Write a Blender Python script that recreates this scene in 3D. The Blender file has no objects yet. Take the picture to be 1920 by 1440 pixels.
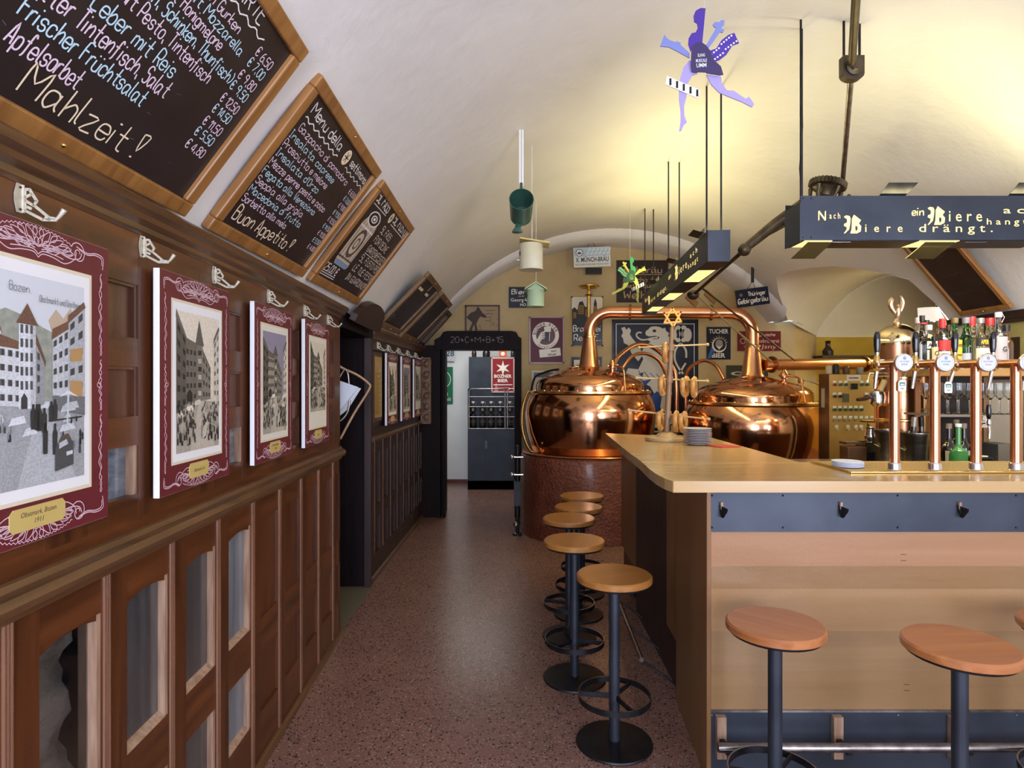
import bpy, bmesh, math, random
from mathutils import Vector, Matrix
PI = math.pi
C = bpy.context.scene.collection
SC = bpy.context.scene

# ------------------------------------------------------------------ camera, world, lights, exposure
F, EYE = 1150.0, 1.55
cam = bpy.data.cameras.new('camera'); cam_o = bpy.data.objects.new('camera', cam); C.objects.link(cam_o)
cam.sensor_width = 36; cam.lens = 36 * F / 1920; cam.clip_start = 0.05
cam_o.location = (0, 0, EYE); cam_o.rotation_euler = (PI / 2, 0, 0)
SC.camera = cam_o
w = bpy.data.worlds.new('daylight'); SC.world = w; w.use_nodes = True
w.node_tree.nodes['Background'].inputs[0].default_value = (0.75, 0.87, 1.0, 1)
w.node_tree.nodes['Background'].inputs[1].default_value = 1.0
SC.view_settings.view_transform = 'Standard'; SC.view_settings.look = 'None'
SC.view_settings.gamma = 1; SC.view_settings.exposure = 0.5
SC.cycles.use_denoising = True; SC.cycles.max_bounces = 10; SC.cycles.sample_clamp_indirect = 6

def light(name, kind, loc, rot, energy, col, size=0.3, sy=None, spot=None):
    l = bpy.data.lights.new(name, kind); l.energy = energy; l.color = col
    if kind == 'AREA':
        l.size = size
        if sy: l.shape = 'RECTANGLE'; l.size_y = sy
    elif kind == 'SPOT':
        l.spot_size = spot or 2.0; l.spot_blend = 0.8; l.shadow_soft_size = size
    else: l.shadow_soft_size = size
    o = bpy.data.objects.new(name, l); o.location = loc; o.rotation_euler = rot; C.objects.link(o); return o

COOL = (0.76, 0.81, 1.0); WARM = (1.0, 0.87, 0.42); NEUT = (1.0, 0.93, 0.82)
for i, x in enumerate((-0.2, 2.6)):      # daylight through the two street windows behind the camera
    light('window_daylight', 'AREA', (x, -1.87, 1.55), (PI / 2 + .25, 0, 0), 86, COOL, 1.3, 1.9)
light('kitchen_daylight', 'AREA', (-0.5, 8.4, 2.5), (0, 0, 0), 16, (1, 0.98, 0.95), 0.9)

# ------------------------------------------------------------------ helpers
WM = {}
def P(px, py, Y): return Vector(((px - 960) / F * Y, Y, EYE - (py - 720) / F * Y))
def fr(o, ux, uy):
    ux = Vector(ux).normalized(); uy = Vector(uy); uy = (uy - ux * uy.dot(ux)).normalized(); uz = ux.cross(uy)
    m = Matrix((ux, uy, uz)).transposed().to_4x4(); m.translation = Vector(o); return m
I4 = Matrix.Identity(4)
def T(x, y, z=0): return Matrix.Translation((x, y, z))
def RZ(a): return Matrix.Rotation(a, 4, 'Z')
def hx(s):
    s = s.lstrip('#'); o = []
    for i in (0, 2, 4):
        c = int(s[i:i + 2], 16) / 255; o.append(c / 12.92 if c <= 0.04045 else ((c + 0.055) / 1.055) ** 2.4)
    return tuple(o)

MATS = {}
def nodes(name):
    m = bpy.data.materials.new(name); m.use_nodes = True
    nt = m.node_tree; return m, nt, nt.nodes['Principled BSDF']
def setp(b, col=None, rough=None, metal=None, trans=None, ior=None, coat=None, spec=None, emit=None, es=None, alpha=None):
    i = b.inputs
    if col is not None: i['Base Color'].default_value = (*col, 1)
    if rough is not None: i['Roughness'].default_value = rough
    if metal is not None: i['Metallic'].default_value = metal
    if trans is not None: i['Transmission Weight'].default_value = trans
    if ior is not None: i['IOR'].default_value = ior
    if coat is not None: i['Coat Weight'].default_value = coat; i['Coat Roughness'].default_value = 0.15
    if spec is not None: i['Specular IOR Level'].default_value = spec
    if emit is not None: i['Emission Color'].default_value = (*emit, 1); i['Emission Strength'].default_value = es
    if alpha is not None: i['Alpha'].default_value = alpha
def flat(c, rough=0.55, metal=0.0, **k):
    key = (c, rough, metal, tuple(sorted(k.items())))
    if key not in MATS:
        m, nt, b = nodes('paint_' + str(c).strip('#')); setp(b, hx(c) if isinstance(c, str) else c, rough, metal, **k); MATS[key] = m
    return MATS[key]
def noisy(name, c1, c2, scale=(8, 8, 8), rough=0.5, r2=None, metal=0.0, bump=0.0, bscale=60, detail=6, dist=0.0, lo=0.3, hi=0.7, coat=None, spec=None):
    """two colours mixed by an (anisotropic) noise; optional bump"""
    if name in MATS: return MATS[name]
    m, nt, b = nodes(name); N = nt.nodes; L = nt.links
    tc = N.new('ShaderNodeTexCoord'); mp = N.new('ShaderNodeMapping'); mp.inputs['Scale'].default_value = scale
    L.new(tc.outputs['Object'], mp.inputs['Vector'])
    nz = N.new('ShaderNodeTexNoise'); nz.inputs['Scale'].default_value = 1; nz.inputs['Detail'].default_value = detail; nz.inputs['Distortion'].default_value = dist
    L.new(mp.outputs[0], nz.inputs['Vector'])
    cr = N.new('ShaderNodeValToRGB'); cr.color_ramp.elements[0].position = lo; cr.color_ramp.elements[1].position = hi
    cr.color_ramp.elements[0].color = (*c1, 1); cr.color_ramp.elements[1].color = (*c2, 1)
    L.new(nz.outputs[0], cr.inputs[0]); L.new(cr.outputs[0], b.inputs['Base Color'])
    setp(b, None, rough, metal, coat=coat, spec=spec)
    if r2 is not None:
        mr = N.new('ShaderNodeMapRange'); mr.inputs['To Min'].default_value = rough; mr.inputs['To Max'].default_value = r2
        L.new(nz.outputs[0], mr.inputs[0]); L.new(mr.outputs[0], b.inputs['Roughness'])
    if bump:
        n2 = N.new('ShaderNodeTexNoise'); n2.inputs['Scale'].default_value = bscale; n2.inputs['Detail'].default_value = 5
        L.new(tc.outputs['Object'], n2.inputs['Vector'])
        bp = N.new('ShaderNodeBump'); bp.inputs['Strength'].default_value = bump; bp.inputs['Distance'].default_value = 0.02
        L.new(n2.outputs[0], bp.inputs['Height']); L.new(bp.outputs[0], b.inputs['Normal'])
    MATS[name] = m; return m
def wood(name, c1, c2, axis='z', s=26, rough=0.35, coat=0.2, bump=0.05):
    sc = {'x': (s * .07, s, s), 'y': (s, s * .07, s), 'z': (s, s, s * .07)}[axis]
    return noisy(name, c1, c2, sc, rough, rough + 0.15, 0, bump, 90, 8, 0.6, 0.25, 0.75, coat)

class MB:
    """collects shapes; build() links them as ONE mesh object"""
    def __init__(s, M=None, mat=None): s.v = []; s.f = []; s.fm = []; s.fs = []; s.M = M or I4; s.mat = mat
    def add(s, vs, fs, mat=None, sm=False, M=None):
        b = len(s.v); MM = s.M @ M if M is not None else s.M
        s.v += [MM @ Vector(v) for v in vs]
        for f in fs: s.f.append([b + i for i in f]); s.fm.append(mat or s.mat); s.fs.append(sm)
        return s
    def bx(s, x0, x1, y0, y1, z0, z1, mat=None, M=None):
        v = [(x, y, z) for z in (z0, z1) for y in (y0, y1) for x in (x0, x1)]
        return s.add(v, [(0, 2, 3, 1), (4, 5, 7, 6), (0, 1, 5, 4), (2, 6, 7, 3), (0, 4, 6, 2), (1, 3, 7, 5)], mat, False, M)
    def poly(s, pts, z=0, mat=None, M=None): return s.add([(x, y, z) for x, y in pts], [list(range(len(pts)))], mat, False, M)
    def rect(s, x0, y0, x1, y1, z=0, mat=None, M=None): return s.poly([(x0, y0), (x1, y0), (x1, y1), (x0, y1)], z, mat, M)
    def prism(s, pts, z0, z1, mat=None, M=None, sm=False):
        n = len(pts); v = [(x, y, z0) for x, y in pts] + [(x, y, z1) for x, y in pts]
        s.add(v, [list(range(n))[::-1], list(range(n, 2 * n))], mat, False, M)
        return s.add(v, [(i, (i + 1) % n, n + (i + 1) % n, n + i) for i in range(n)], mat, sm, M)
    def tube(s, pts, r, n=10, mat=None, closed=False, caps=True, M=None, sm=True):
        pts = [Vector(p) for p in pts]; k = len(pts); rr = r if isinstance(r, (list, tuple)) else [r] * k
        t0 = (pts[1] - pts[0]).normalized(); up = Vector((0, 0, 1)) if abs(t0.z) < .9 else Vector((1, 0, 0))
        nrm = (up - t0 * up.dot(t0)).normalized(); vs = []
        for i, p in enumerate(pts):
            if closed: t = pts[(i + 1) % k] - pts[i - 1]
            else: t = pts[min(i + 1, k - 1)] - pts[max(i - 1, 0)]
            t.normalize(); nrm = (nrm - t * nrm.dot(t)).normalized(); bn = t.cross(nrm)
            for j in range(n):
                a = 2 * PI * j / n; vs.append(p + (nrm * math.cos(a) + bn * math.sin(a)) * rr[i])
        fs = [(i * n + j, i * n + (j + 1) % n, ((i + 1) % k) * n + (j + 1) % n, ((i + 1) % k) * n + j) for i in range(k if closed else k - 1) for j in range(n)]
        s.add(vs, fs, mat, sm, M)
        if caps and not closed: s.add(vs, [list(range(n))[::-1], list(range((k - 1) * n, k * n))], mat, False, M)
        return s
    def cyl(s, p0, p1, r, n=16, mat=None, M=None, r1=None): return s.tube([p0, p1], [r, r if r1 is None else r1], n, mat, False, True, M)
    def lathe(s, prof, n=32, mat=None, M=None, o=(0, 0, 0), sm=True, cap0=True, cap1=True):
        if sm:                                   # keep hard edges where the outline turns sharply
            pp = [prof[0]]
            for i in range(1, len(prof) - 1):
                a, b, c = Vector(prof[i - 1]), Vector(prof[i]), Vector(prof[i + 1]); pp.append(prof[i])
                if (b - a).length > 1e-6 and (c - b).length > 1e-6 and (b - a).angle(c - b) > .62: pp.append(None); pp.append(prof[i])
            pp.append(prof[-1]); run = []; runs = []
            for q in pp:
                if q is None: runs.append(run); run = []
                else: run.append(q)
            runs.append(run)
            if len(runs) > 1:
                for i, r_ in enumerate(runs): s._lathe(r_, n, mat, M, o, True, cap0 and i == 0, cap1 and i == len(runs) - 1)
                return s
        return s._lathe(prof, n, mat, M, o, sm, cap0, cap1)
    def _lathe(s, prof, n, mat, M, o, sm, cap0, cap1):
        if sm:                                   # keep hard edges where the outline turns sharply
            pp = [prof[0]]
            for i in range(1, len(prof) - 1):
                a, b, c = Vector(prof[i - 1]), Vector(prof[i]), Vector(prof[i + 1]); pp.append(prof[i])
                if (b - a).length > 1e-6 and (c - b).length > 1e-6 and (b - a).angle(c - b) > .62: pp.append(None); pp.append(prof[i])
            pp.append(prof[-1]); run = []; runs = []
            for q in pp:
                if q is None: runs.append(run); run = []
                else: run.append(q)
            runs.append(run)
            if len(runs) > 1:
                for i, r_ in enumerate(runs): s._lathe(r_, n, mat, M, o, True, cap0 and i == 0, cap1 and i == len(runs) - 1)
                return s
        return s._lathe(prof, n, mat, M, o, sm, cap0, cap1)
    def _lathe(s, prof, n, mat, M, o, sm, cap0, cap1):
        vs = [(o[0] + r * math.cos(2 * PI * j / n), o[1] + r * math.sin(2 * PI * j / n), o[2] + z) for r, z in prof for j in range(n)]
        k = len(prof)
        s.add(vs, [(i * n + j, i * n + (j + 1) % n, (i + 1) * n + (j + 1) % n, (i + 1) * n + j) for i in range(k - 1) for j in range(n)], mat, sm, M)
        if cap0 and prof[0][0] > 1e-4: s.add(vs[:n], [list(range(n))[::-1]], mat, False, M)
        if cap1 and prof[-1][0] > 1e-4: s.add(vs[-n:], [list(range(n))], mat, False, M)
        return s
    def ball(s, c, r, n=12, mat=None, M=None, sc=(1, 1, 1)):
        pr = [(max(1e-5, math.sin(PI * i / (n // 2 + 2))) , -math.cos(PI * i / (n // 2 + 2))) for i in range(n // 2 + 3)]
        vs = [(c[0] + sc[0] * r * q * math.cos(2 * PI * j / n), c[1] + sc[1] * r * q * math.sin(2 * PI * j / n), c[2] + sc[2] * r * z) for q, z in pr for j in range(n)]
        return s.add(vs, [(i * n + j, i * n + (j + 1) % n, (i + 1) * n + (j + 1) % n, (i + 1) * n + j) for i in range(len(pr) - 1) for j in range(n)], mat, True, M)
    def disc(s, x, y, r, z=0, mat=None, M=None, n=28, sx=1, sy=1):
        return s.poly([(x + sx * r * math.cos(2 * PI * i / n), y + sy * r * math.sin(2 * PI * i / n)) for i in range(n)], z, mat, M)
    def ring(s, x, y, r0, r1, z=0, mat=None, M=None, n=36, sy=1):
        v = [(x + r * math.cos(2 * PI * i / n), y + sy * r * math.sin(2 * PI * i / n), z) for r in (r0, r1) for i in range(n)]
        return s.add(v, [(i, n + i, n + (i + 1) % n, (i + 1) % n) for i in range(n)], mat, False, M)
    def ribbon(s, pts, wd, z=0, mat=None, M=None, closed=False):
        pts = [Vector(p).to_2d() for p in pts]; k = len(pts)
        if k < 2: return s
        vs = []
        for i, p in enumerate(pts):
            t = (pts[(i + 1) % k] - pts[i - 1]) if closed else (pts[min(i + 1, k - 1)] - pts[max(i - 1, 0)])
            if t.length < 1e-9: t = Vector((1, 0))
            t.normalize(); nn = Vector((-t.y, t.x)) * wd / 2
            vs += [(*(p + nn), z), (*(p - nn), z)]
        m = k if closed else k - 1
        return s.add(vs, [(2 * i, 2 * i + 1, 2 * ((i + 1) % k) + 1, 2 * ((i + 1) % k)) for i in range(m)], mat, False, M)
    def text(s, body, x, y, h, mat, M=None, fit=None, align='C', bold=0, shear=0, z=0.0008, th=0):
        vs, fs, w0 = glyphs(body, bold, shear); k = h / 0.73; kx = k if fit is None else fit / max(w0, 1e-4)
        ox = x - (w0 * kx / 2 if align == 'C' else (w0 * kx if align == 'R' else 0))
        return s.add([(ox + a * kx, y + b * k, z) for a, b in vs], fs, mat, False, M)
    def arc(s, body, cx, cy, r, h, a0, da, mat, M=None, flip=False, z=0.0008):
        """letters round a circle; a0 start angle, da step"""
        for i, ch in enumerate(body):
            if ch == ' ': continue
            a = a0 + da * i; rot = a - PI / 2 if not flip else a + PI / 2
            mm = T(cx + r * math.cos(a), cy + r * math.sin(a)) @ RZ(rot)
            s.text(ch, 0, -h / 2, h, mat, (M @ mm) if M is not None else mm, z=z, bold=0.02)
        return s
    def bigb(s, x, y, h, mat, M=None, z=.0012):
        for pl in ([(1320, 325), (1345, 312), (1378, 320), (1387, 345), (1382, 400), (1372, 450), (1332, 490), (1320, 490), (1345, 455), (1350, 430), (1320, 415), (1325, 395), (1350, 385), (1352, 350), (1335, 340)],
                   [(1400, 345), (1420, 305), (1490, 360), (1468, 393), (1438, 393), (1432, 440), (1440, 478), (1450, 490), (1384, 490), (1396, 450)],
                   [(1438, 393), (1468, 393), (1492, 420), (1487, 470), (1450, 490), (1440, 472), (1456, 452), (1456, 425), (1437, 413)]):
            s.poly([(x + (a - 1320) / 190 * h, y + (492 - b) / 190 * h) for a, b in pl], z, mat, M)
        return s
    def hand(s, body, x, y, h, mat, M=None, fit=None, wd=0.004, nib=None, z=0.0008, rng=None, slant=0.0, align='L', wild=0.0):
        """single-stroke lettering: chalk ribbon, or a broad pen nib (nib=width) for blackletter"""
        u = h / 7.0; cx = 0; strokes = []
        for ch in body:
            g = HF.get(ch)
            if g is None: cx += 3.2; continue
            mx = 0; jx, jy = (rng.uniform(-wild, wild), rng.uniform(-wild, wild)) if rng else (0, 0)
            for st in g.split('|'):
                pp = [(int(q[0]), int(q[1]) - 2) for q in st.split()]
                mx = max([mx] + [p[0] for p in pp]); strokes.append([(cx + p[0] + jx, p[1] + jy) for p in pp])
            cx += mx + 1.5
        k = fit / (cx * u) if fit else 0.82
        ox = x - (cx * u * k / 2 if align == 'C' else (cx * u * k if align == 'R' else 0))
        for st in strokes:
            pts = [Vector((ox + (a + slant * b) * u * k, y + b * u)) for a, b in st]
            if nib:
                nv = Vector((math.cos(0.75), math.sin(0.75))) * nib / 2
                for a, b in zip(pts, pts[1:]):
                    s.add([(*(a - nv), z), (*(a + nv), z), (*(b + nv), z), (*(b - nv), z)], [(0, 1, 2, 3)], mat, False, M)
                    d = (b - a).normalized(); q = Vector((-d.y, d.x)) * nib * .22; 
                    s.add([(*(a - q), z + 1e-5), (*(a + q), z + 1e-5), (*(b + q), z + 1e-5), (*(b - q), z + 1e-5)], [(0, 1, 2, 3)], mat, False, M)
            else: s.ribbon(smooth(pts, 3), wd, z, mat, M)
        return s
    def build(s, name, mat=None, parent=None, bevel=0, local=False, label=None):
        me = bpy.data.meshes.new(name); vs = s.v
        if parent is not None:
            if not local: iv = WM[parent.name].inverted(); vs = [iv @ v for v in vs]
            off = None
        else:
            xs = [v.x for v in vs]; ys = [v.y for v in vs]; zs = [v.z for v in vs]
            off = Vector(((min(xs) + max(xs)) / 2, (min(ys) + max(ys)) / 2, min(zs))); vs = [v - off for v in vs]
        me.from_pydata([tuple(v) for v in vs], [], s.f)
        ml = []
        for i, m in enumerate(s.fm):
            m = m or mat
            if m not in ml: ml.append(m); me.materials.append(m)
            me.polygons[i].material_index = ml.index(m)
        me.polygons.foreach_set('use_smooth', s.fs); me.validate(); me.update()
        o = bpy.data.objects.new(name, me); C.objects.link(o)
        if parent is not None: o.parent = parent; WM[o.name] = WM[parent.name]
        else: o.location = off; WM[o.name] = Matrix.Translation(off)
        if bevel:
            md = o.modifiers.new('bevel', 'BEVEL'); md.width = bevel; md.segments = 2; md.limit_method = 'ANGLE'; md.angle_limit = 0.7
        if label: o['label'] = label
        return o
def smooth(pts, n=3):
    if len(pts) < 3: return pts
    out = []; k = len(pts)
    for i in range(k - 1):
        p0, p1, p2, p3 = pts[max(i - 1, 0)], pts[i], pts[i + 1], pts[min(i + 2, k - 1)]
        for j in range(n):
            t = j / n
            out.append(0.5 * ((2 * p1) + (p2 - p0) * t + (2 * p0 - 5 * p1 + 4 * p2 - p3) * t * t + (3 * p1 - p0 - 3 * p2 + p3) * t ** 3))
    out.append(pts[-1]); return out
_G = {}
def glyphs(body, bold=0, shear=0):
    key = (body, bold, shear)
    if key not in _G:
        cu = bpy.data.curves.new('lettering', 'FONT'); cu.body = body; cu.size = 1; cu.offset = bold; cu.shear = shear; cu.resolution_u = 2
        o = bpy.data.objects.new('lettering', cu); C.objects.link(o); bpy.context.view_layer.update()
        ev = o.evaluated_get(bpy.context.evaluated_depsgraph_get()); me = ev.to_mesh()
        vs = [(v.co.x, v.co.y) for v in me.vertices]; fs = [list(p.vertices) for p in me.polygons]; ev.to_mesh_clear()
        bpy.data.objects.remove(o); bpy.data.curves.remove(cu)
        x0 = min([v[0] for v in vs] or [0]); vs = [(a - x0, b) for a, b in vs]
        _G[key] = (vs, fs, max([v[0] for v in vs] or [0.1]))
    return _G[key]
HF = {'a': '45 36 16 05 03 12 22 44|46 43 52', 'b': '09 02|04 26 36 45 43 32 12 03', 'c': '45 36 16 05 03 12 32 43', 'd': '45 36 16 05 03 12 32 43|49 42',
 'e': '04 44 45 36 16 05 03 12 32 43', 'f': '48 39 28 22 11|06 36', 'g': '45 36 16 05 03 12 32 43|46 41 30 10 01', 'h': '09 02|04 26 36 45 42', 'i': '06 02|08 18',
 'j': '26 21 10 00|28 38', 'k': '09 02|36 04 32', 'l': '09 03 12', 'm': '06 02|05 16 26 35 32|35 46 56 65 62', 'n': '06 02|04 26 36 45 42', 'o': '16 05 03 12 32 43 45 36 16',
 'p': '06 00|05 16 36 45 43 32 12 03', 'q': '45 36 16 05 03 12 32 43|46 40', 'r': '06 02|04 16 36', 's': '45 36 16 05 14 34 43 32 12 03', 't': '29 23 32 42|06 46',
 'u': '06 03 12 32 43|46 42', 'v': '06 22 46', 'w': '06 12 35 52 66', 'x': '06 42|46 02', 'y': '06 22|46 10 00', 'z': '06 46 02 42', 'ä': '45 36 16 05 03 12 22 44|46 43 52|08 18|38 48',
 'ü': '06 03 12 32 43|46 42|08 18|38 48', 'ö': '16 05 03 12 32 43 45 36 16|08 18|38 48', 'ß': '02 08 19 38 27 45 43 32',
 'A': '02 29 42|14 34', 'B': '02 09 39 48 46 36 06|36 45 43 32 02', 'C': '48 39 19 07 04 12 32 43', 'D': '02 09 29 47 44 32 02', 'E': '49 09 02 42|06 36', 'F': '49 09 02|06 36',
 'G': '48 39 19 07 04 12 32 43 45 25', 'H': '09 02|49 42|06 46', 'I': '09 29|02 22|19 12', 'J': '39 33 22 12 03', 'K': '09 02|49 05 42', 'L': '09 02 42', 'M': '02 09 35 69 62', 'N': '02 09 42 49',
 'O': '19 07 04 12 32 44 47 39 19', 'P': '02 09 39 48 46 35 05', 'Q': '19 07 04 12 32 44 47 39 19|24 51', 'R': '02 09 39 48 46 35 05|25 42', 'S': '48 39 19 08 07 16 36 44 43 32 12 03',
 'T': '09 49|29 22', 'U': '09 03 12 32 43 49', 'V': '09 22 49', 'W': '09 12 36 52 69', 'X': '09 42|49 02', 'Y': '09 25 49|25 22', 'Z': '09 49 02 42', 'Ä': '02 29 42|14 34|09 08|49 48', 'Ü': '09 03 12 32 43 49|19 18|39 38',
 '0': '19 07 04 12 32 44 47 39 19', '1': '07 29 22', '2': '08 19 39 48 46 02 42', '3': '09 49 25 36 44 43 32 12 03', '4': '32 39 04 44', '5': '49 09 06 36 45 43 32 02', '6': '39 18 05 03 12 32 43 45 36 15',
 '7': '09 49 12', '8': '16 08 19 39 48 36 16 04 03 12 32 43 44 36', '9': '46 26 07 19 39 48 46 32', '.': '02 12', ',': '03 11', '!': '09 39 14 09|12 02', '/': '02 49', '(': '29 07 04 22', ')': '09 27 24 02', ':': '05 15|02 12',
 '&': '42 07 19 28 04 12 44', '€': '48 39 19 07 04 12 32 43|06 36|05 35', '-': '05 35', '+': '05 45|27 23', '*': '05 45|27 23|17 33', "'": '09 07', '·': '05 15', 'ò': '16 05 03 12 32 43 45 36 16|29 17'}

def tag(o, label, cat=None, group=None, kind=None):
    if label: o['label'] = label
    if cat: o['category'] = cat
    if group: o['group'] = group
    if kind: o['kind'] = kind
    return o
def thing(name, label, cat, loc=(0, 0, 0), rz=0, group=None, M=None, kind=None):
    o = bpy.data.objects.new(name, None); o.empty_display_size = 0.05; C.objects.link(o)
    M = M if M is not None else Matrix.Translation(loc) @ RZ(rz)
    o.matrix_world = M; o.location, o.rotation_euler, o.scale = M.to_translation(), M.to_euler(), M.to_scale(); WM[o.name] = M.copy()
    return tag(o, label, cat, group, kind)
def struct(o, label=None): o['kind'] = 'structure'; (label and o.__setitem__('label', label)); return o
def dup(root, M, label=None, group=None):
    r = root.copy(); C.objects.link(r); r.location, r.rotation_euler, r.scale = M.to_translation(), M.to_euler(), M.to_scale(); WM[r.name] = M.copy()
    if label: r['label'] = label
    if group: r['group'] = group
    for ch in list(root.children):
        c = ch.copy(); C.objects.link(c); c.parent = r; WM[c.name] = WM[r.name]
        for g in list(ch.children):
            d = g.copy(); C.objects.link(d); d.parent = c; WM[d.name] = WM[r.name]
    return r

# ------------------------------------------------------------------ materials
PLASTER = noisy('white_plaster', (.74, .72, .69), (.82, .80, .77), (1.5, 1.5, 1.5), 0.9, bump=0.25, bscale=9)
OCHRE = noisy('ochre_limewash', (.46, .345, .165), (.57, .445, .245), (2.5, 2.5, 2.5), 0.9, bump=0.3, bscale=14)
YELLOW = noisy('yellow_limewash', (.47, .32, .05), (.56, .40, .08), (2, 2, 2), 0.9, bump=0.2, bscale=14)
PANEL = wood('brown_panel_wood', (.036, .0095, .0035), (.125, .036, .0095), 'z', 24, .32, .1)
PANELH = wood('brown_rail_wood', (.042, .0115, .004), (.142, .042, .011), 'y', 24, .30, .12)
WORN = wood('worn_rail_wood', (.050, .019, .007), (.155, .072, .028), 'y', 30, .32)
LITBARE = noisy('lit_worn_edge_wood', (.24, .13, .08), (.44, .29, .20), (60, 60, 6), .4)  # bare worn wood; its pale tone paints the light on the panel reveals
DARKW = wood('dark_stained_wood', (.005, .003, .004), (.015, .008, .009), 'z', 22, .5, 0)
DARKW.node_tree.nodes['Principled BSDF'].inputs['Specular IOR Level'].default_value = .12
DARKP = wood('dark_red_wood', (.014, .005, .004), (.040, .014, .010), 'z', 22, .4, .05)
FRAMEW = wood('honey_frame_wood', (.20, .080, .019), (.39, .18, .046), 'y', 30, .42)
FRAMEX = wood('aged_frame_wood', (.12, .062, .022), (.24, .135, .055), 'y', 24, .45)
SLATE = noisy('chalkboard_slate', (.016, .010, .011), (.026, .018, .018), (6, 6, 6), .42)
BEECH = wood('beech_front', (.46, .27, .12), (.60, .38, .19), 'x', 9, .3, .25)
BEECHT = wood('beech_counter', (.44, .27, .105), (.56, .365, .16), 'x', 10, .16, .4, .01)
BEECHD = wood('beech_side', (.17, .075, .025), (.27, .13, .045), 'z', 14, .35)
SEATW = wood('stool_seat_wood', (.31, .098, .028), (.45, .17, .052), 'x', 22, .28, .4, .02)
SEATO = wood('stool_seat_golden', (.30, .115, .022), (.42, .18, .042), 'x', 22, .28, .4, .02)
STEEL = noisy('blued_steel', (.038, .045, .060), (.074, .086, .112), (3, 3, 3), .42, .52, .7)
STEELC = noisy('dark_cabinet_steel', (.020, .024, .032), (.042, .050, .064), (4, 4, 4), .45, .55, .5)
STEELD = noisy('dark_iron', (.018, .018, .022), (.04, .04, .046), (14, 14, 14), .35, .5, .8)
CHROME = flat((.75, .74, .72), .12, 1.0)
RAIL = noisy('worn_steel_tube', (.22, .20, .20), (.42, .38, .36), (30, 30, 30), .25, .4, 1.0)
COPPER = noisy('polished_copper', (.66, .31, .15), (.80, .42, .23), (1.6, 1.6, 1.6), .08, .15, 1.0, .02, 6)
COPPERP = noisy('copper_pipe', (.60, .27, .14), (.74, .37, .21), (3, 3, 3), .2, .3, 1.0)
BRASS = noisy('brass', (.70, .46, .14), (.84, .58, .22), (6, 6, 6), .18, .3, 1.0)
NICKEL = noisy('cream_nickel', (.42, .38, .29), (.58, .53, .42), (40, 40, 40), .5, .6, .35)
BLACK = flat((.008, .008, .009), .3); BLACKG = flat((.006, .006, .008), .12, coat=.6)
WHITE = flat((.80, .80, .79), .4); CREAM = flat((.70, .62, .46), .6); MATW = flat((.80, .80, .82), .6)
WINE = noisy('oxblood_print', (.115, .010, .018), (.135, .014, .022), (3, 3, 3), .5)
LINE = flat((.72, .52, .60), .6)
GOLDL = flat((.56, .42, .14), .45)
CH_P, CH_B, CH_C, CH_W = flat('#e6cfe0', .9), flat('#bfe0ee', .9), flat('#ecd9b8', .9), flat('#e9e6e2', .9)
def glassm(name, col, rough=0.02, trans=1.0):
    if name not in MATS:
        m, nt, b = nodes(name); setp(b, col, rough, 0, trans, 1.45); MATS[name] = m
    return MATS[name]
GLASS = glassm('clear_glass', (.95, .97, .97)); GGREEN = glassm('green_glass', (.12, .45, .12)); GDARK = glassm('dark_glass', (.05, .035, .03)); 
def emis(name, col, st):
    if name not in MATS:
        m, nt, b = nodes(name); setp(b, col, .5, emit=col, es=st); MATS[name] = m
    return MATS[name]
GLOW = emis('warm_lamp_glow', (1, .78, .30), .85)
GLOWW = emis('white_lamp_glow', (1, .95, .85), 4.0)
LETTER = emis('backlit_letter', (1, .74, .25), .80)

# ================================================================== THE ROOM
# floor: terrazzo
m, nt, b = nodes('terrazzo'); N = nt.nodes; L = nt.links
tc = N.new('ShaderNodeTexCoord')
base = N.new('ShaderNodeTexNoise'); base.inputs['Scale'].default_value = 3; base.inputs['Detail'].default_value = 5; L.new(tc.outputs['Object'], base.inputs['Vector'])
cr = N.new('ShaderNodeValToRGB'); cr.color_ramp.elements[0].color = (.160, .080, .062, 1); cr.color_ramp.elements[1].color = (.25, .135, .105, 1); L.new(base.outputs[0], cr.inputs[0])
prev = cr.outputs[0]
for sc_, th, col in ((120, .10, (.035, .020, .018)), (80, .07, (.045, .026, .022)), (160, .09, (.38, .27, .23)), (190, .15, (.24, .13, .10))):
    vo = N.new('ShaderNodeTexVoronoi'); vo.inputs['Scale'].default_value = sc_; L.new(tc.outputs['Object'], vo.inputs['Vector'])
    wn = N.new('ShaderNodeTexWhiteNoise'); wn.noise_dimensions = '3D'; L.new(vo.outputs['Color'], wn.inputs['Vector'])
    lt = N.new('ShaderNodeMath'); lt.operation = 'LESS_THAN'; lt.inputs[1].default_value = th; L.new(wn.outputs['Value'], lt.inputs[0])
    ds = N.new('ShaderNodeMath'); ds.operation = 'LESS_THAN'; ds.inputs[1].default_value = .55; L.new(vo.outputs['Distance'], ds.inputs[0])
    mu = N.new('ShaderNodeMath'); mu.operation = 'MULTIPLY'; L.new(lt.outputs[0], mu.inputs[0]); L.new(ds.outputs[0], mu.inputs[1])
    mx = N.new('ShaderNodeMix'); mx.data_type = 'RGBA'; L.new(mu.outputs[0], mx.inputs[0]); L.new(prev, mx.inputs[6]); mx.inputs[7].default_value = (*col, 1); prev = mx.outputs[2]
L.new(prev, b.inputs['Base Color']); setp(b, None, .27)
TERR = m
mb = MB(); mb.bx(-1.9, 6.2, -2.0, 9.7, -.06, 0); struct(mb.build('floor', TERR))
mb = MB(); mb.rect(-1.45, 3.80, -1.065, 4.69, .004); struct(mb.build('threshold', flat('#5d5648', .7)), None); 

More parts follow.
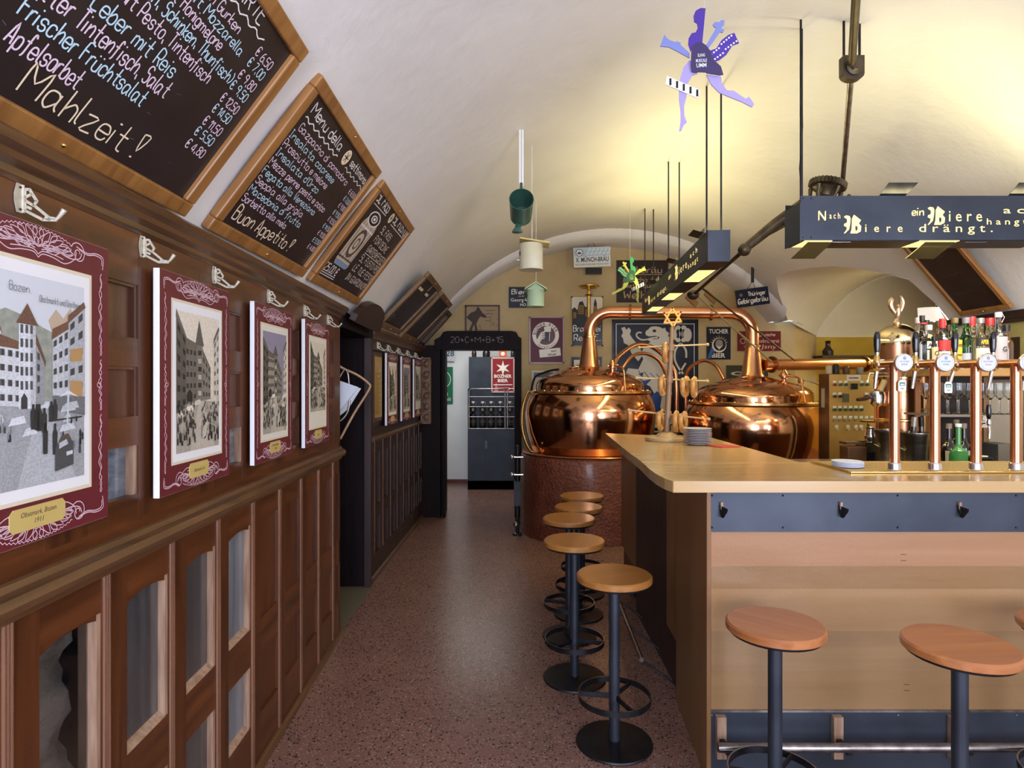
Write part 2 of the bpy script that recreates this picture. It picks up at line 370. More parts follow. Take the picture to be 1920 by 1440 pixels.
VX, VZ, VR = 1.15, .79, 2.51
def vz(x): return VZ + math.sqrt(max(0, VR * VR - (x - VX) ** 2))
def vxr(z): return VX + math.sqrt(VR * VR - (z - VZ) ** 2)
EDGE = [(4.66, 2.0), (4.7, 2.155), (4.8, 2.37), (4.95, 2.436), (5.2, 2.522), (5.5, 2.606), (5.82, 2.653), (6.2, 2.688), (6.5, 2.68), (6.74, 2.563), (7.05, 2.28)]
rows = [(-2.0, 2.0), (0, 2.0), (2, 2.0), (3.5, 2.0), (4.6, 2.0)] + EDGE + [(7.41, 2.28)]
mb = MB(); NA = 56; a_l = math.atan2(1.99 - VZ, -math.sqrt(VR ** 2 - (1.99 - VZ) ** 2)); vs = []
for Y, z in rows:
    a_r = math.asin((z - VZ) / VR)
    for i in range(NA + 1):
        a = a_l + (a_r - a_l) * i / NA; vs.append((VX + VR * math.cos(a), Y, VZ + VR * math.sin(a)))
mb.add(vs, [(j * (NA + 1) + i, j * (NA + 1) + i + 1, (j + 1) * (NA + 1) + i + 1, (j + 1) * (NA + 1) + i) for j in range(len(rows) - 1) for i in range(NA)], PLASTER, True)
# rib before the end wall
RX, RZ_, RR = 1.13, .64, 2.56; n = 48; vs = []
for i in range(n + 1):
    a = 2.66 - (2.66 - .70) * i / n; c, s_ = math.cos(a), math.sin(a)
    x, z = RX + RR * c, RZ_ + RR * s_
    vs += [(x, 6.88 - .0 * c, min(z + .11, vz(max(-1.3, min(3.6, x))) + .02)), (x, 6.92, z + .035), (x, 6.98, z), (x, 7.41, z)]
mb.add(vs, [(4 * i + k, 4 * i + k + 1, 4 * i + k + 5, 4 * i + k + 4) for i in range(n) for k in range(3)], PLASTER, True)
# lunette over the side bay
YB = 7.75
back = [(1530, 630), (1535, 618), (1545, 603), (1565, 578), (1590, 552), (1615, 536), (1640, 524), (1665, 516), (1690, 518), (1727, 532), (1755, 565), (1778, 630)]
edge = [P(1475, 600, 7.05), P(1457, 547, 6.74), P(1453, 520, 6.5), P(1478, 509, 6.2), P(1515, 502, 5.82), P(1565, 499, 5.5), P(1615, 505, 5.2), P(1665, 514, 4.95), P(1702, 524, 4.8), P(1735, 545, 4.73), P(1756, 572, 4.7), P(1775, 630, 4.66)]
edge = [Vector((vxr(e.z) if e.z > 1.9 else e.x, e.y, e.z)) for e in edge]
bk = [P(x, y, YB) for x, y in back]; vs = []
for e, k in zip(edge, bk):
    for t in range(9):
        q = e.lerp(k, t / 8); q.z += .05 * math.sin(PI * t / 8) * (1 if e.z > 2.2 else 0); vs.append(q)
mb.add(vs, [(9 * i + t, 9 * i + t + 1, 9 * i + t + 10, 9 * i + t + 9) for i in range(11) for t in range(8)], PLASTER, True)
mb.add([P(1475, 600, 7.05), (3.41, 7.41, 2.29), (3.845, YB, 2.24), P(1530, 630, YB), ], [(0, 1, 2, 3)], PLASTER)
struct(mb.build('ceiling', PLASTER), 'white plastered barrel vault with a side lunette')

# walls
mb = MB()
arch = [(RX + RR * math.cos(a), RZ_ + RR * math.sin(a)) for a in [2.60 - (2.60 - .70) * i / 40 for i in range(41)]]
Mw = fr((0, 7.40, 0), (1, 0, 0), (0, 0, 1))
top = [p for p in arch if p[1] > 2.01]
mb.poly([(-1.2, 2.0), (-1.2, 2.05)] + top + [(3.42, 2.31), (3.42, 2.0)], 0, OCHRE, Mw)
mb.rect(-1.3, 0, -.845, 2.0, 0, OCHRE, Mw); mb.rect(.04, 0, 3.41, 2.0, 0, OCHRE, Mw)
mb.add([(3.41, 7.40, 0), (3.845, YB, 0), (3.845, YB, 2.3), (3.41, 7.40, 2.3)], [(0, 1, 2, 3)], OCHRE)
struct(mb.build('wall_back', OCHRE), 'ochre painted end wall hung with enamel beer signs')
mb = MB(); zb = 2.143
mb.add([(3.84, YB, 0), (6.0, YB, 0), (6.0, YB, zb), (3.84, YB, zb)], [(0, 1, 2, 3)], YELLOW)
mb.add([(3.6, YB + .01, zb), (6.0, YB + .01, zb), (6.0, YB + .01, 3.3), (3.6, YB + .01, 3.3)], [(0, 1, 2, 3)], PLASTER)
mb.add([(6.0, YB, 0), (6.0, 4.66, 0), (6.0, 4.66, 3.3), (6.0, YB, 3.3)], [(0, 1, 2, 3)], YELLOW)
mb.add([(3.35, 4.66, 0), (6.0, 4.66, 0), (6.0, 4.66, 3.3), (3.35, 4.66, 3.3)], [(0, 1, 2, 3)], PLASTER)
mb.add([(3.3, 4.66, 3.0), (6.0, 4.66, 3.0), (6.0, YB, 3.3), (3.3, YB, 3.3)], [(0, 1, 2, 3)], PLASTER)
struct(mb.build('wall_bay', YELLOW), 'yellow wall of the side bay behind the bar')
mb = MB(); mb.bx(3.345, 3.6, -2.0, 4.66, 0, 2.03); struct(mb.build('wall_right', PLASTER))
# wall behind the camera with two windows
mb = MB(); Yf = -1.95
xs = [-1.4, -.95, .55, 1.85, 3.35, 3.7]
for a, b_ in zip(xs, xs[1:]):
    if (a, b_) in ((-.95, .55), (1.85, 3.35)): mb.bx(a, b_, Yf - .3, Yf, 0, .55); mb.bx(a, b_, Yf - .3, Yf, 2.6, 3.4)
    else: mb.bx(a, b_, Yf - .3, Yf, 0, 3.4)
struct(mb.build('wall_front', PLASTER))
for i, x in enumerate((-.2, 2.6)):
    mb = MB()
    for a in (-.72, -.02, .68): mb.bx(x + a, x + a + .04, Yf - .15, Yf - .08, .55, 2.6)
    for z in (.55, 1.9, 2.56): mb.bx(x - .72, x + .72, Yf - .15, Yf - .08, z, z + .04)
    struct(mb.build('window_%d' % (i + 1), DARKW))

# ---------------------------------------------------------------- left wall panelling (near run)
LW = fr((-.93, 0, 0), (-.035, 1, 0), (0, 0, 1))
U0, U1 = .2, 3.79
mb = MB(LW)
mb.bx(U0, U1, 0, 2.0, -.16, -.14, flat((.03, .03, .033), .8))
mb.bx(U1 - .03, U1, 0, 2.0, -.14, 0, PANEL)
mb.bx(U0, U1, 0, .22, -.03, 0, PANELH); mb.bx(U0, U1, .455, .6, -.03, 0, PANELH); mb.bx(U0, U1, 1.005, 1.12, -.03, 0, PANELH)
posts = [1.178 + .3045 * k for k in range(-3, 9)]
for k, u in enumerate(posts):
    mb.bx(u - .016, u + .086, .0, 1.1, -.03, .001, PANEL)
    for z0, z1 in ((.22, .455), (.6, 1.005)):
        if k >= 8: mb.bx(u - .22, u - .016, z0, z1, -.028, -.012, PANEL)
        if k < 8: mb.bx(u - .030, u - .016, z0, z1, -.028, -.002, LITBARE)  # pale strip colours the stile side as if lit
        # arched head and sill bevel
    if k < 8:
        x0, x1 = u - .218, u - .03
        mb.prism([(x0, .975)] + [(x0 + (x1 - x0) * i / 8, .975 + .026 * math.sin(PI * (.12 + .70 * i / 8))) for i in range(9)] + [(x1, 1.02), (x0, 1.02)], -.028, -.003, PANELH)
        for zz in (.6, .22): mb.add([(x0, zz, 0), (x1, zz, 0), (x1, zz + .02, -.028), (x0, zz + .02, -.028)], [(0, 1, 2, 3)], LITBARE)
# upper zone
rowsz = [(1.26, 1.39), (1.466, 1.595), (1.67, 1.81)]
for a, b_ in ((1.12, 1.26), (1.39, 1.466), (1.595, 1.67), (1.81, 1.97)): mb.bx(U0, U1, a, b_, -.03, 0, PANELH)
rights = [1.62 + .34 * k for k in range(-4, 7)]
prevu = U0
for k, u in enumerate(rights):
    mb.bx(prevu, u - .205, 1.2, 1.9, -.03, .0005, PANEL); prevu = u + .0
    for r, (a, b_) in enumerate(rowsz):
        if r == 0 and k <= 6: mb.bx(u - .016, u, a, b_, -.029, -.004, LITBARE); continue
        mb.bx(u - .205, u, a, b_, -.03, -.013, PANEL)
        mb.bx(u - .013, u, a, b_, -.013, -.003, PANEL); mb.bx(u - .205, u, b_ - .008, b_, -.013, -.004, PANELH)
mb.bx(prevu, U1, 1.2, 1.9, -.03, .0005, PANEL)
wl = struct(mb.build('wall_left', PANEL), 'brown wood panelled wall with glazed openings below the posters')
for k, u in enumerate(posts[2:8]):
    pm = 'st' if k == 2 else k
    for z0, z1 in ((.22, .455), (.6, 1.005)):
        if pm == 'st':
            q = MB(LW); q.bx(u - .22, u - .016, z0, z1, -.026, -.023); q.build('window_pane', GLASS, wl)
            if z0 > .5:
                q = MB(LW); nx, ny = 14, 40
                rng = random.Random(5)
                v = [(u - .36 + .36 * i / nx, .1 + .95 * j / ny, -.095 + rng.uniform(-.007, .007) + .014 * math.sin(j * .9 + i * .5)) for j in range(ny + 1) for i in range(nx + 1)]
                q.add(v, [(j * (nx + 1) + i, j * (nx + 1) + i + 1, (j + 1) * (nx + 1) + i + 1, (j + 1) * (nx + 1) + i) for j in range(ny) for i in range(nx)], None, True)
                q.build('stone_backing', noisy('rough_stone', (.10, .085, .07), (.27, .23, .19), (7, 7, 11), .9, bump=.8, bscale=30, lo=.35, hi=.6), wl)
        else:
            q = MB(LW); q.bx(u - .22, u - .016, z0, z1, -.027, -.022)
            q.build('window_pane', noisy('frosted_pane', (.035, .034, .037), (.075, .075, .082), (6, 20, 2), .22, coat=.5) if k != 5 else noisy('bluish_pane', (.11, .13, .16), (.20, .23, .27), (5, 30, 2), .25, coat=.5), wl)
for k, u in enumerate(rights[:7]):
    q = MB(LW); q.bx(u - .205, u - .016, 1.26, 1.39, -.028, -.024); q.build('window_pane', noisy('streaked_pane', (.07, .09, .12), (.22, .26, .31), (9, 9, 26), .15, coat=.6, dist=1.0), wl)
for k, u in enumerate(posts):
    q = MB(LW)
    for d in (-.009, .0, .009): q.cyl((u + d, .02, .002), (u + d, 1.098, .002), .0052, 8)
    q.build('reeded_moulding', wood('reeded_wood', (.10, .04, .02), (.24, .11, .06), 'z', 22, .14, 1.0), wl)
def run(Mx, prof, u0, u1, mat):
    q = MB(Mx); n = len(prof); v = [(u, z, w_) for u in (u0, u1) for w_, z in prof]
    q.add(v, [list(range(n)), list(range(n, 2 * n))[::-1]] + [(i, n + i, n + (i + 1) % n, (i + 1) % n) for i in range(n)], mat); return q
run(LW, [(0, 1.088), (.008, 1.09), (.012, 1.105), (.030, 1.112), (.036, 1.128), (.030, 1.145), (.012, 1.152), (.008, 1.165), (0, 1.168)], U0, U1 + .01, WORN).build('chair_rail', WORN, wl)
run(LW, [(-.16, 1.95), (.002, 1.945), (.010, 1.955), (.012, 1.968), (.030, 1.978), (.034, 1.99), (.05, 2.0), (.055, 2.016), (.045, 2.026), (-.16, 2.03)], U0, U1 + .01, WORN).build('cornice', PANELH, wl)
struct(run(LW, [(0, 0), (.016, 0), (.016, .035), (.008, .045), (0, .045)], U0, U1, WORN).build('baseboard_left', noisy('scuffed_skirting', (.07, .05, .03), (.19, .15, .10), (20, 4, 20), .5)))

# doorway in the left wall, with its crest
mb = MB(LW); D = DARKW
mb.bx(3.79, 4.75, 0, 2.0, -.75, -.70, D); mb.bx(3.79, 3.83, 0, 2.0, -.70, -.16, D); mb.bx(4.69, 4.75, 0, 2.02, -.70, .0, D)
mb.bx(3.79, 4.75, 1.90, 2.03, -.70, .02, D)
for zz in (.1, .7, 1.3): mb.bx(4.684, 4.69, zz, zz + .5, -.45, -.08, D)
mb.bx(4.665, 4.70, 0, 1.95, -.03, .02, DARKP)
struct(mb.build('door_1', D), 'dark wooden doorway recess in the left wall')
mb = MB(LW @ T(0, 1.945, .065) @ Matrix.Rotation(.46, 4, 'X') @ T(0, -1.945, 0))
pts = [(3.82, 1.945), (4.67, 1.945), (4.66, 2.0), (4.62, 2.02), (4.60, 2.04)] + [(4.25 + .37 * math.cos(a), 2.03 + .09 * math.sin(a)) for a in [.35 + (PI - .7) * i / 10 for i in range(11)]] + [(3.88, 2.04), (3.85, 2.02), (3.82, 2.0)]
mb.prism(pts, -.02, .02); tag(mb.build('carved_crest', DARKP, None, .006), 'dark scalloped wooden crest over the doorway in the left wall', 'carving')

# far run
LF = fr((-1.094, 4.75, 0), (.054, 2.31, 0), (0, 0, 1)); UF = 2.32
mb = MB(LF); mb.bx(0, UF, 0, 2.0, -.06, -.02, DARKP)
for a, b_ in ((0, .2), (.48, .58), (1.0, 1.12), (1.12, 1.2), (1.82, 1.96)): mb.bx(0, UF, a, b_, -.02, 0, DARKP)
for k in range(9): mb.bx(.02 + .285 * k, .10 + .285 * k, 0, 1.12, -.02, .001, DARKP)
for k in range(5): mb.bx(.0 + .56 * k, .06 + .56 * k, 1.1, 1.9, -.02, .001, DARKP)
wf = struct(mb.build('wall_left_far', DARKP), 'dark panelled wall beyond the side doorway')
run(LF, [(0, 1.088), (.03, 1.10), (.034, 1.12), (.02, 1.135), (0, 1.14)], 0, UF, WORN).build('chair_rail', DARKP, wf)
run(LF, [(-.1, 1.91), (0, 1.91), (.02, 1.93), (.05, 1.96), (.05, 1.985), (-.1, 1.99)], 0, UF, WORN).build('cornice', DARKP, wf)
for k in range(9):
    q = MB(LF); u = .11 + .285 * k
    for d in (0, .012): q.cyl((u + d, .2, .001), (u + d, 1.09, .001), .005, 8)
    q.build('reeded_moulding', wood('reeded_dark', (.05, .02, .015), (.12, .06, .045), 'z', 22, .2, .6), wf)
struct(run(LF, [(0, 0), (.016, 0), (.016, .04), (0, .045)], 0, UF, WORN).build('baseboard_left_far', noisy('scuffed_skirting', (.07, .05, .03), (.19, .15, .10), (20, 4, 20), .5)))

# end doorway with chalked header, and the back room
Md = fr((0, 7.12, 0), (1, 0, 0), (0, 0, 1))
mb = MB(Md)
mb.bx(-1.06, -.835, 0, 2.0, -.45, 0, DARKW); mb.bx(.03, .11, 0, 2.0, -.45, 0, DARKW)
mb.bx(-.80, -.775, 0, 1.95, -.1, .015, DARKW); mb.bx(-.835, -.80, 0, 1.955, -.45, -.1, DARKW)
mb.prism([(-.90, 1.95), (.11, 1.95), (.11, 2.08), (.075, 2.10), (.05, 2.15), (.0, 2.165), (-.75, 2.165), (-.80, 2.15), (-.83, 2.10), (-.90, 2.06)], -.3, .02, DARKW)
mb.hand('20*C+M+B+15', -.40, 2.03, .065, flat((.34, .30, .30), .9), fit=.62, wd=.004, z=.0215, align='C')
struct(mb.build('door_2', DARKW), 'dark wooden doorway at the end of the passage, chalked header')
mb = MB(); KW = noisy('kitchen_white', (.66, .67, .66), (.72, .73, .72), (3, 3, 3), .8)
mb.bx(-1.7, 1.6, 9.6, 9.66, 0, 2.9); mb.bx(-1.75, -1.7, 7.42, 9.6, 0, 2.9); mb.bx(1.6, 1.66, 7.42, 9.6, 0, 2.9)
mb.bx(-1.7, 1.6, 7.42, 9.6, 2.85, 2.9)
struct(mb.build('wall_back_room', KW))
mb = MB(); mb.bx(-1.7, 1.6, 9.585, 9.6, 0, .06); struct(mb.build('baseboard_back_room', flat('#5a2c22', .5)))

# ================================================================== ON THE LEFT WALL
def street(q, w, h, seed, warm):
    """an old printed street view: sky, houses, a pointed oriel tower, awnings and a market crowd (flat print)"""
    rng = random.Random(seed)
    def tone(v, t=None):
        t = warm if t is None else t
        v = round(v, 2); c = (v * (1 + .10 * t), v, v * (1 - .16 * t)) if t < 2 else (v * 1.25, v * .62, v * .40)
        return noisy('print_%d_%d' % (round(v * 100), round(t * 10)), tuple(x * .82 for x in c), tuple(min(1, x * 1.10) for x in c), (220, 220, 220), .55, detail=3, lo=.35, hi=.65)
    def pg(p, z, m): q.poly([(x * w, y * h) for x, y in p], z * .00012 + .0012, m)
    pg([(0, 0), (1, 0), (1, 1), (0, 1)], 0, flat('#cdd2d9', .6) if seed == 1 else flat('#8f8aa0', .6) if seed == 3 else tone(.68))
    pg([(0, .6), (0, .83), (.3, .80), (.65, .60), (.65, .5)], 1, tone(.34) if seed == 1 else tone(.52))
    pg([(0, 0), (1, 0), (1, .34), (0, .40)], 2, tone(.36))
    pg([(.3, .0), (.9, 0), (.62, .36), (.5, .36)], 3, tone(.46))
    def house(x0, x1, yb0, yb1, yt0, yt1, v, nwx, nwy, z, roof=.05, dk=.05):
        pg([(x0, yb0), (x1, yb1), (x1, yt1), (x0, yt0)], z, tone(v))
        pg([(x0 - .01, yt0 - .005), (x1 + .01, yt1 - .005), (x1 - .01, yt1 + roof * .6), (x0, yt0 + roof)], z + 1, tone(.13, 2.2 if seed == 1 else None))
        for i in range(nwx):
            for j in range(nwy):
                a = (i + .28) / nwx; b_ = (i + .72) / nwx; c = (j + .35) / nwy; d = (j + .78) / nwy
                def pt(s, t): return (x0 + (x1 - x0) * s, (yb0 + (yb1 - yb0) * s) * (1 - t) + (yt0 + (yt1 - yt0) * s) * t)
                pg([pt(a, c), pt(b_, c), pt(b_, d), pt(a, d)], z + 2, tone(dk)); m = (a + b_) / 2
                pg([pt(a - .05, c), pt(a, c), pt(a, d), pt(a - .05, d)], z + 2, tone(dk * 2.4))
    if seed == 1:
        hl = noisy('print_hill', (.24, .26, .22), (.34, .36, .31), (60, 60, 60), .55)
        pg([(0, .78), (.2, .83), (.40, .80), (.55, .76), (.66, .74), (.66, .40), (0, .40)], 1.5, hl); pg([(.60, .80), (.68, .86), (.76, .82), (.84, .88), (.90, .80), (.66, .70)], 1.6, flat('#b9a690', .6))
        house(.0, .16, .40, .39, .86, .72, .60, 2, 5, 3); house(.14, .34, .39, .38, .66, .65, .64, 3, 4, 6)
        pg([(.31, .37), (.47, .37), (.47, .77), (.31, .77)], 10, tone(.70)); pg([(.42, .37), (.47, .37), (.47, .77), (.42, .77)], 10.5, tone(.52)); pg([(.285, .768), (.495, .764), (.39, .865)], 11, tone(.12, 2.5))
        for j in range(5):
            for i in range(3): pg([(.325 + .045 * i, .46 + .066 * j), (.350 + .045 * i, .46 + .066 * j), (.350 + .045 * i, .50 + .066 * j), (.325 + .045 * i, .50 + .066 * j)], 12, tone(.08))
        pg([(.33, .37), (.33, .42), (.36, .445), (.39, .42), (.39, .37)], 12, tone(.04))
        pg([(.47, .37), (.56, .39), (.56, .58), (.47, .70)], 7, tone(.30)); pg([(.455, .70), (.57, .57), (.57, .60), (.47, .73)], 8, tone(.11, 2.5))
        for j in range(4): pg([(.485, .44 + .055 * j), (.51, .445 + .052 * j), (.51, .475 + .052 * j), (.485, .475 + .055 * j)], 9, tone(.06))
        house(.64, .82, .37, .36, .71, .78, .54, 3, 5, 8, .05); house(.81, 1.0, .35, .33, .80, .90, .44, 2, 6, 12, .04)
        pg([(.83, .42), (.97, .41), (.97, .50), (.83, .505)], 14.2, flat('#b08a58', .6)); pg([(.83, .60), (.97, .61), (.97, .68), (.83, .665)], 14.2, flat('#b08a58', .6))
        pg([(.64, .36), (1, .32), (1, .42), (.64, .43)], 14.5, tone(.16))
        pg([(.66, .05), (.86, .07), (.86, .19), (.76, .22), (.66, .17)], 23, tone(.07)); pg([(.70, .16), (.80, .18), (.78, .205), (.70, .19)], 24, tone(.5)); pg([(.78, .12), (.85, .125), (.85, .145), (.78, .14)], 24, tone(.6)); pg([(.68, .165), (.84, .20), (.80, .235), (.72, .22)], 22.5, flat('#5b4a38', .7))
        pg([(.70, .42), (.80, .455), (.92, .42), (.80, .435)], 22, tone(.74)); pg([(.78, .27), (.80, .27), (.815, .44), (.79, .44)], 21.8, tone(.6)); pg([(.60, .30), (.96, .31), (.96, .318), (.60, .308)], 21, tone(.03))
        for px_, py_, hh in ((.50, .26, .13), (.55, .25, .12), (.44, .27, .12), (.475, .265, .125), (.62, .30, .10), (.66, .31, .10), (.56, .145, .15), (.66, .135, .155)): pg([(px_ - .022, py_), (px_ + .022, py_), (px_ + .026, py_ + hh * .7), (px_ + .012, py_ + hh * .82), (px_ + .012, py_ + hh), (px_ - .012, py_ + hh), (px_ - .012, py_ + hh * .82), (px_ - .026, py_ + hh * .7)], 20, tone(.03))
    else:
        house(.0, .22, .28, .32, .96 - .06 * (seed % 2), .80, .09, 2, 6, 4, dk=.02); house(.20, .52, .34, .36, .76, .74, .14 if seed == 2 else .30, 4, 5, 7, .06, .03)
        pg([(.44, .36), (.58, .36), (.58, .78), (.44, .78)], 10, tone(.17)); pg([(.41, .775), (.61, .77), (.50, .96 if seed == 2 else .88)], 11, tone(.10))
        for j in range(6): pg([(.47, .40 + .06 * j), (.55, .40 + .06 * j), (.55, .435 + .06 * j), (.47, .435 + .06 * j)], 12, tone(.03 if j % 2 else .4))
        house(.58, .78, .36, .37, .72, .60, .20, 3, 4, 7, .03, .04); house(.86, 1.0, .38, .36, .80, .92, .55, 2, 6, 8, .04, .12)
        pg([(.22, .36), (.34, .36), (.34, .42), (.28, .45), (.22, .42)], 12, tone(.02))
    for i in range(7 if seed != 3 else 12):   # awnings
        x = rng.uniform(-.02, .45) if i % 2 else rng.uniform(.68, .95); y = rng.uniform(.24, .36); d = rng.uniform(.1, .2)
        pg([(max(0, x), y), (min(1, x + d), y + .01), (min(1, x + d * .85), y + .045), (max(0, x + .03), y + .035)], 15 + i * .2, tone(rng.uniform(.5, .75)))
    for i in range(150 if seed != 1 else 26):  # the market crowd and its baskets
        if seed == 1: x = rng.choice([rng.uniform(0, .28), rng.uniform(0, .28), rng.uniform(.74, .98)])
        else: x = rng.choice([rng.uniform(0, .42), rng.uniform(.55, 1)])
        y = rng.uniform(.04, .34) if seed != 1 else (rng.uniform(.22, .32) if x < .6 else rng.uniform(.08, .30)); s_ = .5 + (.36 - y) * 2.2
        x = min(max(x, .02), .97); a = .012 * s_; b_ = .05 * s_; v = rng.choice([.015, .03, .06, .02, .30])
        if y + b_ > .45: continue
        x0, x1 = max(0, x - a), min(1, x + a)
        pg([(x0, y), (x1, y), (x1, y + b_ * .7), (x, y + b_), (x0, y + b_ * .7)], 18 + i * .02, tone(v))
    seed != 1 and pg([(.56, .07), (.66, .10), (.70, .22), (.58, .16)], 22, tone(.5))

def ornament(q, w, h, z=.0012):
    def rb(p, wd=.0021): q.ribbon(p, wd, z, LINE)
    def sp(cx, cy, r0, r1, a0, a1, n=20): return [(cx + (r0 + (r1 - r0) * i / n) * math.cos(a0 + (a1 - a0) * i / n), cy + (r0 + (r1 - r0) * i / n) * math.sin(a0 + (a1 - a0) * i / n)) for i in range(n + 1)]
    for sg, cy, up in ((1, .945 * h, .72), (1, .055 * h, -.72)):
        for sx in (-1, 1):
            X = lambda d: w / 2 + sx * d * w
            rb(smooth([Vector(p) for p in [(X(.02), cy - up * .028 * h), (X(.10), cy - up * .012 * h), (X(.20), cy - up * .030 * h), (X(.27), cy - up * .02 * h), (X(.29), cy + up * .012 * h)]], 4))
            rb(smooth([Vector(p) for p in [(X(.0), cy - up * .018 * h), (X(.08), cy + up * .002 * h), (X(.17), cy - up * .018 * h), (X(.22), cy - up * .008 * h), (X(.20), cy + up * .012 * h)]], 4))
            rb([(X(0) + sx * (a - w / 2) , b_) for a, b_ in sp(w / 2 + .265 * w, cy + up * .004 * h, .004, .026, 0, 9)])
            rb(smooth([Vector(p) for p in [(X(.27), cy + up * .028 * h), (X(.33), cy + up * .012 * h), (X(.39), cy + up * .022 * h), (X(.44), cy + up * .014 * h), (X(.445), cy - up * .02 * h)]], 4))
            rb(smooth([Vector(p) for p in [(X(.25), cy + up * .036 * h), (X(.33), cy + up * .020 * h), (X(.40), cy + up * .032 * h), (X(.455), cy + up * .018 * h), (X(.45), cy - up * .04 * h)]], 4))
            for i in range(7):      # the fan of acanthus leaves
                th_ = PI / 2 - sx * (.10 + .215 * i); bx_, by = w / 2, cy - up * .034 * h
                ex_, ey_ = w / 2 + .235 * w * math.cos(th_), by + up * (.098 * h) * math.sin(th_) + up * .010 * h * (i > 4)
                dx, dy = ex_ - bx_, ey_ - by; l = math.hypot(dx, dy); nx, ny = -dy / l, dx / l; wv = .0062 + .0012 * (i % 2)
                for k0, k1 in ((.30, 1.0),) if i % 2 else ((.22, .58), (.62, 1.0)):
                    m_ = (k0 + k1) / 2
                    rb(smooth([Vector(p) for p in [(bx_ + dx * k0, by + dy * k0), (bx_ + dx * m_ + nx * wv, by + dy * m_ + ny * wv), (bx_ + dx * k1, by + dy * k1), (bx_ + dx * m_ - nx * wv, by + dy * m_ - ny * wv), (bx_ + dx * k0, by + dy * k0)]], 3), .0018)
            rb([(X(.004 + .0115 * i), cy + up * (.070 * h * math.sqrt(max(.02, 1 - (.0115 * i / .25) ** 2)) - .034 * h * .2 + (.0035 if i % 2 else -.0015))) for i in range(20)], .0017)
            rb(smooth([Vector(p) for p in [(X(0), cy - up * .066 * h), (X(.03), cy - up * .046 * h), (X(.10), cy - up * .050 * h), (X(.17), cy - up * .062 * h), (X(.235), cy - up * .03 * h), (X(.25), cy + up * .01 * h)]], 4), .0019)
            rb(smooth([Vector(p) for p in [(X(0), cy - up * .052 * h), (X(.03), cy - up * .034 * h), (X(.10), cy - up * .036 * h), (X(.16), cy - up * .044 * h)]], 4), .0019)
    for sx in (-1, 1):
        for y0, y1 in ((.60, .90), (.40, .585), (.10, .385)):
            n = 26; pa = []; pb = []
            for i in range(n + 1):
                y = (y0 + (y1 - y0) * i / n) * h; k = math.sin(PI * i / n)
                pa.append((w / 2 + sx * (.445 * w + .0035 * math.sin(i * 1.7) - .003), y)); pb.append((w / 2 + sx * (.445 * w - .004 * math.sin(i * 1.3 + 1) - .006 * k - .002), y))
            rb(pa, .0019); rb(pb, .0019)
        rb(sp(w / 2 + sx * .42 * w, .495 * h, .002, .009, 0, 7, 14), .0018)

def poster(u, seed, label, cap, MX, w_=.446, h_=.625, z0=1.240, out=.012, dark=False, grp='old town posters along the left wall'):
    M = MX @ T(u, z0, out + .022)
    t = thing('framed_poster', label, 'poster', M=M, group=grp)
    q = MB(M); q.bx(0, w_, 0, h_, -.017, 0, MATW); q.build('backing_board', MATW, t, .0015)
    q = MB(M); q.rect(.001, .001, w_ - .001, h_ - .001, .0006, WINE); ornament(q, w_, h_); q.build('printed_border', WINE, t)
    q = MB(M); x0, x1, y0, y1 = .135 * w_, .865 * w_, .128 * h_, .885 * h_
    q.rect(x0, y0, x1, y1, .0008, CREAM); q.rect(x0 + .008, y0 + .008, x1 - .008, y1 - .008, .001, flat((.80, .80, .82) if seed < 3 else (.74, .71, .64), .6))
    px0, py0 = x0 + .026, y0 + .030; pw, ph = x1 - x0 - .052, y1 - y0 - .062
    if seed == 4: py0 += .06; ph -= .06
    s_ = MB(M @ T(px0, py0, 0)); street(s_, pw, ph, seed, -.45 if seed == 1 else 1.0)
    if seed == 1:
        s_.hand('Bozen.', .06, ph - .035, .016, flat((.12, .12, .12), .8), wd=.0012, z=.0045, align='L'); s_.hand('Obstmarkt und Dostheim', .5 * pw, ph - .048, .013, flat((.14, .14, .14), .8), wd=.0011, z=.0045, fit=.45 * pw)
    pm = q.build('mount', CREAM, t); s_.build('old_photograph', CREAM, pm)
    q = MB(M); cx, pwid, phh = w_ / 2, .150 if seed == 1 else .125, .0225; c = .009; yc = .080 * h_
    q.prism([(cx - pwid / 2 + c, yc - phh), (cx + pwid / 2 - c, yc - phh), (cx + pwid / 2, yc - phh + c), (cx + pwid / 2, yc + phh - c), (cx + pwid / 2 - c, yc + phh), (cx - pwid / 2 + c, yc + phh), (cx - pwid / 2, yc + phh - c), (cx - pwid / 2, yc - phh + c)], .0014, .003, GOLDL)
    dk = flat((.09, .06, .03), .7)
    for i, ln in enumerate(cap): q.text(ln, cx, yc + (.004 if len(cap) > 1 and i == 0 else -.012 if len(cap) > 1 else -.005), .0105, dk, z=.0034, shear=.25, fit=None if len(ln) < 6 else .07 if seed > 1 else .095)
    q.build('title_plate', GOLDL, t)
    return t
poster(.990, 1, 'large oxblood poster of a pale tower square, captioned Obstmark Bozen 1911, nearest on the wall', ['Obstmark, Bozen', '1911'], LW)
poster(1.659, 2, 'oxblood poster with a dark market street and pointed oriel tower, second along the wall', ['Obstmarkt, Eck'], LW)
poster(2.326, 3, 'oxblood poster of a crowded market under a streaked sky, third along the wall', ['Bozen Obstmarkt', '1908'], LW)
poster(2.962, 4, 'oxblood poster of a pale street with blank margin below, last before the side doorway', ['Bozen'], LW)
for i, (u, sd) in enumerate(((.40, 2), (1.03, 3), (1.66, 4))):
    poster(u, sd, ('framed dark street poster right of the gold notice beyond the side doorway', 'narrow street poster in the middle of the far dark panelling', 'street poster on the far dark panelling beside the carved rack')[i], ['Bozen'], LF, .44, .61, 1.20, grp='posters on the far panelling')
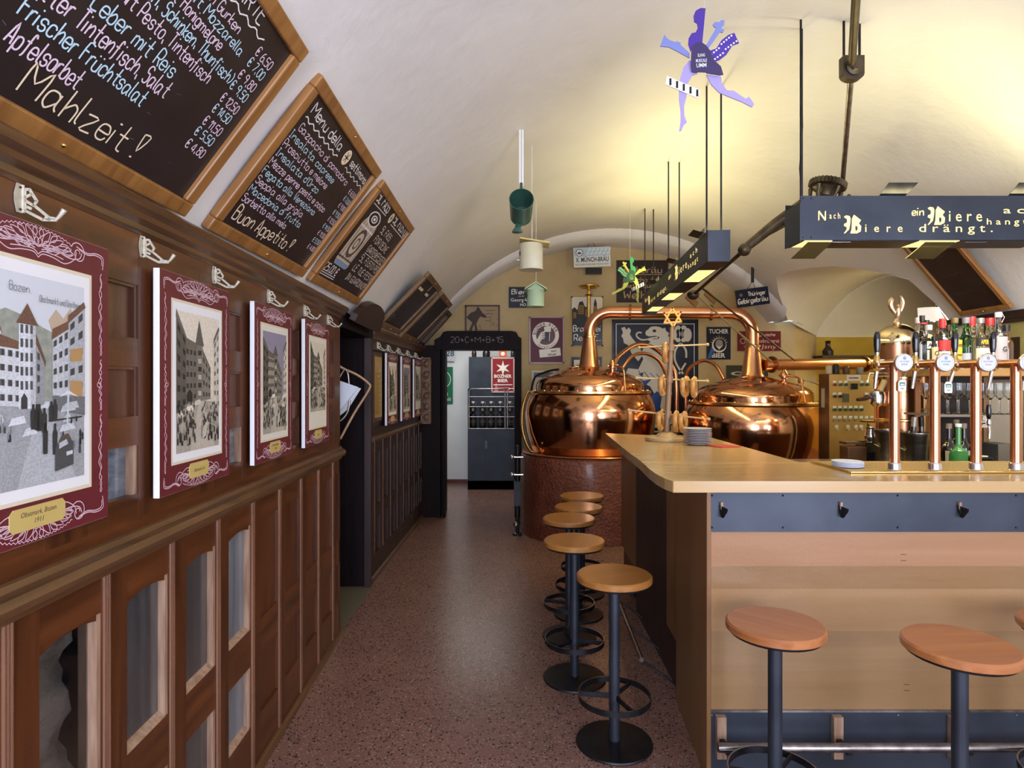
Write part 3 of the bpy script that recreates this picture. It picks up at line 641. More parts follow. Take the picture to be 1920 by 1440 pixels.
# the gold notice
M = LF @ T(.06, 1.25, .004); t = thing('notice_board', 'yellow printed notice on the dark panelling just past the side doorway', 'notice', M=M)
q = MB(M); q.bx(0, .27, 0, .55, -.003, .004, flat('#4a3323', .5)); q.build('frame', flat('#4a3323', .5), t)
q = MB(M); gm = noisy('gilt_paper', (.42, .24, .05), (.50, .36, .09), (3, 3, 5), .4, metal=.3); q.rect(.03, .03, .27, .52, .0045, gm)
for i in range(26): q.rect(.05, .06 + .013 * i, .05 + .19 * (.75 + .25 * math.sin(i * 2.1)), .064 + .013 * i, .0052, flat('#6e4a1a', .6))
for i in range(3): q.text('R', .14 + .06 * (i % 2), .44 - .045 * i, .03, WHITE, z=.0055)
q.build('printed_sheet', gm, t)

# ---------------------------------------------------------------- coat hooks
def hook(M, label, grp):
    t = thing('coat_hook', label, 'coat hook', M=M, group=grp)
    q = MB(M); q.prism([(-.012, -.048), (.010, -.048), (.010, .048), (-.012, .048), (-.022, .012), (-.022, -.012)], 0, .003, NICKEL)
    for z in (-.036, .036): q.ball((0, z, .004), .004, 8, STEELD)
    q.build('back_plate', NICKEL, t, .0008)
    q = MB(M); q.cyl((.010, -.046, .005), (.010, .046, .005), .0055, 10); q.build('hinge_pin', NICKEL, t)
    A = M @ T(.012, 0, .006) @ Matrix.Rotation(-1.50, 4, 'Y'); q = MB(A)
    def pt(X_, Y_): return Vector(((X_ - 520) * 1.45e-4, (530 - Y_) * 1.45e-4))
    for a in ([(548, 290), (548, 790)], [(548, 300), (650, 305), (800, 560), (740, 670)], [(560, 480), (690, 410)], [(560, 560), (720, 660)], [(560, 790), (930, 985), (1215, 985)], [(730, 650), (1060, 930), (1215, 960)], [(600, 700), (680, 740)], [(980, 935), (1080, 985)]):
        for p0, p1 in zip(a, a[1:]):
            p0, p1 = pt(*p0), pt(*p1); d = (p1 - p0).normalized(); n_ = Vector((-d.y, d.x)) * .0046
            q.prism([tuple(p0 + n_ - d * .002), tuple(p0 - n_ - d * .002), tuple(p1 - n_ + d * .002), tuple(p1 + n_ + d * .002)], -.0015, .0015)
    tp = [pt(1195, 985), pt(1260, 930), pt(1330, 830), pt(1390, 740)]
    q.tube([(p.x, p.y, 0) for p in tp], [.005, .006, .0075, .009], 8)
    q.build('folding_arm', NICKEL, t, local=False); return t
hk = [(1.209, 'cream metal coat hook above the nearest poster of the pale tower square'), (1.634, 'cream metal coat hook between the first two oxblood posters'), (2.058, 'cream metal coat hook above the right corner of the dark market poster'),
      (2.56, 'cream metal coat hook above the crowded market poster'), (3.055, 'cream metal coat hook above the pale street poster'), (3.49, 'cream metal coat hook at the panelling end beside the side doorway')]
h0 = None
for u, lb in hk:
    M = LW @ T(u, 1.916, .001) @ Matrix.Scale(.60, 4)
    if h0 is None: h0 = hook(M, lb, 'coat hooks on the brown panelling')
    else: dup(h0, M, lb)
for i, u in enumerate((.20, .56, .98, 1.42, 1.86)):
    dup(h0, LF @ T(u, 1.862, .001) @ Matrix.Scale(.62, 4), 'cream coat hook on the far dark panelling, %s from the side doorway' % ('first', 'second', 'third', 'fourth', 'fifth')[i], 'coat hooks on the far panelling')

# ---------------------------------------------------------------- carved rack at the end doorway
M = fr((-1.03, 6.90, 1.10), (1, 0, 0), (0, 0, 1)); t = thing('carved_rack', 'tall narrow carved wooden rack hung against the end doorway post', 'carving', M=M)
rw = wood('carved_wood', (.09, .045, .025), (.22, .12, .07), 'z', 30, .5)
q = MB(M); q.bx(0, .11, 0, .75, -.12, -.04, rw); q.bx(.0, .018, 0, .75, -.04, 0, rw); q.bx(.0, .11, 0, .02, -.04, 0, rw); q.bx(.0, .11, .73, .75, -.04, 0, rw); q.build('box', rw, t, .003)
for i in range(6):
    q = MB(M); rng = random.Random(i); yc = .075 + .12 * i
    q.ball((.062, yc, -.03), .034, 10, None, None, (1, 1.2, .8))
    for k in range(5): q.ball((.062 + rng.uniform(-.03, .03), yc + rng.uniform(-.045, .045), -.02), .016, 8)
    q.build('carved_figure', rw, t)

# ---------------------------------------------------------------- newspaper on its bent wire holder in the side doorway
M = LW @ T(4.0, 1.0, .0); t = thing('newspaper_holder', 'bent wooden newspaper holder sticking out of the side doorway', 'newspaper holder', M=M)
def LWp(px, py, u): return P(px, py, u)
rp = [P(612, 668, 3.9), P(640, 689, 3.95), P(668, 702, 4.0), P(690, 718, 4.02), P(692, 730, 4.02), P(664, 775, 3.98), P(638, 823, 3.93)]
q = MB(); q.tube(smooth(rp, 4), .008, 8, wood('rattan_bow', (.30, .16, .08), (.46, .28, .16), 'z', 40, .4)); q.build('bow', None, t)
q = MB(); q.tube(smooth([P(630, 720, 3.9), P(650, 692, 3.96), P(655, 760, 3.96), P(640, 788, 3.93), P(622, 790, 3.9)], 4), .006, 8); q.build('inner_bow', RAIL, t)
for i, off in enumerate((0, 5)):
    q = MB(); a = [P(612 + off, 705 + off, 3.91 + .02 * i), P(672 + off, 726 + off * .5, 3.97 + .02 * i), P(648 + off, 762 + off, 3.97 + .02 * i), P(612, 800, 3.91 + .02 * i)]
    nv = (a[1] - a[0]).cross(a[3] - a[0]).normalized() * .002
    q.add([p + nv for p in a] + [p - nv for p in a], [(0, 1, 2, 3), (7, 6, 5, 4), (0, 4, 5, 1), (1, 5, 6, 2), (2, 6, 7, 3), (3, 7, 4, 0)], flat('#c9cfdc', .7))
    if i == 0:
        FM = fr(a[0] + nv * 1.6, a[1] - a[0], a[0] - a[3])
        if (FM.to_3x3() @ Vector((0, 0, 1))).y > 0: FM = fr(a[0] - nv * 1.6, a[1] - a[0], a[0] - a[3])
        for k in range(16): q.rect(.06, -.06 - .011 * k, .15 - .003 * k, -.055 - .011 * k, -.001 if False else .0006, flat('#6b7080', .8), FM)
        q.rect(.06, -.045, .16, -.03, .0006, flat('#5a5f70', .8), FM)
    tag(q.build('newspaper', flat('#c9cfdc', .7)), ('folded newspaper clamped in the bent wooden holder', 'newspaper sheet behind the front page in the bent holder')[i], 'newspaper')

# ================================================================== CHALKBOARDS
BUY = Vector((.601, 0, .799))
def board(name, y0, y1, label, write, x0=-.985, z0=2.054, L=.62, fw=.046, uy=None, fm=FRAMEW, thick=.03, mirror=False, inner=None, cat='chalkboard', grp='chalkboards along the left vault', M=None):
    M = M if M is not None else fr((x0, y0, z0), (0, 1, 0), uy if uy is not None else BUY); W_ = y1 - y0
    t = thing(name, label, cat, M=M, group=grp)
    for a in ((0, W_, 0, fw), (0, W_, L - fw, L), (0, fw, fw, L - fw), (W_ - fw, W_, fw, L - fw)):
        q = MB(M); q.bx(a[0], a[1], a[2], a[3], -thick * .5, thick * .5); o = q.build('frame_rail', fm, t, .005)
    q = MB(M); q.bx(fw * .6, W_ - fw * .6, fw * .6, L - fw * .6, -thick * .4, 0, inner or SLATE)
    if write: write(q, W_, L)
    q.build('writing_surface', inner or SLATE, t)
    for px_, py_ in ((W_ * .5, fw * .45), (W_ * .5, L - fw * .45)):
        q = MB(M); q.ball((px_, py_, thick * .5), .0055, 8, BRASS); q.build('screw', BRASS, t)
    return t
CH = [CH_P, CH_B]
def wr1(q, W_, L):
    rng = random.Random(3); O = W_          # s measured leftwards from the right edge
    def ln(tx, s0, s1, t_, h, c, wd=.0037): q.hand(tx, O + s0, t_ - h * .28, h, c, None, fit=(s1 - s0), wd=wd, rng=rng, wild=.3, slant=.03)
    ln('Mahlzeit !', -.660, -.285, .088, .066, CH_C, .0042)
    ln('Apfelsorbet', -.738, -.552, .146, .043, CH_P); ln('Frischer Früchtsalat', -.748, -.382, .198, .040, CH_B)
    ln('Gebratter Tintenfisch, Salat', -.83, -.338, .246, .042, CH_P); ln('Leber mit Reis', -.642, -.357, .294, .040, CH_B)
    ln('Nudeln mit Pesto, Tintenfisch', -.72, -.250, .343, .036, CH_P, .0034); ln('Salat (Oliven, Schinken, Thunfisch)', -.72, -.180, .384, .034, CH_B, .0034)
    ln('Schinken mit Honigmelone', -.67, -.285, .422, .031, CH_P, .0032); ln('Tomaten mit Mozzarella', -.64, -.212, .454, .029, CH_B, .0032); ln('Gazpacho von Gurken', -.63, -.268, .486, .028, CH_P, .0032)
    ln('MITTAGSKARTE', -.62, -.215, .552, .044, CH_W, .004)
    q.ribbon([(O - .62 + .012 * i, .523 + .006 * math.sin(i * 1.4)) for i in range(38)], .004, .0008, CH_W)
    for i, pr in enumerate(('€ 6,50', '€ 7,00', '€ 9,80', '€ 9,50', '€ 12,50', '€ 14,50', '€ 11,50', '€ 5,50', '€ 4,80')):
        ln(pr, -.172 - .0006 * i, -.078 - .0006 * i, .492 - .0392 * i + (.003 if i % 2 else 0), .025, CH[i % 2], .0030)
    for i in range(22):
        x, y = rng.uniform(.1, W_ - .1), rng.uniform(.05, .5); q.ribbon([(x, y), (x + rng.uniform(-.02, .02), y + rng.uniform(-.004, .004))], .0009, .0004, flat('#7d757a', .9))
board('chalkboard', .80, 1.827, 'largest chalkboard on the vault, German menu ending in Mahlzeit, above the nearest poster', wr1, L=.618)
def star(q, x, y, r, z=.001, bg=CH_C, fg=SLATE):
    q.disc(x, y, r, z, bg)
    for i in range(3):
        a = PI / 3 * i; d = Vector((math.cos(a), math.sin(a))) * r * .7; q.ribbon([(x - d.x, y - d.y), (x + d.x, y + d.y)], r * .16, z + .0003, fg)
def wr2(q, W_, L):
    rng = random.Random(8)
    def ln(tx, s0, s1, t_, h, c, wd=.0036): q.hand(tx, s0, t_, h, c, None, fit=(s1 - s0), wd=wd, rng=rng, wild=.22, slant=-.02)
    ln('Menu della', .10, .46, .520, .042, CH_W, .0052); ln('settimana', .60, .86, .520, .036, CH_W, .0048); star(q, .535, .53, .034)
    q.ribbon([(.09 + .012 * i, .498 + .006 * math.sin(i * 1.3)) for i in range(32)], .005, .0008, CH_W); q.ribbon([(.58 + .012 * i, .498 + .006 * math.sin(i * 1.3)) for i in range(25)], .004, .0008, CH_W)
    its = [('Gazpacho di pomodoro', .10, .70, '€ 6,50'), ('Insalata caprese', .08, .58, '€ 7,00'), ('Prosciutto e melone', .08, .56, '€ 9,80'), ("Insalata d'Orzo", .08, .52, '€ 9,50'), ('Mezze penne pesto e polpo', .08, .68, '€ 12,50'),
           ('Fegato alla Veneziana', .08, .62, '€ 14,50'), ('Seppia alla griglia', .08, .54, '€ 11,50'), ('Macedonia di frutta', .08, .58, '€ 5,50'), ('Sorbetto alla mela', .08, .48, '€ 4,80')]
    for i, (a, s0, s1, pr) in enumerate(its):
        y = .450 - .0385 * i; ln(a, s0, s1, y, .0285, CH[i % 2], .0036); ln(pr, .765, .855, y - .012, .021, CH[i % 2], .0028)
    ln('Buon Appetito !', .10, .64, .072, .055, CH_C, .0055)
board('chalkboard', 1.990, 2.895, 'Italian chalkboard menu headed Menu della settimana, second along the vault', wr2, x0=-1.0, z0=2.059, L=.626)
def wr3(q, W_, L):
    rng = random.Random(9); cw = flat('#d8cfc2', .9)
    def ln(tx, s0, s1, t_, h, c=cw, wd=.0050): q.hand(tx, s0, t_, h, c, None, fit=(s1 - s0), wd=wd, rng=rng, wild=.15)
    ln('5L FASS', .10, .36, .525, .056, CH_W, .008); q.ribbon([(.10, .505), (.36, .512)], .005, .0008, cw); star(q, .46, .53, .032); ln('5L FUSTO', .52, .88, .525, .052, CH_W, .008); q.ribbon([(.52, .505), (.88, .51)], .005, .0008, cw)
    for i, tx in enumerate(('5L FASS', 'FÜR DEINE', 'GARTENFESTE!', '5L FUSTO PER', 'LE TUE FESTE', 'IN GIARDINO!')): ln(tx, .45, .45 + (.24, .33, .42, .45, .45, .42)[i], .430 - .066 * i, .040, cw, .0052)
    q.ribbon([(.45, .285), (.87, .29)], .004, .0008, cw)
    ln('25,00 €', .08, .30, .085, .042, CH_W, .0055); q.ribbon([(.08, .072), (.30, .074)], .004, .0008, CH_W); q.ribbon([(.08, .060), (.30, .062)], .004, .0008, CH_W)
    g = flat('#c9b9a2', .9); d = flat('#5a4a40', .9); bl = flat('#7f95b0', .9)   # the drawn keg
    q.poly([(.15, .14), (.34, .14), (.36, .17), (.37, .40), (.34, .45), (.16, .45), (.13, .40), (.13, .17)], .0010, g); q.disc(.25, .45, .10, .0012, SLATE, sy=.42); q.ring(.25, .45, .085, .10, .0014, CH_W, sy=.42); q.ring(.25, .45, .035, .05, .0014, CH_W, sy=.42); q.disc(.25, .45, .02, .0014, CH_W, sy=.42)
    q.poly([(.13, .17), (.37, .17), (.36, .15), (.34, .14), (.16, .14)], .0013, bl); q.ring(.25, .29, .055, .075, .0013, d, sy=1.2); q.ring(.25, .29, .02, .03, .0013, d, sy=1.2)
    for x in (.155, .20, .30, .345): q.ribbon([(x, .18), (x, .41)], .007, .0013, d)
    for y in (.19, .385): q.ribbon([(.13, y), (.37, y)], .010, .0013, CH_W if y > .3 else d)
board('chalkboard', 3.00, 3.92, 'chalkboard with a drawn keg advertising 5L Fass, third along the vault', wr3, x0=-1.0, z0=2.062, L=.612)
def scribble(q, x, y, l, a, m, rng):      # half rubbed out chalk lines
    n = int(l / .007); q.ribbon([(x + .007 * i + rng.uniform(-.002, .002), y + a * rng.uniform(-1, 1) * (0 if i % 7 == 6 else 1)) for i in range(n)], .0022, .0008, m)
def wr4(q, W_, L):
    rng = random.Random(4); c = flat('#8d8580', .9)
    q.ribbon([(W_ * .5, .10), (W_ * .5, .42)], .004, .0008, c)
    q.rect(.12, .42, .30, .445, .001, CH_C); q.rect(.46, .42, .60, .445, .001, CH_C); q.rect(.44, .46, .46, .53, .001, CH_C)
    for k in range(9):
        x, y = (.10 if k % 2 else .42), .09 + .036 * k; scribble(q, x, y, .20, .010, c, rng)
    q.ring(.16, .11, .03, .036, .001, c)
board('chalkboard', 4.70, 5.48, 'small crowded chalkboard leaning on the vault past the scalloped crest', wr4, x0=-1.03, z0=2.0, L=.57, uy=Vector((.68, 0, .70)), fw=.05, fm=FRAMEX)
def wr5(q, W_, L):
    rng = random.Random(6); c = flat('#7d7470', .9)
    q.rect(.10, .10, .13, .26, .001, flat('#a39686', .8)); q.rect(.10, .30, .125, .42, .001, flat('#a39686', .8))
    for k in range(9): scribble(q, .22, .07 + .042 * k, .32, .011, c, rng)
board('chalkboard', 5.60, 6.45, 'dim chalkboard overlapping its neighbour on the far vault', wr5, x0=-1.03, z0=1.985, L=.57, uy=Vector((.68, 0, .70)), fw=.055, fm=FRAMEX)
board('display_board', 6.52, 6.92, 'empty beige framed board, last on the vault before the end wall', None, x0=-1.02, z0=1.975, L=.50, uy=Vector((.66, 0, .72)), fw=.05, fm=DARKP, inner=flat('#8d7f6c', .8), cat='board')
# right vault board, behind the long lamp
BR = fr((3.27, 4.46, 2.05), (0, -1, 0), (-.56, 0, .66))
def wr6(q, W_, L):
    rng = random.Random(2); c = flat('#6d6460', .9)
    for k in range(3): scribble(q, .10, .18 + .16 * k, .18, .012, c, rng)
board('chalkboard', 0, .46, 'wiped dark chalkboard on the right vault above the liquor bottles', wr6, L=.86, M=BR, fw=.035, grp='chalkboard on the right vault')

# ================================================================== THE BAR
TOPZ, UND = 1.184, 1.141
LS = lambda Y: .71 + .036 * Y              # left side of the bar body
bar = thing('bar_counter', 'L-shaped beech bar counter with blued steel bands and brass foot rails', 'bar counter', (1.6, 2.6, 0))
out = [(.607, 2.31), (.592, 2.38), (.586, 2.50), (.592, 2.65), (.603, 2.80), (.613, 2.95), (.622, 3.2), (.640, 3.6), (.696, 4.575), (1.36, 4.17), (1.345, 2.87), (3.34, 2.87), (3.34, 2.31)]
mb = MB(); mb.prism(out, UND, TOPZ, BEECHT)
mb.build('worktop', BEECHT, bar, .004)
mb = MB()
for z0, z1, c1, c2 in ((.839, .974, (0.311, 0.151, 0.066), (0.373, 0.193, 0.092)), (.750, .839, (0.230, 0.118, 0.044), (0.280, 0.151, 0.060)), (.585, .750, (0.292, 0.160, 0.065), (0.348, 0.199, 0.087)), (.430, .585, (0.223, 0.126, 0.053), (0.298, 0.173, 0.076)), (.278, .430, (0.218, 0.118, 0.046), (0.286, 0.163, 0.069))): mb.bx(.775, 3.34, 2.395, 2.45, z0, z1, wood('beech_plank_%d' % (z0 * 1000), c1, c2, 'x', 16, .3, .2))
for x, z in ((2.395 and (1695 - 960) / F * 2.39, EYE - 326 / F * 2.39), (1.54, .365)): mb.bx(x - .01, x + .012, 2.3945, 2.396, z - .013, z - .011, BLACK); mb.bx(x - .01, x + .012, 2.3945, 2.396, z + .011, z + .013, BLACK)
mb.build('front_panel', BEECH, bar)
mb = MB(); mb.bx(.775, 3.34, 2.388, 2.45, .974, UND, STEEL)
for x in (1335, 1468, 1683, 1905, 2120):
    for y in (929, 989): q = P(x, y, 2.388); mb.ball((q.x, 2.388, q.z), .0042, 8, STEELD)
mb.build('steel_band', STEEL, bar)
mb = MB(); mb.bx(.775, 3.34, 2.390, 2.45, 0, .278, STEEL); mb.bx(.775, 3.34, 2.386, 2.392, .272, .280, RAIL)
for x in (1335, 1462, 1684, 1906): q = P(x, 1341, 2.39); mb.ball((q.x, 2.39, q.z), .0035, 8, RAIL)
mb.build('kick_plate', STEEL, bar)
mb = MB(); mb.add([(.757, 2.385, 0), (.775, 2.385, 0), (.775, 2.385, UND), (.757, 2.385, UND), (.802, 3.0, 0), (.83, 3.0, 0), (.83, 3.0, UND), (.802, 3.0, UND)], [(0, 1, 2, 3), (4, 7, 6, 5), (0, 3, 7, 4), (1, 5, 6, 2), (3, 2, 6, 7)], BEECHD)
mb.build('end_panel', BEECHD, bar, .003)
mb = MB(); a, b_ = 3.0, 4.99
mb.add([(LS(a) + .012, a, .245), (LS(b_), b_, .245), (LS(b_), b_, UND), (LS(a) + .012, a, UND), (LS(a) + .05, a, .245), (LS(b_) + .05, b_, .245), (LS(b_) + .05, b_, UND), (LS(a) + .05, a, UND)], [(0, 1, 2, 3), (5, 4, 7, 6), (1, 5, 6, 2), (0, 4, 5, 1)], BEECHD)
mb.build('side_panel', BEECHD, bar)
mb = MB()
mb.add([(LS(a) + .03, a, 0), (LS(b_) + .02, b_, 0), (LS(b_) + .02, b_, .245), (LS(a) + .03, a, .245)], [(0, 1, 2, 3)], STEELD)
for k in range(4): yy = 3.2 + .42 * k; mb.bx(LS(yy) + .018, LS(yy) + .03, yy, yy + .012, 0, .245, STEEL)
mb.build('side_kick_plate', STEELD, bar)
mb = MB(); mb.bx(.84, 1.30, 3.0, 4.15, 0, UND, DARKP); mb.bx(.80, 3.34, 2.45, 2.82, 0, UND, DARKP); mb.build('carcass', DARKP, bar)
# foot rails
mb = MB(); zr, yr = EYE - 682 / F * 2.29, 2.29; mb.cyl(((1346 - 960) / F * yr, yr, zr), (3.3, yr, zr), .0165, 16, RAIL)
mb.build('foot_rail', RAIL, bar)
for x in (1355, 1575, 1795):
    q = P(x, 1400, 2.36); mb = MB(); mb.bx(q.x - .018, q.x + .018, 2.368, 2.392, .10, .262, LITBARE); mb.bx(q.x - .010, q.x + .010, 2.29, 2.37, zr - .03, zr - .012, STEELD); mb.build('rail_bracket', LITBARE, bar)
mb = MB(); mb.cyl((.653, 3.09, .16), (.70, 4.45, .16), .012, 12, RAIL); mb.build('foot_rail', RAIL, bar)
for yy in (3.12, 3.55, 3.98, 4.40):
    mb = MB(); x = .653 + (yy - 3.09) * .0346; mb.cyl((x, yy, .15), (LS(yy) + .03, yy - .05, .02), .006, 8, STEELD); mb.build('rail_bracket', STEELD, bar)
# bag hooks on the steel band
for x in (1352, 1575, 1797):
    q = P(x, 957, 2.388); mb = MB(); mb.bx(q.x - .0045, q.x + .0045, 2.376, 2.390, q.z + .004, q.z + .034, LITBARE)
    mb.add([(q.x - .004, 2.378, q.z + .02), (q.x + .012, 2.350, q.z + .012), (q.x + .012, 2.350, q.z + .002), (q.x + .002, 2.366, q.z - .026), (q.x - .006, 2.376, q.z - .024), (q.x - .007, 2.386, q.z + .0)], [(0, 1, 2, 3, 4, 5)], BLACK)
    mb.tube([(q.x - .003, 2.386, q.z + .022), (q.x, 2.37, q.z - .02), (q.x + .010, 2.350, q.z + .012)], [.005, .005, .004], 8, BLACK)
    mb.build('bag_hook', BLACK, bar)
# drip tray let into the counter
t = thing('drip_tray', 'perforated brass drip tray under the copper beer columns', 'drip tray', (2.3, 2.68, TOPZ))
TR = noisy('perforated_brass', (.36, .24, .09), (.70, .52, .24), (170, 170, 170), .3, .5, .8, lo=.45, hi=.55)
mb = MB(); mb.bx(1.40, 3.1, 2.52, 2.83, TOPZ + .0005, TOPZ + .006, TR); mb.build('perforated_plate', TR, t)
mb = MB()
for q in ((1.385, 3.1, 2.505, 2.52), (1.385, 3.1, 2.83, 2.845), (1.385, 1.40, 2.52, 2.83)): mb.bx(*q, TOPZ + .0005, TOPZ + .009, BRASS)
mb.build('rim', BRASS, t, .002)

# ---------------------------------------------------------------- bar stools
def make_stool(M, label, seatm):
    t = thing('bar_stool', label, 'bar stool', M=M, group='round bar stools along the counter')
    q = MB(M); q.lathe([(0, .700), (.155, .700), (.1615, .704), (.1625, .712), (.1615, .724), (.155, .730), (0, .730)], 48, seatm); q.build('seat', seatm, t)
    q = MB(M); q.lathe([(0, .692), (.150, .692), (.152, .700), (0, .700)], 40, STEELD); q.build('seat_plate', STEELD, t)
    q = MB(M); q.cyl((0, 0, .008), (0, 0, .694), .0235, 20, STEEL); q.lathe([(.026, .010), (.026, .016), (.0235, .018)], 20, STEELD); q.build('column', STEEL, t)
    q = MB(M); q.lathe([(.1565, .190), (.1565, .215), (.1515, .215), (.1515, .190), (.1565, .190)], 48, STEELD, cap0=False, cap1=False)
    q.ring(0, 0, .1515, .1567, .2153, RAIL)
    for a in (.5, .5 + 2 * PI / 3, .5 + 4 * PI / 3): q.bx(.02, .153, -.003, .003, .192, .213, STEELD, RZ(a))
    q.build('foot_ring', STEELD, t)
    q = MB(M); q.lathe([(0, 0), (.163, 0), (.165, .004), (.162, .010), (.05, .013), (0, .013)], 48, STEELD); q.build('base_plate', STEELD, t)
    return t
sp = [(.442, 2.65, .4, 'wooden bar stool at the left side of the bar, nearest of that row', 1), (.329, 3.23, 1.3, 'bar stool set out into the passage, second in the row along the bar side', 1), (.351, 3.77, .2, 'bar stool third in the row along the bar side, ahead of the red plinth', 1),
      (.448, 4.12, 2.0, 'bar stool fourth in the row along the bar side, close to the red plinth', 1), (.516, 4.53, .8, 'last bar stool of the row, against the red plinth', 1),
      (.905, 2.11, 2.4, 'reddish wooden bar stool before the bar front, nearest the counter corner', 0), (1.42, 1.945, .1, 'reddish wooden bar stool before the bar front, closest to the camera', 0), (1.930, 2.10, 1.0, 'bar stool cut by the edge of the photo before the bar front', 0)]
s0 = {}
for x, y, a, lb, g in sp:
    M = T(x, y, 0) @ RZ(a)
    if g not in s0: s0[g] = make_stool(M, lb, (SEATW, SEATO)[g])
    else: dup(s0[g], M, lb)

# ---------------------------------------------------------------- beer columns
def tap(M, label, med, tagd, spout, lean):
    t = thing('beer_column', label, 'beer tap', M=M, group='copper beer columns on the counter')
    q = MB(M); q.cyl((0, 0, .02), (0, 0, .445), .0195, 24, COPPERP); q.build('column', COPPERP, t)
    q = MB(M); q.lathe([(.026, 0), (.027, .004), (.0245, .008), (.0245, .028), (.0205, .034)], 24, CHROME); q.build('base_flange', CHROME, t)
    q = MB(M); q.cyl((0, -.05, .445), (0, .09, .445), .0175, 20, COPPERP); q.lathe([(.021, -.004), (.021, .006)], 20, CHROME, T(0, .085, .445) @ Matrix.Rotation(-PI / 2, 4, 'X')); q.build('head_pipe', COPPERP, t)
    MM = M @ T(0, -.052, .447) @ Matrix.Rotation(PI / 2, 4, 'X'); q = MB(MM)
    q.lathe([(0, 0), (.037, 0), (.0385, .006), (.0365, .013), (.033, .014)], 40, flat('#a88f84', .25, .6)); q.build('badge_rim', None, t)
    q = MB(MM); q.disc(0, 0, .0335, .0142, flat('#cfd6e2', .35), n=40); q.ring(0, 0, .028, .0287, .0146, flat('#5a5f86', .5)); dk = flat('#46507c' if med < 2 else '#a0444c', .5)
    tx = [('BOZNER', 'BIER'), ('BOZNER', 'DUNKEL'), ('BOZNER', 'Spezial')][med]
    q.text(tx[0], 0, .001, .0068, dk, fit=.038, z=.0147); q.text(tx[1], 0, -.011, .0075, dk, fit=.026, z=.0147, shear=.3 if med == 2 else 0); star(q, 0, .018, .006, .0147, dk, WHITE); q.build('badge', None, t)
    # tap at the barman's end
    q = MB(M); B_ = T(0, .105, .445); q.cyl((0, .085, .445), (0, .125, .445), .014, 16, BRASS); q.lathe([(.010, -.03), (.017, -.02), (.018, .012), (.012, .026), (.009, .04)], 16, BRASS, T(0, .122, .445)); q.cyl((-.03, .122, .452), (.028, .122, .452), .005, 8, BRASS); q.ball((-.032, .122, .452), .009, 10, BRASS); q.build('valve', BRASS, t)
    q = MB(M @ T(0, .122, .445) @ Matrix.Rotation(lean, 4, 'Y')); q.tube([(0, 0, -.025), (0, .003, -.06), (0, .006, -.105)], [.0085, .0075, .0065], 12, CHROME); q.build('spout', CHROME, t)
    q = MB(M @ T(0, .122, .445)); q.lathe([(.007, .035), (.009, .048), (.009, .052)], 14, CHROME, cap1=False); q.lathe([(.009, .052), (.0125, .075), (.0140, .105), (.0125, .132), (.008, .142), (0, .144)], 18, BLACKG); q.build('handle', BLACKG, t)
    if tagd:
        dx, dz = tagd; MM = M @ T(dx, -.03, dz) @ Matrix.Rotation(PI / 2, 4, 'X'); q = MB(MM)
        q.prism([(-.013, -.022), (.013, -.022), (.016, -.018), (.016, .014), (.009, .024), (-.009, .024), (-.016, .014), (-.016, -.018)], 0, .002, flat('#d8dccf', .5)); q.rect(-.011, .001, .011, .015, .0026, flat('#3d7565', .5)); q.rect(-.008, .004, .008, .009, .003, WHITE); q.rect(-.008, -.010, .008, -.008, .0026, flat('#6b7a68', .5)); q.rect(-.005, -.014, .005, -.012, .0026, flat('#6b7a68', .5))
        for sx in (-1, 1): q.tube([(sx * .004, .023, .001), (sx * .012, .065, .012), (sx * .010, .075, .02)], .0008, 6, flat('#caa27a', .6))
        q.build('paper_tag', flat('#d8dccf', .5), t)
    return t
tl = [(1.590, 'copper beer column with white badge and low paper tag, nearest the brewing kettles', 0, (.012, .352), 0, .06), (1.758, 'copper beer column with its paper tag hanging right of the tube, second along the tray', 1, (.034, .345), 0, .10),
      (1.929, 'copper beer column with a pink lettered badge and no paper tag', 2, None, 0, .22), (2.095, 'copper beer column at the photo edge, fourth along the tray', 0, (.02, .355), 0, .15)]
for x, lb, md, tg, sp_, ln_ in tl: tap(T(x, 2.55, TOPZ + .006), lb, md, tg, sp_, ln_)

# ---------------------------------------------------------------- on the counter
# coasters
pc = MB(); pc.lathe([(0, 0), (.062, 0), (.063, .0012), (.062, .0024), (0, .0024)], 40)
c0 = None
cpos = T(1.458, 2.665, TOPZ + .009)
for i in range(9):
    rng = random.Random(i); M = cpos @ T(rng.uniform(-.003, .003), rng.uniform(-.003, .003), .0026 * i)
    lb = 'white beer coaster %s in the low stack by the first beer column' % ('lying lowest', 'second from the bottom', 'third from the bottom', 'fourth from the bottom', 'in the middle', 'fourth from the top', 'third from the top', 'second from the top', 'on top')[i]
    if c0 is None: q = MB(M); q.v, q.f, q.fm, q.fs = [M @ v for v in pc.v], pc.f, pc.fm, pc.fs; c0 = tag(q.build('beer_coaster', flat('#c4c8d8', .7)), lb, 'coaster', 'stack of beer coasters'); base = c0.location.copy(); b0 = cpos.inverted()
    else:
        o = c0.copy(); C.objects.link(o); o.location = base + M.to_translation() - cpos.to_translation() ; o['label'] = lb
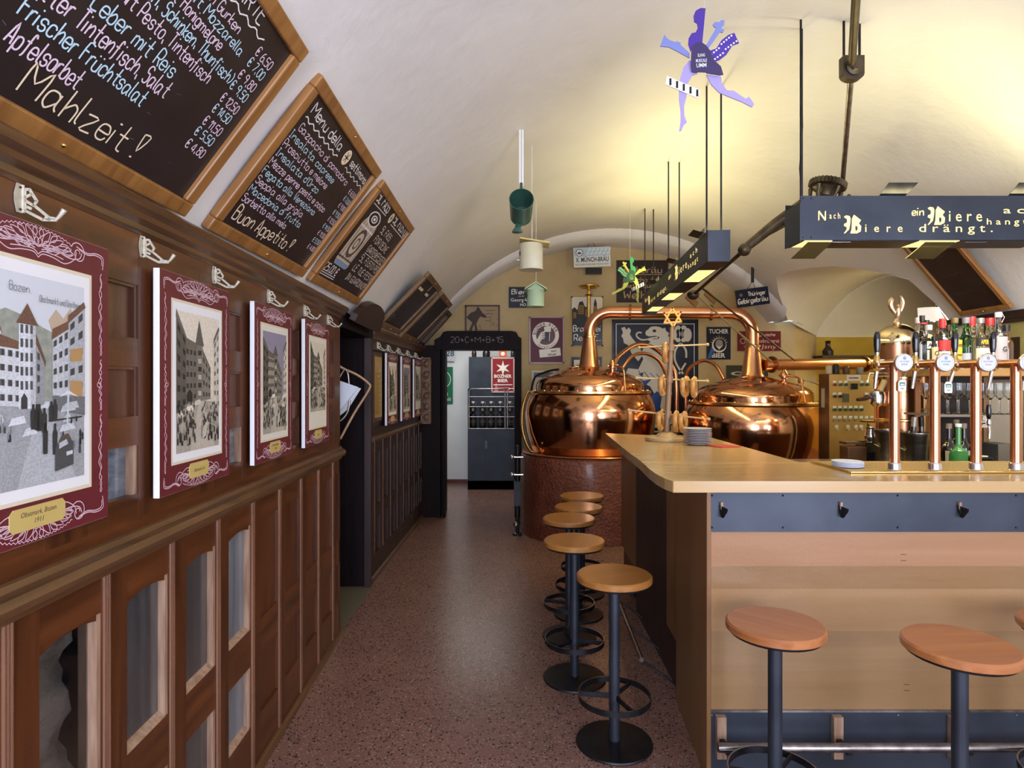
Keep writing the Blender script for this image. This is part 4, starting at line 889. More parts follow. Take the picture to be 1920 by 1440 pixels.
# plates
q = MB(T(1.118, 3.70, TOPZ + .001)); q.lathe([(0, 0), (.052, 0), (.056, .002), (.084, .009), (.0855, .011), (.083, .0115), (.055, .005), (0, .004)], 40)
p0 = tag(q.build('plate', flat('#c7c5cc', .25)), 'white side plate at the bottom of the stack by the pretzel stand', 'plate', 'stack of side plates')
for i in range(1, 10):
    o = p0.copy(); C.objects.link(o); o.location.z += .0098 * i; o.location.x += random.Random(i).uniform(-.002, .002)
    o['label'] = 'white side plate %s in the stack by the pretzel stand' % ('', 'second from the bottom', 'third from the bottom', 'fourth from the bottom', 'fifth from the bottom', 'fifth from the top', 'fourth from the top', 'third from the top', 'second from the top', 'topmost')[i]
q = MB(T(1.24, 3.60, TOPZ + .0005) @ RZ(.4)); q.prism([(-.07, -.07), (.07, -.07), (.07, .07), (-.07, .07)], 0, .004, flat('#b03a35', .8)); tag(q.build('napkin', flat('#b03a35', .8)), 'folded red paper napkin beside the plate stack', 'napkin')
# pretzel stand
PW = wood('stand_wood', (.20, .105, .05), (.34, .20, .10), 'z', 40, .5); PWL = wood('stand_light_wood', (.42, .27, .12), (.55, .38, .19), 'x', 40, .5)
SX, SY = 1.0, 3.97
q = MB(T(SX + .05, SY + .16, TOPZ)); q.lathe([(0, 0), (.14, 0), (.145, .006), (.14, .014), (0, .014)], 40, flat('#4a4238', .5)); tag(q.build('tray', flat('#4a4238', .5)), 'dark round tray lying behind the pretzel stand', 'tray')
M = T(SX, SY, TOPZ); t = thing('pretzel_stand', 'wooden pretzel stand with a star finial and three tiers of pegs', 'pretzel stand', M=M)
q = MB(M); q.lathe([(0, 0), (.132, 0), (.137, .006), (.135, .020), (.128, .025), (.075, .028), (.05, .05), (.022, .055), (0, .055)], 40, PWL); q.build('base', PWL, t)
tip = Vector((.035, 0, .735)); q = MB(M); q.tube([(0, 0, .05), tuple(tip * .55), tuple(tip)], [.019, .0175, .013], 14, PW)
for f in (.23, .54, .82): q.tube([tuple(tip * (f - .03)), tuple(tip * (f + .03))], [.0235, .0235], 14, PW)
q.build('pole', PW, t)
for f, l0, l1, dz in ((.235, -.255, .27, -.035), (.54, -.215, .25, -.012), (.83, -.21, .24, .012)):
    q = MB(M); c = tip * f; q.cyl((c.x + l0, -.01, c.z - dz * .7), (c.x + l1, .01, c.z + dz), .0055, 10, PWL); q.ball((c.x + l0, -.01, c.z - dz * .7), .011, 10, PWL); q.ball((c.x + l1, .01, c.z + dz), .011, 10, PWL); q.build('peg', PWL, t)
q = MB(M @ T(tip.x + .004, 0, tip.z + .062) @ Matrix.Rotation(PI / 2, 4, 'X') @ RZ(.06)); G = flat('#e0a142', .5)
for r0 in (0, PI):
    tri = [Vector((.063 * math.cos(PI / 2 + r0 + 2 * PI * k / 3), .063 * math.sin(PI / 2 + r0 + 2 * PI * k / 3), 0)) for k in range(3)]
    for k in range(3):
        a, b_ = tri[k], tri[(k + 1) % 3]; d = (b_ - a).normalized(); n_ = Vector((-d.y, d.x, 0)) * .006
        q.prism([tuple((a + n_ - d * .004).xy), tuple((a - n_ - d * .004).xy), tuple((b_ - n_ + d * .004).xy), tuple((b_ + n_ + d * .004).xy)], -.005 + r0 * .0005, .005 + r0 * .0005, G)
q.tube([(0, -.06, 0), (-.012, -.034, 0)], .005, 8, G); q.tube([(0, -.06, 0), (.012, -.034, 0)], .005, 8, G)
q.build('star', G, t)
# pretzels
PZ = noisy('pretzel_crust', (.33, .12, .025), (.66, .36, .11), (22, 22, 22), .35, lo=.35, hi=.6)
def pretzel(M, label):
    pts = []
    for i in range(41):
        a = -0.5 + 2 * PI * 1.0 * i / 40
    path = [(-.018, -.030), (.012, -.004), (.034, .026), (.052, .052), (.050, .078), (.028, .088), (.004, .070), (0, .062), (-.004, .070), (-.028, .088), (-.050, .078), (-.052, .052), (-.034, .026), (-.012, -.004), (.018, -.030)]
    path = [(-.022, .072), (-.012, .040), (.014, .014), (.040, -.016), (.052, -.044), (.034, -.066), (.0, -.070), (-.034, -.066), (-.052, -.044), (-.040, -.016), (-.014, .014), (.012, .040), (.022, .072)]
    path = [(.026, -.058), (.006, -.022), (-.012, .004), (-.044, .030), (-.056, .058), (-.040, .082), (-.010, .078), (.0, .060)]
    full = [(.030, -.060), (.010, -.020), (-.010, .002), (-.044, .022), (-.060, .050), (-.046, .078), (-.016, .080), (0, .066)]
    # closed loop: knot in the middle, two arms curling to the lower bow
    loop = [(.028, -.046), (.008, -.008), (-.010, .014), (-.042, .036), (-.056, .012), (-.050, -.030), (-.026, -.062), (0, -.068), (.026, -.062), (.050, -.030), (.056, .012), (.042, .036), (.010, .014), (-.008, -.008), (-.028, -.046)]
    n = len(loop); P3 = [Vector((x, y, (.010 if i in (1, 2) else -.010 if i in (n - 2, n - 3) else .008 if i in (0, n - 1) else 0))) for i, (x, y) in enumerate(loop)]
    pp = smooth(P3, 4); k = len(pp); rr = [.0095 + .0085 * math.sin(PI * i / (k - 1)) for i in range(k)]
    q = MB(M); q.tube(pp, rr, 10, PZ); rng = random.Random(label)
    for i in range(14):
        j = rng.randrange(8, k - 8); q.ball(tuple(pp[j] + Vector((rng.uniform(-.004, .004), rng.uniform(-.004, .004), rr[j] * .95))), .0018, 6, WHITE)
    return tag(q.build('pretzel', PZ), label, 'pretzel', 'pretzels on the stand')
def at_peg(f, dx, dz=0): c = tip * f; return Vector((SX + c.x + dx, SY, TOPZ + c.z + dz))
for f, dx, yaw, lb, dz in ((.83, -.038, 1.25, 'pretzel hanging alone on the top peg of the stand', .004), (.54, -.045, 1.1, 'pretzel on the middle peg, left of the pole', .004), (.54, .10, 1.0, 'pretzel on the middle peg right of the pole, nearer the pole', -.004), (.54, .158, 1.15, 'pretzel on the middle peg right of the pole, nearer the tip', -.006),
                      (.235, -.045, 1.05, 'pretzel on the lowest peg, left of the pole', .004), (.235, .052, 1.2, 'pretzel on the lowest peg right of the pole, touching the pole', -.004), (.235, .098, 1.0, 'pretzel on the lowest peg right of the pole, outer one', -.008)):
    pretzel(Matrix.Translation(at_peg(f, dx, -.030 + dz)) @ RZ(yaw) @ Matrix.Rotation(PI / 2, 4, 'X') @ Matrix.Rotation(.15, 4, 'Z'), lb)

# ================================================================== BACK BAR
BBW = wood('back_bar_wood', (.045, .018, .008), (.10, .042, .018), 'x', 20, .35); BBO = wood('back_bar_shelf', (.26, .13, .04), (.40, .22, .075), 'x', 20, .35)
t = thing('back_counter', 'steel topped back counter behind the taps', 'counter', (2.6, 3.9, 0))
q = MB(); q.bx(1.95, 3.34, 3.42, 4.5, .96, 1.0, flat((.45, .43, .40), .3, .9)); q.build('worktop', None, t)
q = MB(); q.bx(2.0, 3.34, 3.47, 4.5, 0, .96, BBW); q.build('cabinet', BBW, t)
t = thing('shelf_unit', 'dark wooden back-bar shelf unit with glasses above and bottles below', 'shelf', (2.70, 3.7, 1.0))
SH1, SH2 = 1.640, 1.372
q = MB(); q.bx(2.64, 2.98, 3.86, 3.88, 1.0, SH1 - .04, flat((.020, .011, .008), .5)); q.build('back_panel', None, t)
q = MB(); q.bx(2.425, 3.05, 3.52, 3.90, SH1 - .045, SH1, BBO); q.build('top_shelf', BBO, t, .003)
q = MB(); q.bx(2.465, 2.955, 3.54, 3.86, SH2 - .012, SH2, flat((.30, .27, .24), .3, .6)); q.build('glass_shelf', None, t)
for x, ya, yb in ((2.615, 3.84, 3.88), (2.955, 3.52, 3.55), (2.955, 3.84, 3.88)): q = MB(); q.bx(x, x + .035, ya, yb, 1.0, SH1 - .045, BBO); q.build('side_post', BBO, t, .003)
# wine glasses
def wglass(M, lb):
    q = MB(M); q.lathe([(0, .001), (.030, .001), (.031, .003), (.006, .008), (.0035, .02), (.0035, .085), (.012, .095), (.028, .118), (.032, .145), (.029, .185), (.028, .185), (.0305, .145), (.026, .119), (.010, .098), (0, .096)], 20, GLASS)
    return tag(q.build('wine_glass', GLASS), lb, 'glass', 'wine glasses on the glass shelf')
rng = random.Random(1); g0 = None; gi = 0
for row, (yy, xs, nm) in enumerate(((3.60, [2.50 + .062 * i for i in range(4)], 'front row between the second and third beer columns'), (3.72, [2.51 + .064 * i for i in range(4)], 'back row between the second and third beer columns'), (3.60, [2.755 + .054 * i for i in range(4)], 'front row right of the third beer column'))):
    for i, x in enumerate(xs):
        lb = 'stemmed wine glass, %s in the %s' % (('leftmost', 'second', 'third', 'rightmost')[i], nm)
        if g0 is None: g0 = wglass(T(x, yy, SH2 + .0005), lb)
        else: o = g0.copy(); C.objects.link(o); o.location = (x, yy, SH2 + .0005); o['label'] = lb
# bottles
def bottle(name, x, y, z, h, r, gl, label, neck=.28, nr=.013, cap=None, caph=.035, lab=None, fill=None, sq=False, grp='liquor bottles on the top shelf', flip=False, cat='bottle'):
    M = T(x, y, z + .001); t = thing('bottle', label, cat, M=M, group=grp); nsg = 4 if sq else 24
    MM = M @ RZ(PI / 4) if sq else M; k = 1.25 if sq else 1
    hn = h * (1 - neck); q = MB(MM)
    q.lathe([(0, .003), (r * .92 * k, 0), (r * k, .006), (r * k, hn * .80), (r * .9 * k, hn * .9), (r * .55 * k, hn * .97), (nr * 1.25, hn * 1.05), (nr, hn * 1.12), (nr, h - caph * .6)], nsg if not sq else 4, gl, sm=not sq); q.build('glass', gl, t)
    if fill:
        q = MB(MM); q.lathe([(0, .006), (r * .9 * k, .006), (r * .9 * k, hn * fill), (0, hn * fill)], nsg, lab and None or None) if False else None
    q = MB(M); cm = cap or BLACK; q.lathe([(0, h), (nr * 1.2, h), (nr * 1.25, h - .004), (nr * 1.2, h - caph), (nr, h - caph)], 16, cm)
    if flip: q.tube([(nr * 1.3, 0, h - .06), (nr * 2.4, 0, h - .03), (nr * 1.3, 0, h - .004)], .0022, 6, CHROME)
    q.build('cap', cm, t)
    if lab:
        for (z0, z1, col, body, tc, hh) in lab:
            q = MB(M); n = 12; rr = r * 1.012 if not sq else r * .9
            if sq: q.bx(-r * .85, r * .85, -rr - .0012, -rr, z0 * h, z1 * h, flat(col, .5)); fm_ = T(0, -rr - .0014, (z0 + z1) / 2 * h - hh / 2) @ Matrix.Rotation(PI / 2, 4, 'X')
            else:
                v = []
                for i in range(n + 1):
                    a = -PI / 2 - 1.1 + 2.2 * i / n; v += [(rr * math.cos(a), rr * math.sin(a), z0 * h), (rr * math.cos(a), rr * math.sin(a), z1 * h)]
                q.add(v, [(2 * i, 2 * i + 2, 2 * i + 3, 2 * i + 1) for i in range(n)], flat(col, .5), True); fm_ = T(0, -rr - .0006, (z0 + z1) / 2 * h - hh / 2) @ Matrix.Rotation(PI / 2, 4, 'X')
            if body: q.text(body, 0, 0, hh, flat(tc, .5), fm_, bold=.02, z=.001 + (.004 if not sq else 0), fit=min(r * 1.5, hh * .8 * len(body)))
            q.build('label', None, t)
    return t
CG = glassm('bottle_glass', (.93, .96, .96), .03); DG = flat((.012, .007, .006), .06, coat=.6); GG = glassm('green_bottle_glass', (.10, .42, .10), .04); BR_ = flat((.07, .03, .012), .08, coat=.5)
RED = flat('#b8272a', .35); 
YB_ = 3.60
def bxp(px, Y=YB_): return (px - 960) / F * Y
bottle('b', bxp(1721, 3.75), 3.75, SH1, .315, .022, CG, 'slim clear bottle with a pale stopper, first behind the beer taps', .35, .012, flat('#d6d2cc', .3))
bottle('b', bxp(1729, 3.68), 3.68, SH1, .320, .026, DG, 'dark bottle with a black and red cap beside the slim clear one', .3, .012, flat('#2a1514', .3), lab=[(.83, .86, '#b02828', None, None, 0)])
bottle('b', bxp(1737, 3.80), 3.80, SH1, .305, .030, DG, 'dark brown bottle with a black cap standing in the back row', .3, .013, BLACK)
bottle('b', bxp(1741), YB_, SH1, .255, .036, CG, 'square clear bottle with a cream label and silver top', .30, .016, flat('#b9b2a8', .3), .03, [(.06, .42, '#cfc8b4', None, None, 0), (.45, .62, '#e3dccd', 'ARI', '#222222', .022)], sq=True)
bottle('b', bxp(1751, 3.56), 3.56, SH1, .185, .021, DG, 'small dark bottle with an oval cream and red label', .32, .010, BLACK, .02, [(.12, .28, '#b5362c', None, None, 0), (.28, .66, '#cdbb8e', 'O', '#3a2a18', .03)])
bottle('b', bxp(1767), YB_, SH1, .292, .039, DG, 'dark bottle with a long red cap and a red diamond label', .34, .014, RED, .055, [(.10, .34, '#d8d0c0', None, None, 0), (.36, .56, '#c0292c', None, None, 0)])
bottle('b', bxp(1760, 3.80), 3.80, SH1, .30, .030, BR_, 'brown bottle in the back row behind the red diamond label', .3, .013, flat('#5d4a3a', .4))
bottle('b', bxp(1790), YB_, SH1, .296, .036, GG, 'green bottle with a broad yellow label', .36, .015, flat('#6b5a38', .4), .03, [(.08, .56, '#c9a53a', None, None, 0), (.14, .18, '#8a5a22', None, None, 0), (.24, .28, '#8a5a22', None, None, 0), (.42, .48, '#8a5a22', None, None, 0)])
bottle('b', bxp(1778, 3.80), 3.80, SH1, .275, .028, DG, 'small dark bottle peeping between the red cap and the yellow label', .3, .012, flat('#402a24', .4))
bottle('b', bxp(1811, 3.66), 3.66, SH1, .305, .045, GG, 'wide green bottle with a grey cap and square silver label', .34, .016, flat('#75707c', .4), .035, [(.06, .30, '#a9adb8', None, None, 0)])
bottle('b', bxp(1822, 3.80), 3.80, SH1, .325, .036, CG, 'clear bottle with a tall red cap behind the green one', .28, .018, RED, .055)
bottle('b', bxp(1838), YB_, SH1, .295, .046, CG, 'clear round bottle with a black and yellow label band', .36, .017, flat('#8f8d8a', .3, .6), .03, [(.08, .40, '#c9bdb0', None, None, 0), (.44, .60, '#1b1a18', 'APEROL', '#e2b53a', .026)])
bottle('b', bxp(1831, 3.85), 3.85, SH1, .31, .030, CG, 'clear swing-top bottle half hidden behind the black and yellow label', .3, .014, flat('#a8a49e', .3), flip=True)
bottle('b', bxp(1856, 3.78), 3.78, SH1, .315, .036, CG, 'clear bottle with a short red screw cap', .3, .019, RED, .045)
bottle('b', bxp(1872), YB_, SH1, .330, .043, glassm('bluish_glass', (.55, .68, .92), .04), 'tall clear swing-top bottle with a bluish body, beside the third column', .34, .015, flat('#b9b6ae', .3), .03, [(.12, .56, '#a39aa0', 'G', '#2a2a2a', .03)], flip=True)
bottle('b', bxp(1887, 3.66), 3.66, SH1, .26, .034, BR_, 'brown squat bottle at the end of the top shelf', .3, .016, BLACK)
# the lower bay of the shelf
for px, yy, h, lb in ((1779, 3.60, .318, 'dark corked wine bottle with a white label, left of the green water bottle'), (1793, 3.70, .335, 'dark corked wine bottle directly behind the green water bottle'), (1807, 3.62, .318, 'dark corked wine bottle right of the green water bottle')):
    bottle('b', bxp(px, yy), yy, 1.0, h, .036, DG, lb, .34, .013, flat('#b39a80', .6), .03, [(.20, .50, '#bdb7ac', None, None, 0)], grp='wine bottles in the lower shelf')
wb = bottle('b', bxp(1797, 3.46), 3.46, 1.0, .325, .044, flat((.05, .24, .06), .05, coat=.5), 'green water bottle with a white cap and a tomato label', .42, .013, WHITE, .018, [(.02, .30, '#cfc6b4', None, None, 0), (.32, .54, '#3f8a3f', None, None, 0)], grp='bottles in the lower shelf')
q = MB(T(bxp(1797, 3.46), 3.46 - .0465, 1.075) @ Matrix.Rotation(PI / 2, 4, 'X')); q.disc(.008, 0, .012, 0, flat('#b53222', .5)); q.disc(-.03, .004, .008, -.004, flat('#c08a3a', .5)); q.build('label_print', flat('#b53222', .5), wb)
# little things beside
q = MB(T(bxp(1888, 3.5), 3.5, 1.0)); q.bx(-.05, .06, 0, .16, .0, .205, flat((.06, .06, .06), .4)); q.bx(-.052, .062, -.004, 0, .0, .207, flat('#6d655c', .4)); tag(q.build('slate_holder', flat((.06, .06, .06), .4)), 'grey upright menu block behind the fourth beer column', 'holder')
M = T(bxp(1880, 3.30), 3.44, 1.0); t = thing('receipt_printer', 'black till printer with a curling white receipt', 'till printer', M=M)
q = MB(M); q.bx(-.045, .055, -.01, .10, 0, .14, BLACK); q.build('body', BLACK, t, .008)
q = MB(M); q.add([(-.055, -.015, .02), (.03, -.02, .015), (.035, -.016, .10), (-.045, -.012, .115), (-.02, .02, .15), (.045, .02, .145)], [(0, 1, 2, 3), (3, 2, 5, 4)], flat('#c9c3b0', .8)); q.build('receipt', flat('#c9c3b0', .8), t)
M = T(bxp(1859, 3.47), 3.49, 1.30); t = thing('water_tap', 'single chrome tap with a black handle below the wine glasses', 'tap', M=M)
q = MB(M); q.cyl((0, 0, .03), (0, .05, .03), .009, 12, CHROME); q.lathe([(.012, .015), (.014, .03), (.010, .05)], 12, CHROME); q.tube([(0, 0, .02), (-.004, -.01, -.02), (-.008, -.012, -.06)], [.009, .009, .008], 12, CHROME); q.build('spout', CHROME, t)
q = MB(M); q.lathe([(.008, .05), (.013, .07), (.014, .10), (.010, .13), (0, .135)], 16, BLACKG); q.build('handle', BLACKG, t)
q = MB(M); q.bx(-.02, .02, .03, .06, .0, .065, CHROME); q.build('mounting_block', CHROME, t)

# ice buckets
SS = noisy('brushed_steel', (.22, .19, .14), (.40, .36, .29), (3, 3, 30), .2, .32, 1.0)
for i, (px, yy, r, lb) in enumerate(((1666, 3.74, .075, 'steel wine bucket behind the first beer column'), (1717, 3.54, .080, 'steel wine bucket with bottle necks between the first two beer columns'))):
    M = T(bxp(px, yy), yy, 1.0); t = thing('wine_bucket', lb, 'bucket', M=M, group='steel wine buckets')
    q = MB(M); q.lathe([(0, .004), (r * .78, 0), (r * .95, .24), (r * 1.04, .262), (r * 1.04, .272), (r * .98, .272), (r * .92, .24), (r * .75, .02), (0, .02)], 36, SS); q.build('body', SS, t)
    q = MB(M)
    for sx in (-1, 1): q.tube([(sx * r * .9, -.02, .17), (sx * r * 1.12, 0, .18), (sx * r * .9, .02, .17)], .006, 8, SS)
    q.build('handle', SS, t)
for px, yy, ln_, cp, lb in ((1669, 3.74, .12, '#8a5a44', 'wine bottle neck with a brown cork leaning in the steel bucket'), (1705, 3.54, .10, '#8f8a80', 'wine bottle with a silver foil neck leaning in the steel bucket'), (1729, 3.55, -.02, '#151311', 'dark wine bottle neck upright in the steel bucket')):
    M = T(bxp(px, yy), yy, 1.06) @ Matrix.Rotation(ln_, 4, 'Y'); t = thing('wine_bottle', lb, 'bottle', M=M, group='bottles in the wine buckets')
    q = MB(M); q.lathe([(0, 0), (.026, .002), (.027, .16), (.016, .21), (.0135, .225), (.0135, .285)], 20, DG); q.build('glass', DG, t)
    q = MB(M); q.lathe([(.0145, .245), (.0148, .30), (0, .302)], 16, flat(cp, .35, .5)); q.build('foil', flat(cp, .35), t)

# ---------------------------------------------------------------- espresso machine with the eagle
ex, ey = (1682 - 960) / F * 4.15, 4.15
M = T(ex, ey, 1.0); t = thing('espresso_machine', 'upright copper espresso machine with a brass dome and eagle finial', 'espresso machine', M=M)
r = .134
q = MB(M); q.lathe([(r * 1.1, 0), (r * 1.1, .03), (r, .04), (r, .818)], 40, COPPERP); q.build('boiler', COPPERP, t)
BRP = noisy('pale_brass', (.80, .62, .36), (.90, .74, .48), (4, 4, 4), .12, .2, 1.0)
q = MB(M); q.lathe([(r * 1.06, .812), (r * 1.07, .824), (r * 1.03, .83)] + [(r * 1.02 * math.cos(a), .83 + .125 * math.sin(a)) for a in [PI / 2 * i / 12 for i in range(12)]] + [(.018, .955)], 40, BRP); q.build('dome', BRP, t)
for a in (-2.1, -1.0): q = MB(M); c = (r * math.cos(a), r * math.sin(a), .862); q.ball(c, .013, 12, BRP); q.ball((c[0] * 1.08, c[1] * 1.08, c[2]), .007, 8, BLACK); q.build('rivet', BRP, t)
EG = flat((.80, .58, .38), .25, .9)
q = MB(M); q.lathe([(.02, .950), (.026, .965), (.014, .985), (.012, 1.0)], 14, EG); q.tube([(0, 0, .99), (.003, -.008, 1.03), (0, -.012, 1.065)], [.012, .019, .011], 12, EG); q.ball((-.002, -.018, 1.078), .011, 10, EG); q.tube([(-.002, -.026, 1.078), (-.004, -.038, 1.070)], [.005, .001], 8, EG)
q.build('eagle', EG, t)
for sx, hh in ((-1, 0), (1, .008)):
    q = MB(M @ T(0, 0, 1.02)); q.tube(smooth([Vector(p) for p in [(sx * .008, 0, .0), (sx * .030, .004, .035), (sx * .042, .006, .075 + hh), (sx * .030, .004, .112 + hh), (sx * .020, .002, .118 + hh)]], 3), [.010, .012, .014, .016, .017, .018, .018, .017, .015, .012, .008, .005, .002], 10, EG); q.build('eagle_wing', EG, t)
q = MB(M); q.lathe([(r * 1.02, .58), (r * 1.06, .585), (r * 1.06, .60), (r * 1.02, .605)], 40, BRP, cap0=False, cap1=False); q.build('band', BRP, t); q = MB(M); q.lathe([(r * 1.02, .30), (r * 1.1, .305), (r * 1.1, .315), (r * 1.02, .32)], 40, BRASS, cap0=False, cap1=False); q.build('band', BRASS, t)
q = MB(M); q.lathe([(.11, .02), (.115, .05), (.115, .66), (.10, .69), (.0, .70)], 36, COPPER, o=(.165, .10, 0)); q.lathe([(.116, .36), (.121, .365), (.121, .38), (.116, .385)], 36, BRASS, o=(.165, .10, 0), cap0=False, cap1=False); q.build('rear_boiler', COPPER, t)
q = MB(M); g = Vector((-.17, -.06, .0)); q.lathe([(.020, .40), (.045, .42), (.05, .47), (.042, .50), (.03, .505)], 20, CHROME, o=(g.x, g.y, 0)); q.cyl((g.x, g.y, .49), (-.08, 0, .50), .022, 12, BRASS); q.cyl((g.x + .02, g.y, .505), (g.x + .05, g.y, .575), .018, 12, flat('#b79a62', .4)); q.build('group_head', CHROME, t)
q = MB(M); q.tube([(g.x - .04, g.y - .01, .465), (g.x - .10, g.y - .03, .452), (g.x - .16, g.y - .05, .446)], [.008, .014, .011], 12, flat('#3a2118', .3)); q.build('portafilter_handle', None, t)
q = MB(M); q.cyl((g.x + .01, g.y, .30), (-.06, 0, .30), .012, 10, BRASS); q.lathe([(.10, .296), (.102, .306), (0, .306)], 24, BRASS, o=(g.x + .0, g.y, 0)); q.tube([(g.x - .06, g.y, .29), (g.x - .06, g.y, .22), (-.06, .0, .20)], .008, 10, BRASS); q.build('drip_stand', BRASS, t)
q = MB(M)
for sx in (-.245, .14): q.tube([(sx * .5, -.08, .62), (sx, -.10, .62), (sx * 1.05, -.10, .56)], .006, 8, CHROME)
q.build('steam_pipe', CHROME, t)
q = MB(T(bxp(1633, 3.9), 3.9, 1.18)); q.lathe([(0, 0), (.032, 0), (.037, .03), (.032, .065), (.026, .085), (.029, .095), (.026, .095), (.022, .085), (0, .08)], 24, CHROME); q.tube([(.03, 0, .075), (.055, 0, .065), (.05, 0, .03), (.034, 0, .025)], .004, 8, CHROME); tag(q.build('milk_jug', CHROME), 'small polished milk jug on the knock box', 'jug')
M = T(bxp(1617, 3.9), 3.9, 1.0); t = thing('knock_box', 'low copper and black coffee knock box below the control panel', 'coffee box', M=M)
q = MB(M); q.bx(-.12, .0, -.05, .05, .0, .155, noisy('brown_metal', (.10, .045, .02), (.18, .09, .045), (6, 6, 6), .35, metal=.6)); q.build('body', None, t, .004)
q = MB(M); q.bx(.0, .12, -.03, .08, .0, .18, SS); q.bx(.005, .06, -.032, -.02, .02, .12, BLACK); q.bx(-.10, .12, .0, .09, .165, .18, flat((.14, .07, .04), .4, .7)); q.build('drawer', SS, t)

# ---------------------------------------------------------------- brass control panel
cy = 5.4; cx0, cx1 = (1554 - 960) / F * cy, (1646 - 960) / F * cy
t = thing('control_cabinet', 'brass fronted brewery control cabinet with rows of push buttons', 'control panel', (2.9, 5.5, 0))
CPB = noisy('amber_brass_sheet', (.62, .38, .10), (.74, .48, .15), (3, 3, 3), .28, .4, .85)
q = MB(); q.bx(cx0, cx1 + .06, cy, cy + .18, .0, 1.64, noisy('brown_metal', (.10, .045, .02), (.18, .09, .045), (6, 6, 6), .35, metal=.6)); q.build('case', None, t, .003)
q = MB(); q.bx(cx0 + .004, cx1 + .06, cy - .004, cy, .02, 1.635, CPB)
q.bx(*(P(1587, 0, cy).x, P(1613, 0, cy).x), cy - .006, cy - .004, P(0, 714, cy).z, P(0, 703, cy).z, flat('#cfc8b8', .5)); q.rect(P(1591, 0, cy).x, 0, P(1609, 0, cy).x, .012, .0006, flat('#8a5040', .5), fr((0, cy - .0062, P(0, 710, cy).z), (1, 0, 0), (0, 0, 1)))
q.bx(*(P(1579, 0, cy).x, P(1590, 0, cy).x), cy - .02, cy - .004, P(0, 754, cy).z, P(0, 738, cy).z, flat('#5d5a3a', .4))
q.bx(*(P(1594, 0, cy).x, P(1606, 0, cy).x), cy - .02, cy - .004, P(0, 730, cy).z, P(0, 719, cy).z, BLACK)
q.build('brass_front', CPB, t)
for y, xs, col in ((721, (1564, 1575, 1585, 1615, 1625), '#2d5a44'), (743, (1564, 1574, 1624), '#20201e'), (768, (1564, 1574, 1584, 1594, 1604, 1614), '#24553c'), (787, (1564, 1574, 1584, 1594, 1604, 1614, 1624, 1634), '#9d9470'), (804, (1568, 1589, 1604, 1614), '#c9b894')):
    for i, x in enumerate(xs):
        p = P(x, y, cy); q = MB(); q.cyl((p.x, cy - .004, p.z), (p.x, cy - .022, p.z), .0135, 14, flat('#8a2a1e' if (y == 721 and i == 0) else col, .3)); q.bx(p.x - .014, p.x + .014, cy - .008, cy - .004, p.z + .012, p.z + .034, flat('#e6dfc8', .5)); q.build('push_button', None, t)
q = MB(); x0_ = cx0 - .0015; q.bx(x0_, cx0, cy + .07, cy + .13, 1.34, 1.51, flat('#a79d92', .6)); q.build('rating_plate', None, t)
for i, (px, h, col, lb) in enumerate(((1538, .075, '#b7a98c', 'pale tin on top of the control cabinet, nearest the copper kettle'), (1549, .09, '#1a1a1c', 'black jar on top of the brass control cabinet'), (1566, .07, '#5b3a24', 'brown box on top of the brass control cabinet'), (1590, .06, '#8d8578', 'grey box on top of the brass control cabinet'))):
    yy = cy + .09; x = (px - 960 + 12) / F * yy + .02 + .01 * i; q = MB(T(x, yy, 1.64)); q.lathe([(0, 0), (.026, 0), (.028, h * .1), (.027, h * .85), (.018, h), (0, h)], 16, flat(col, .5)); tag(q.build('jar', flat(col, .5)), lb, 'jar', 'jars on the control cabinet')

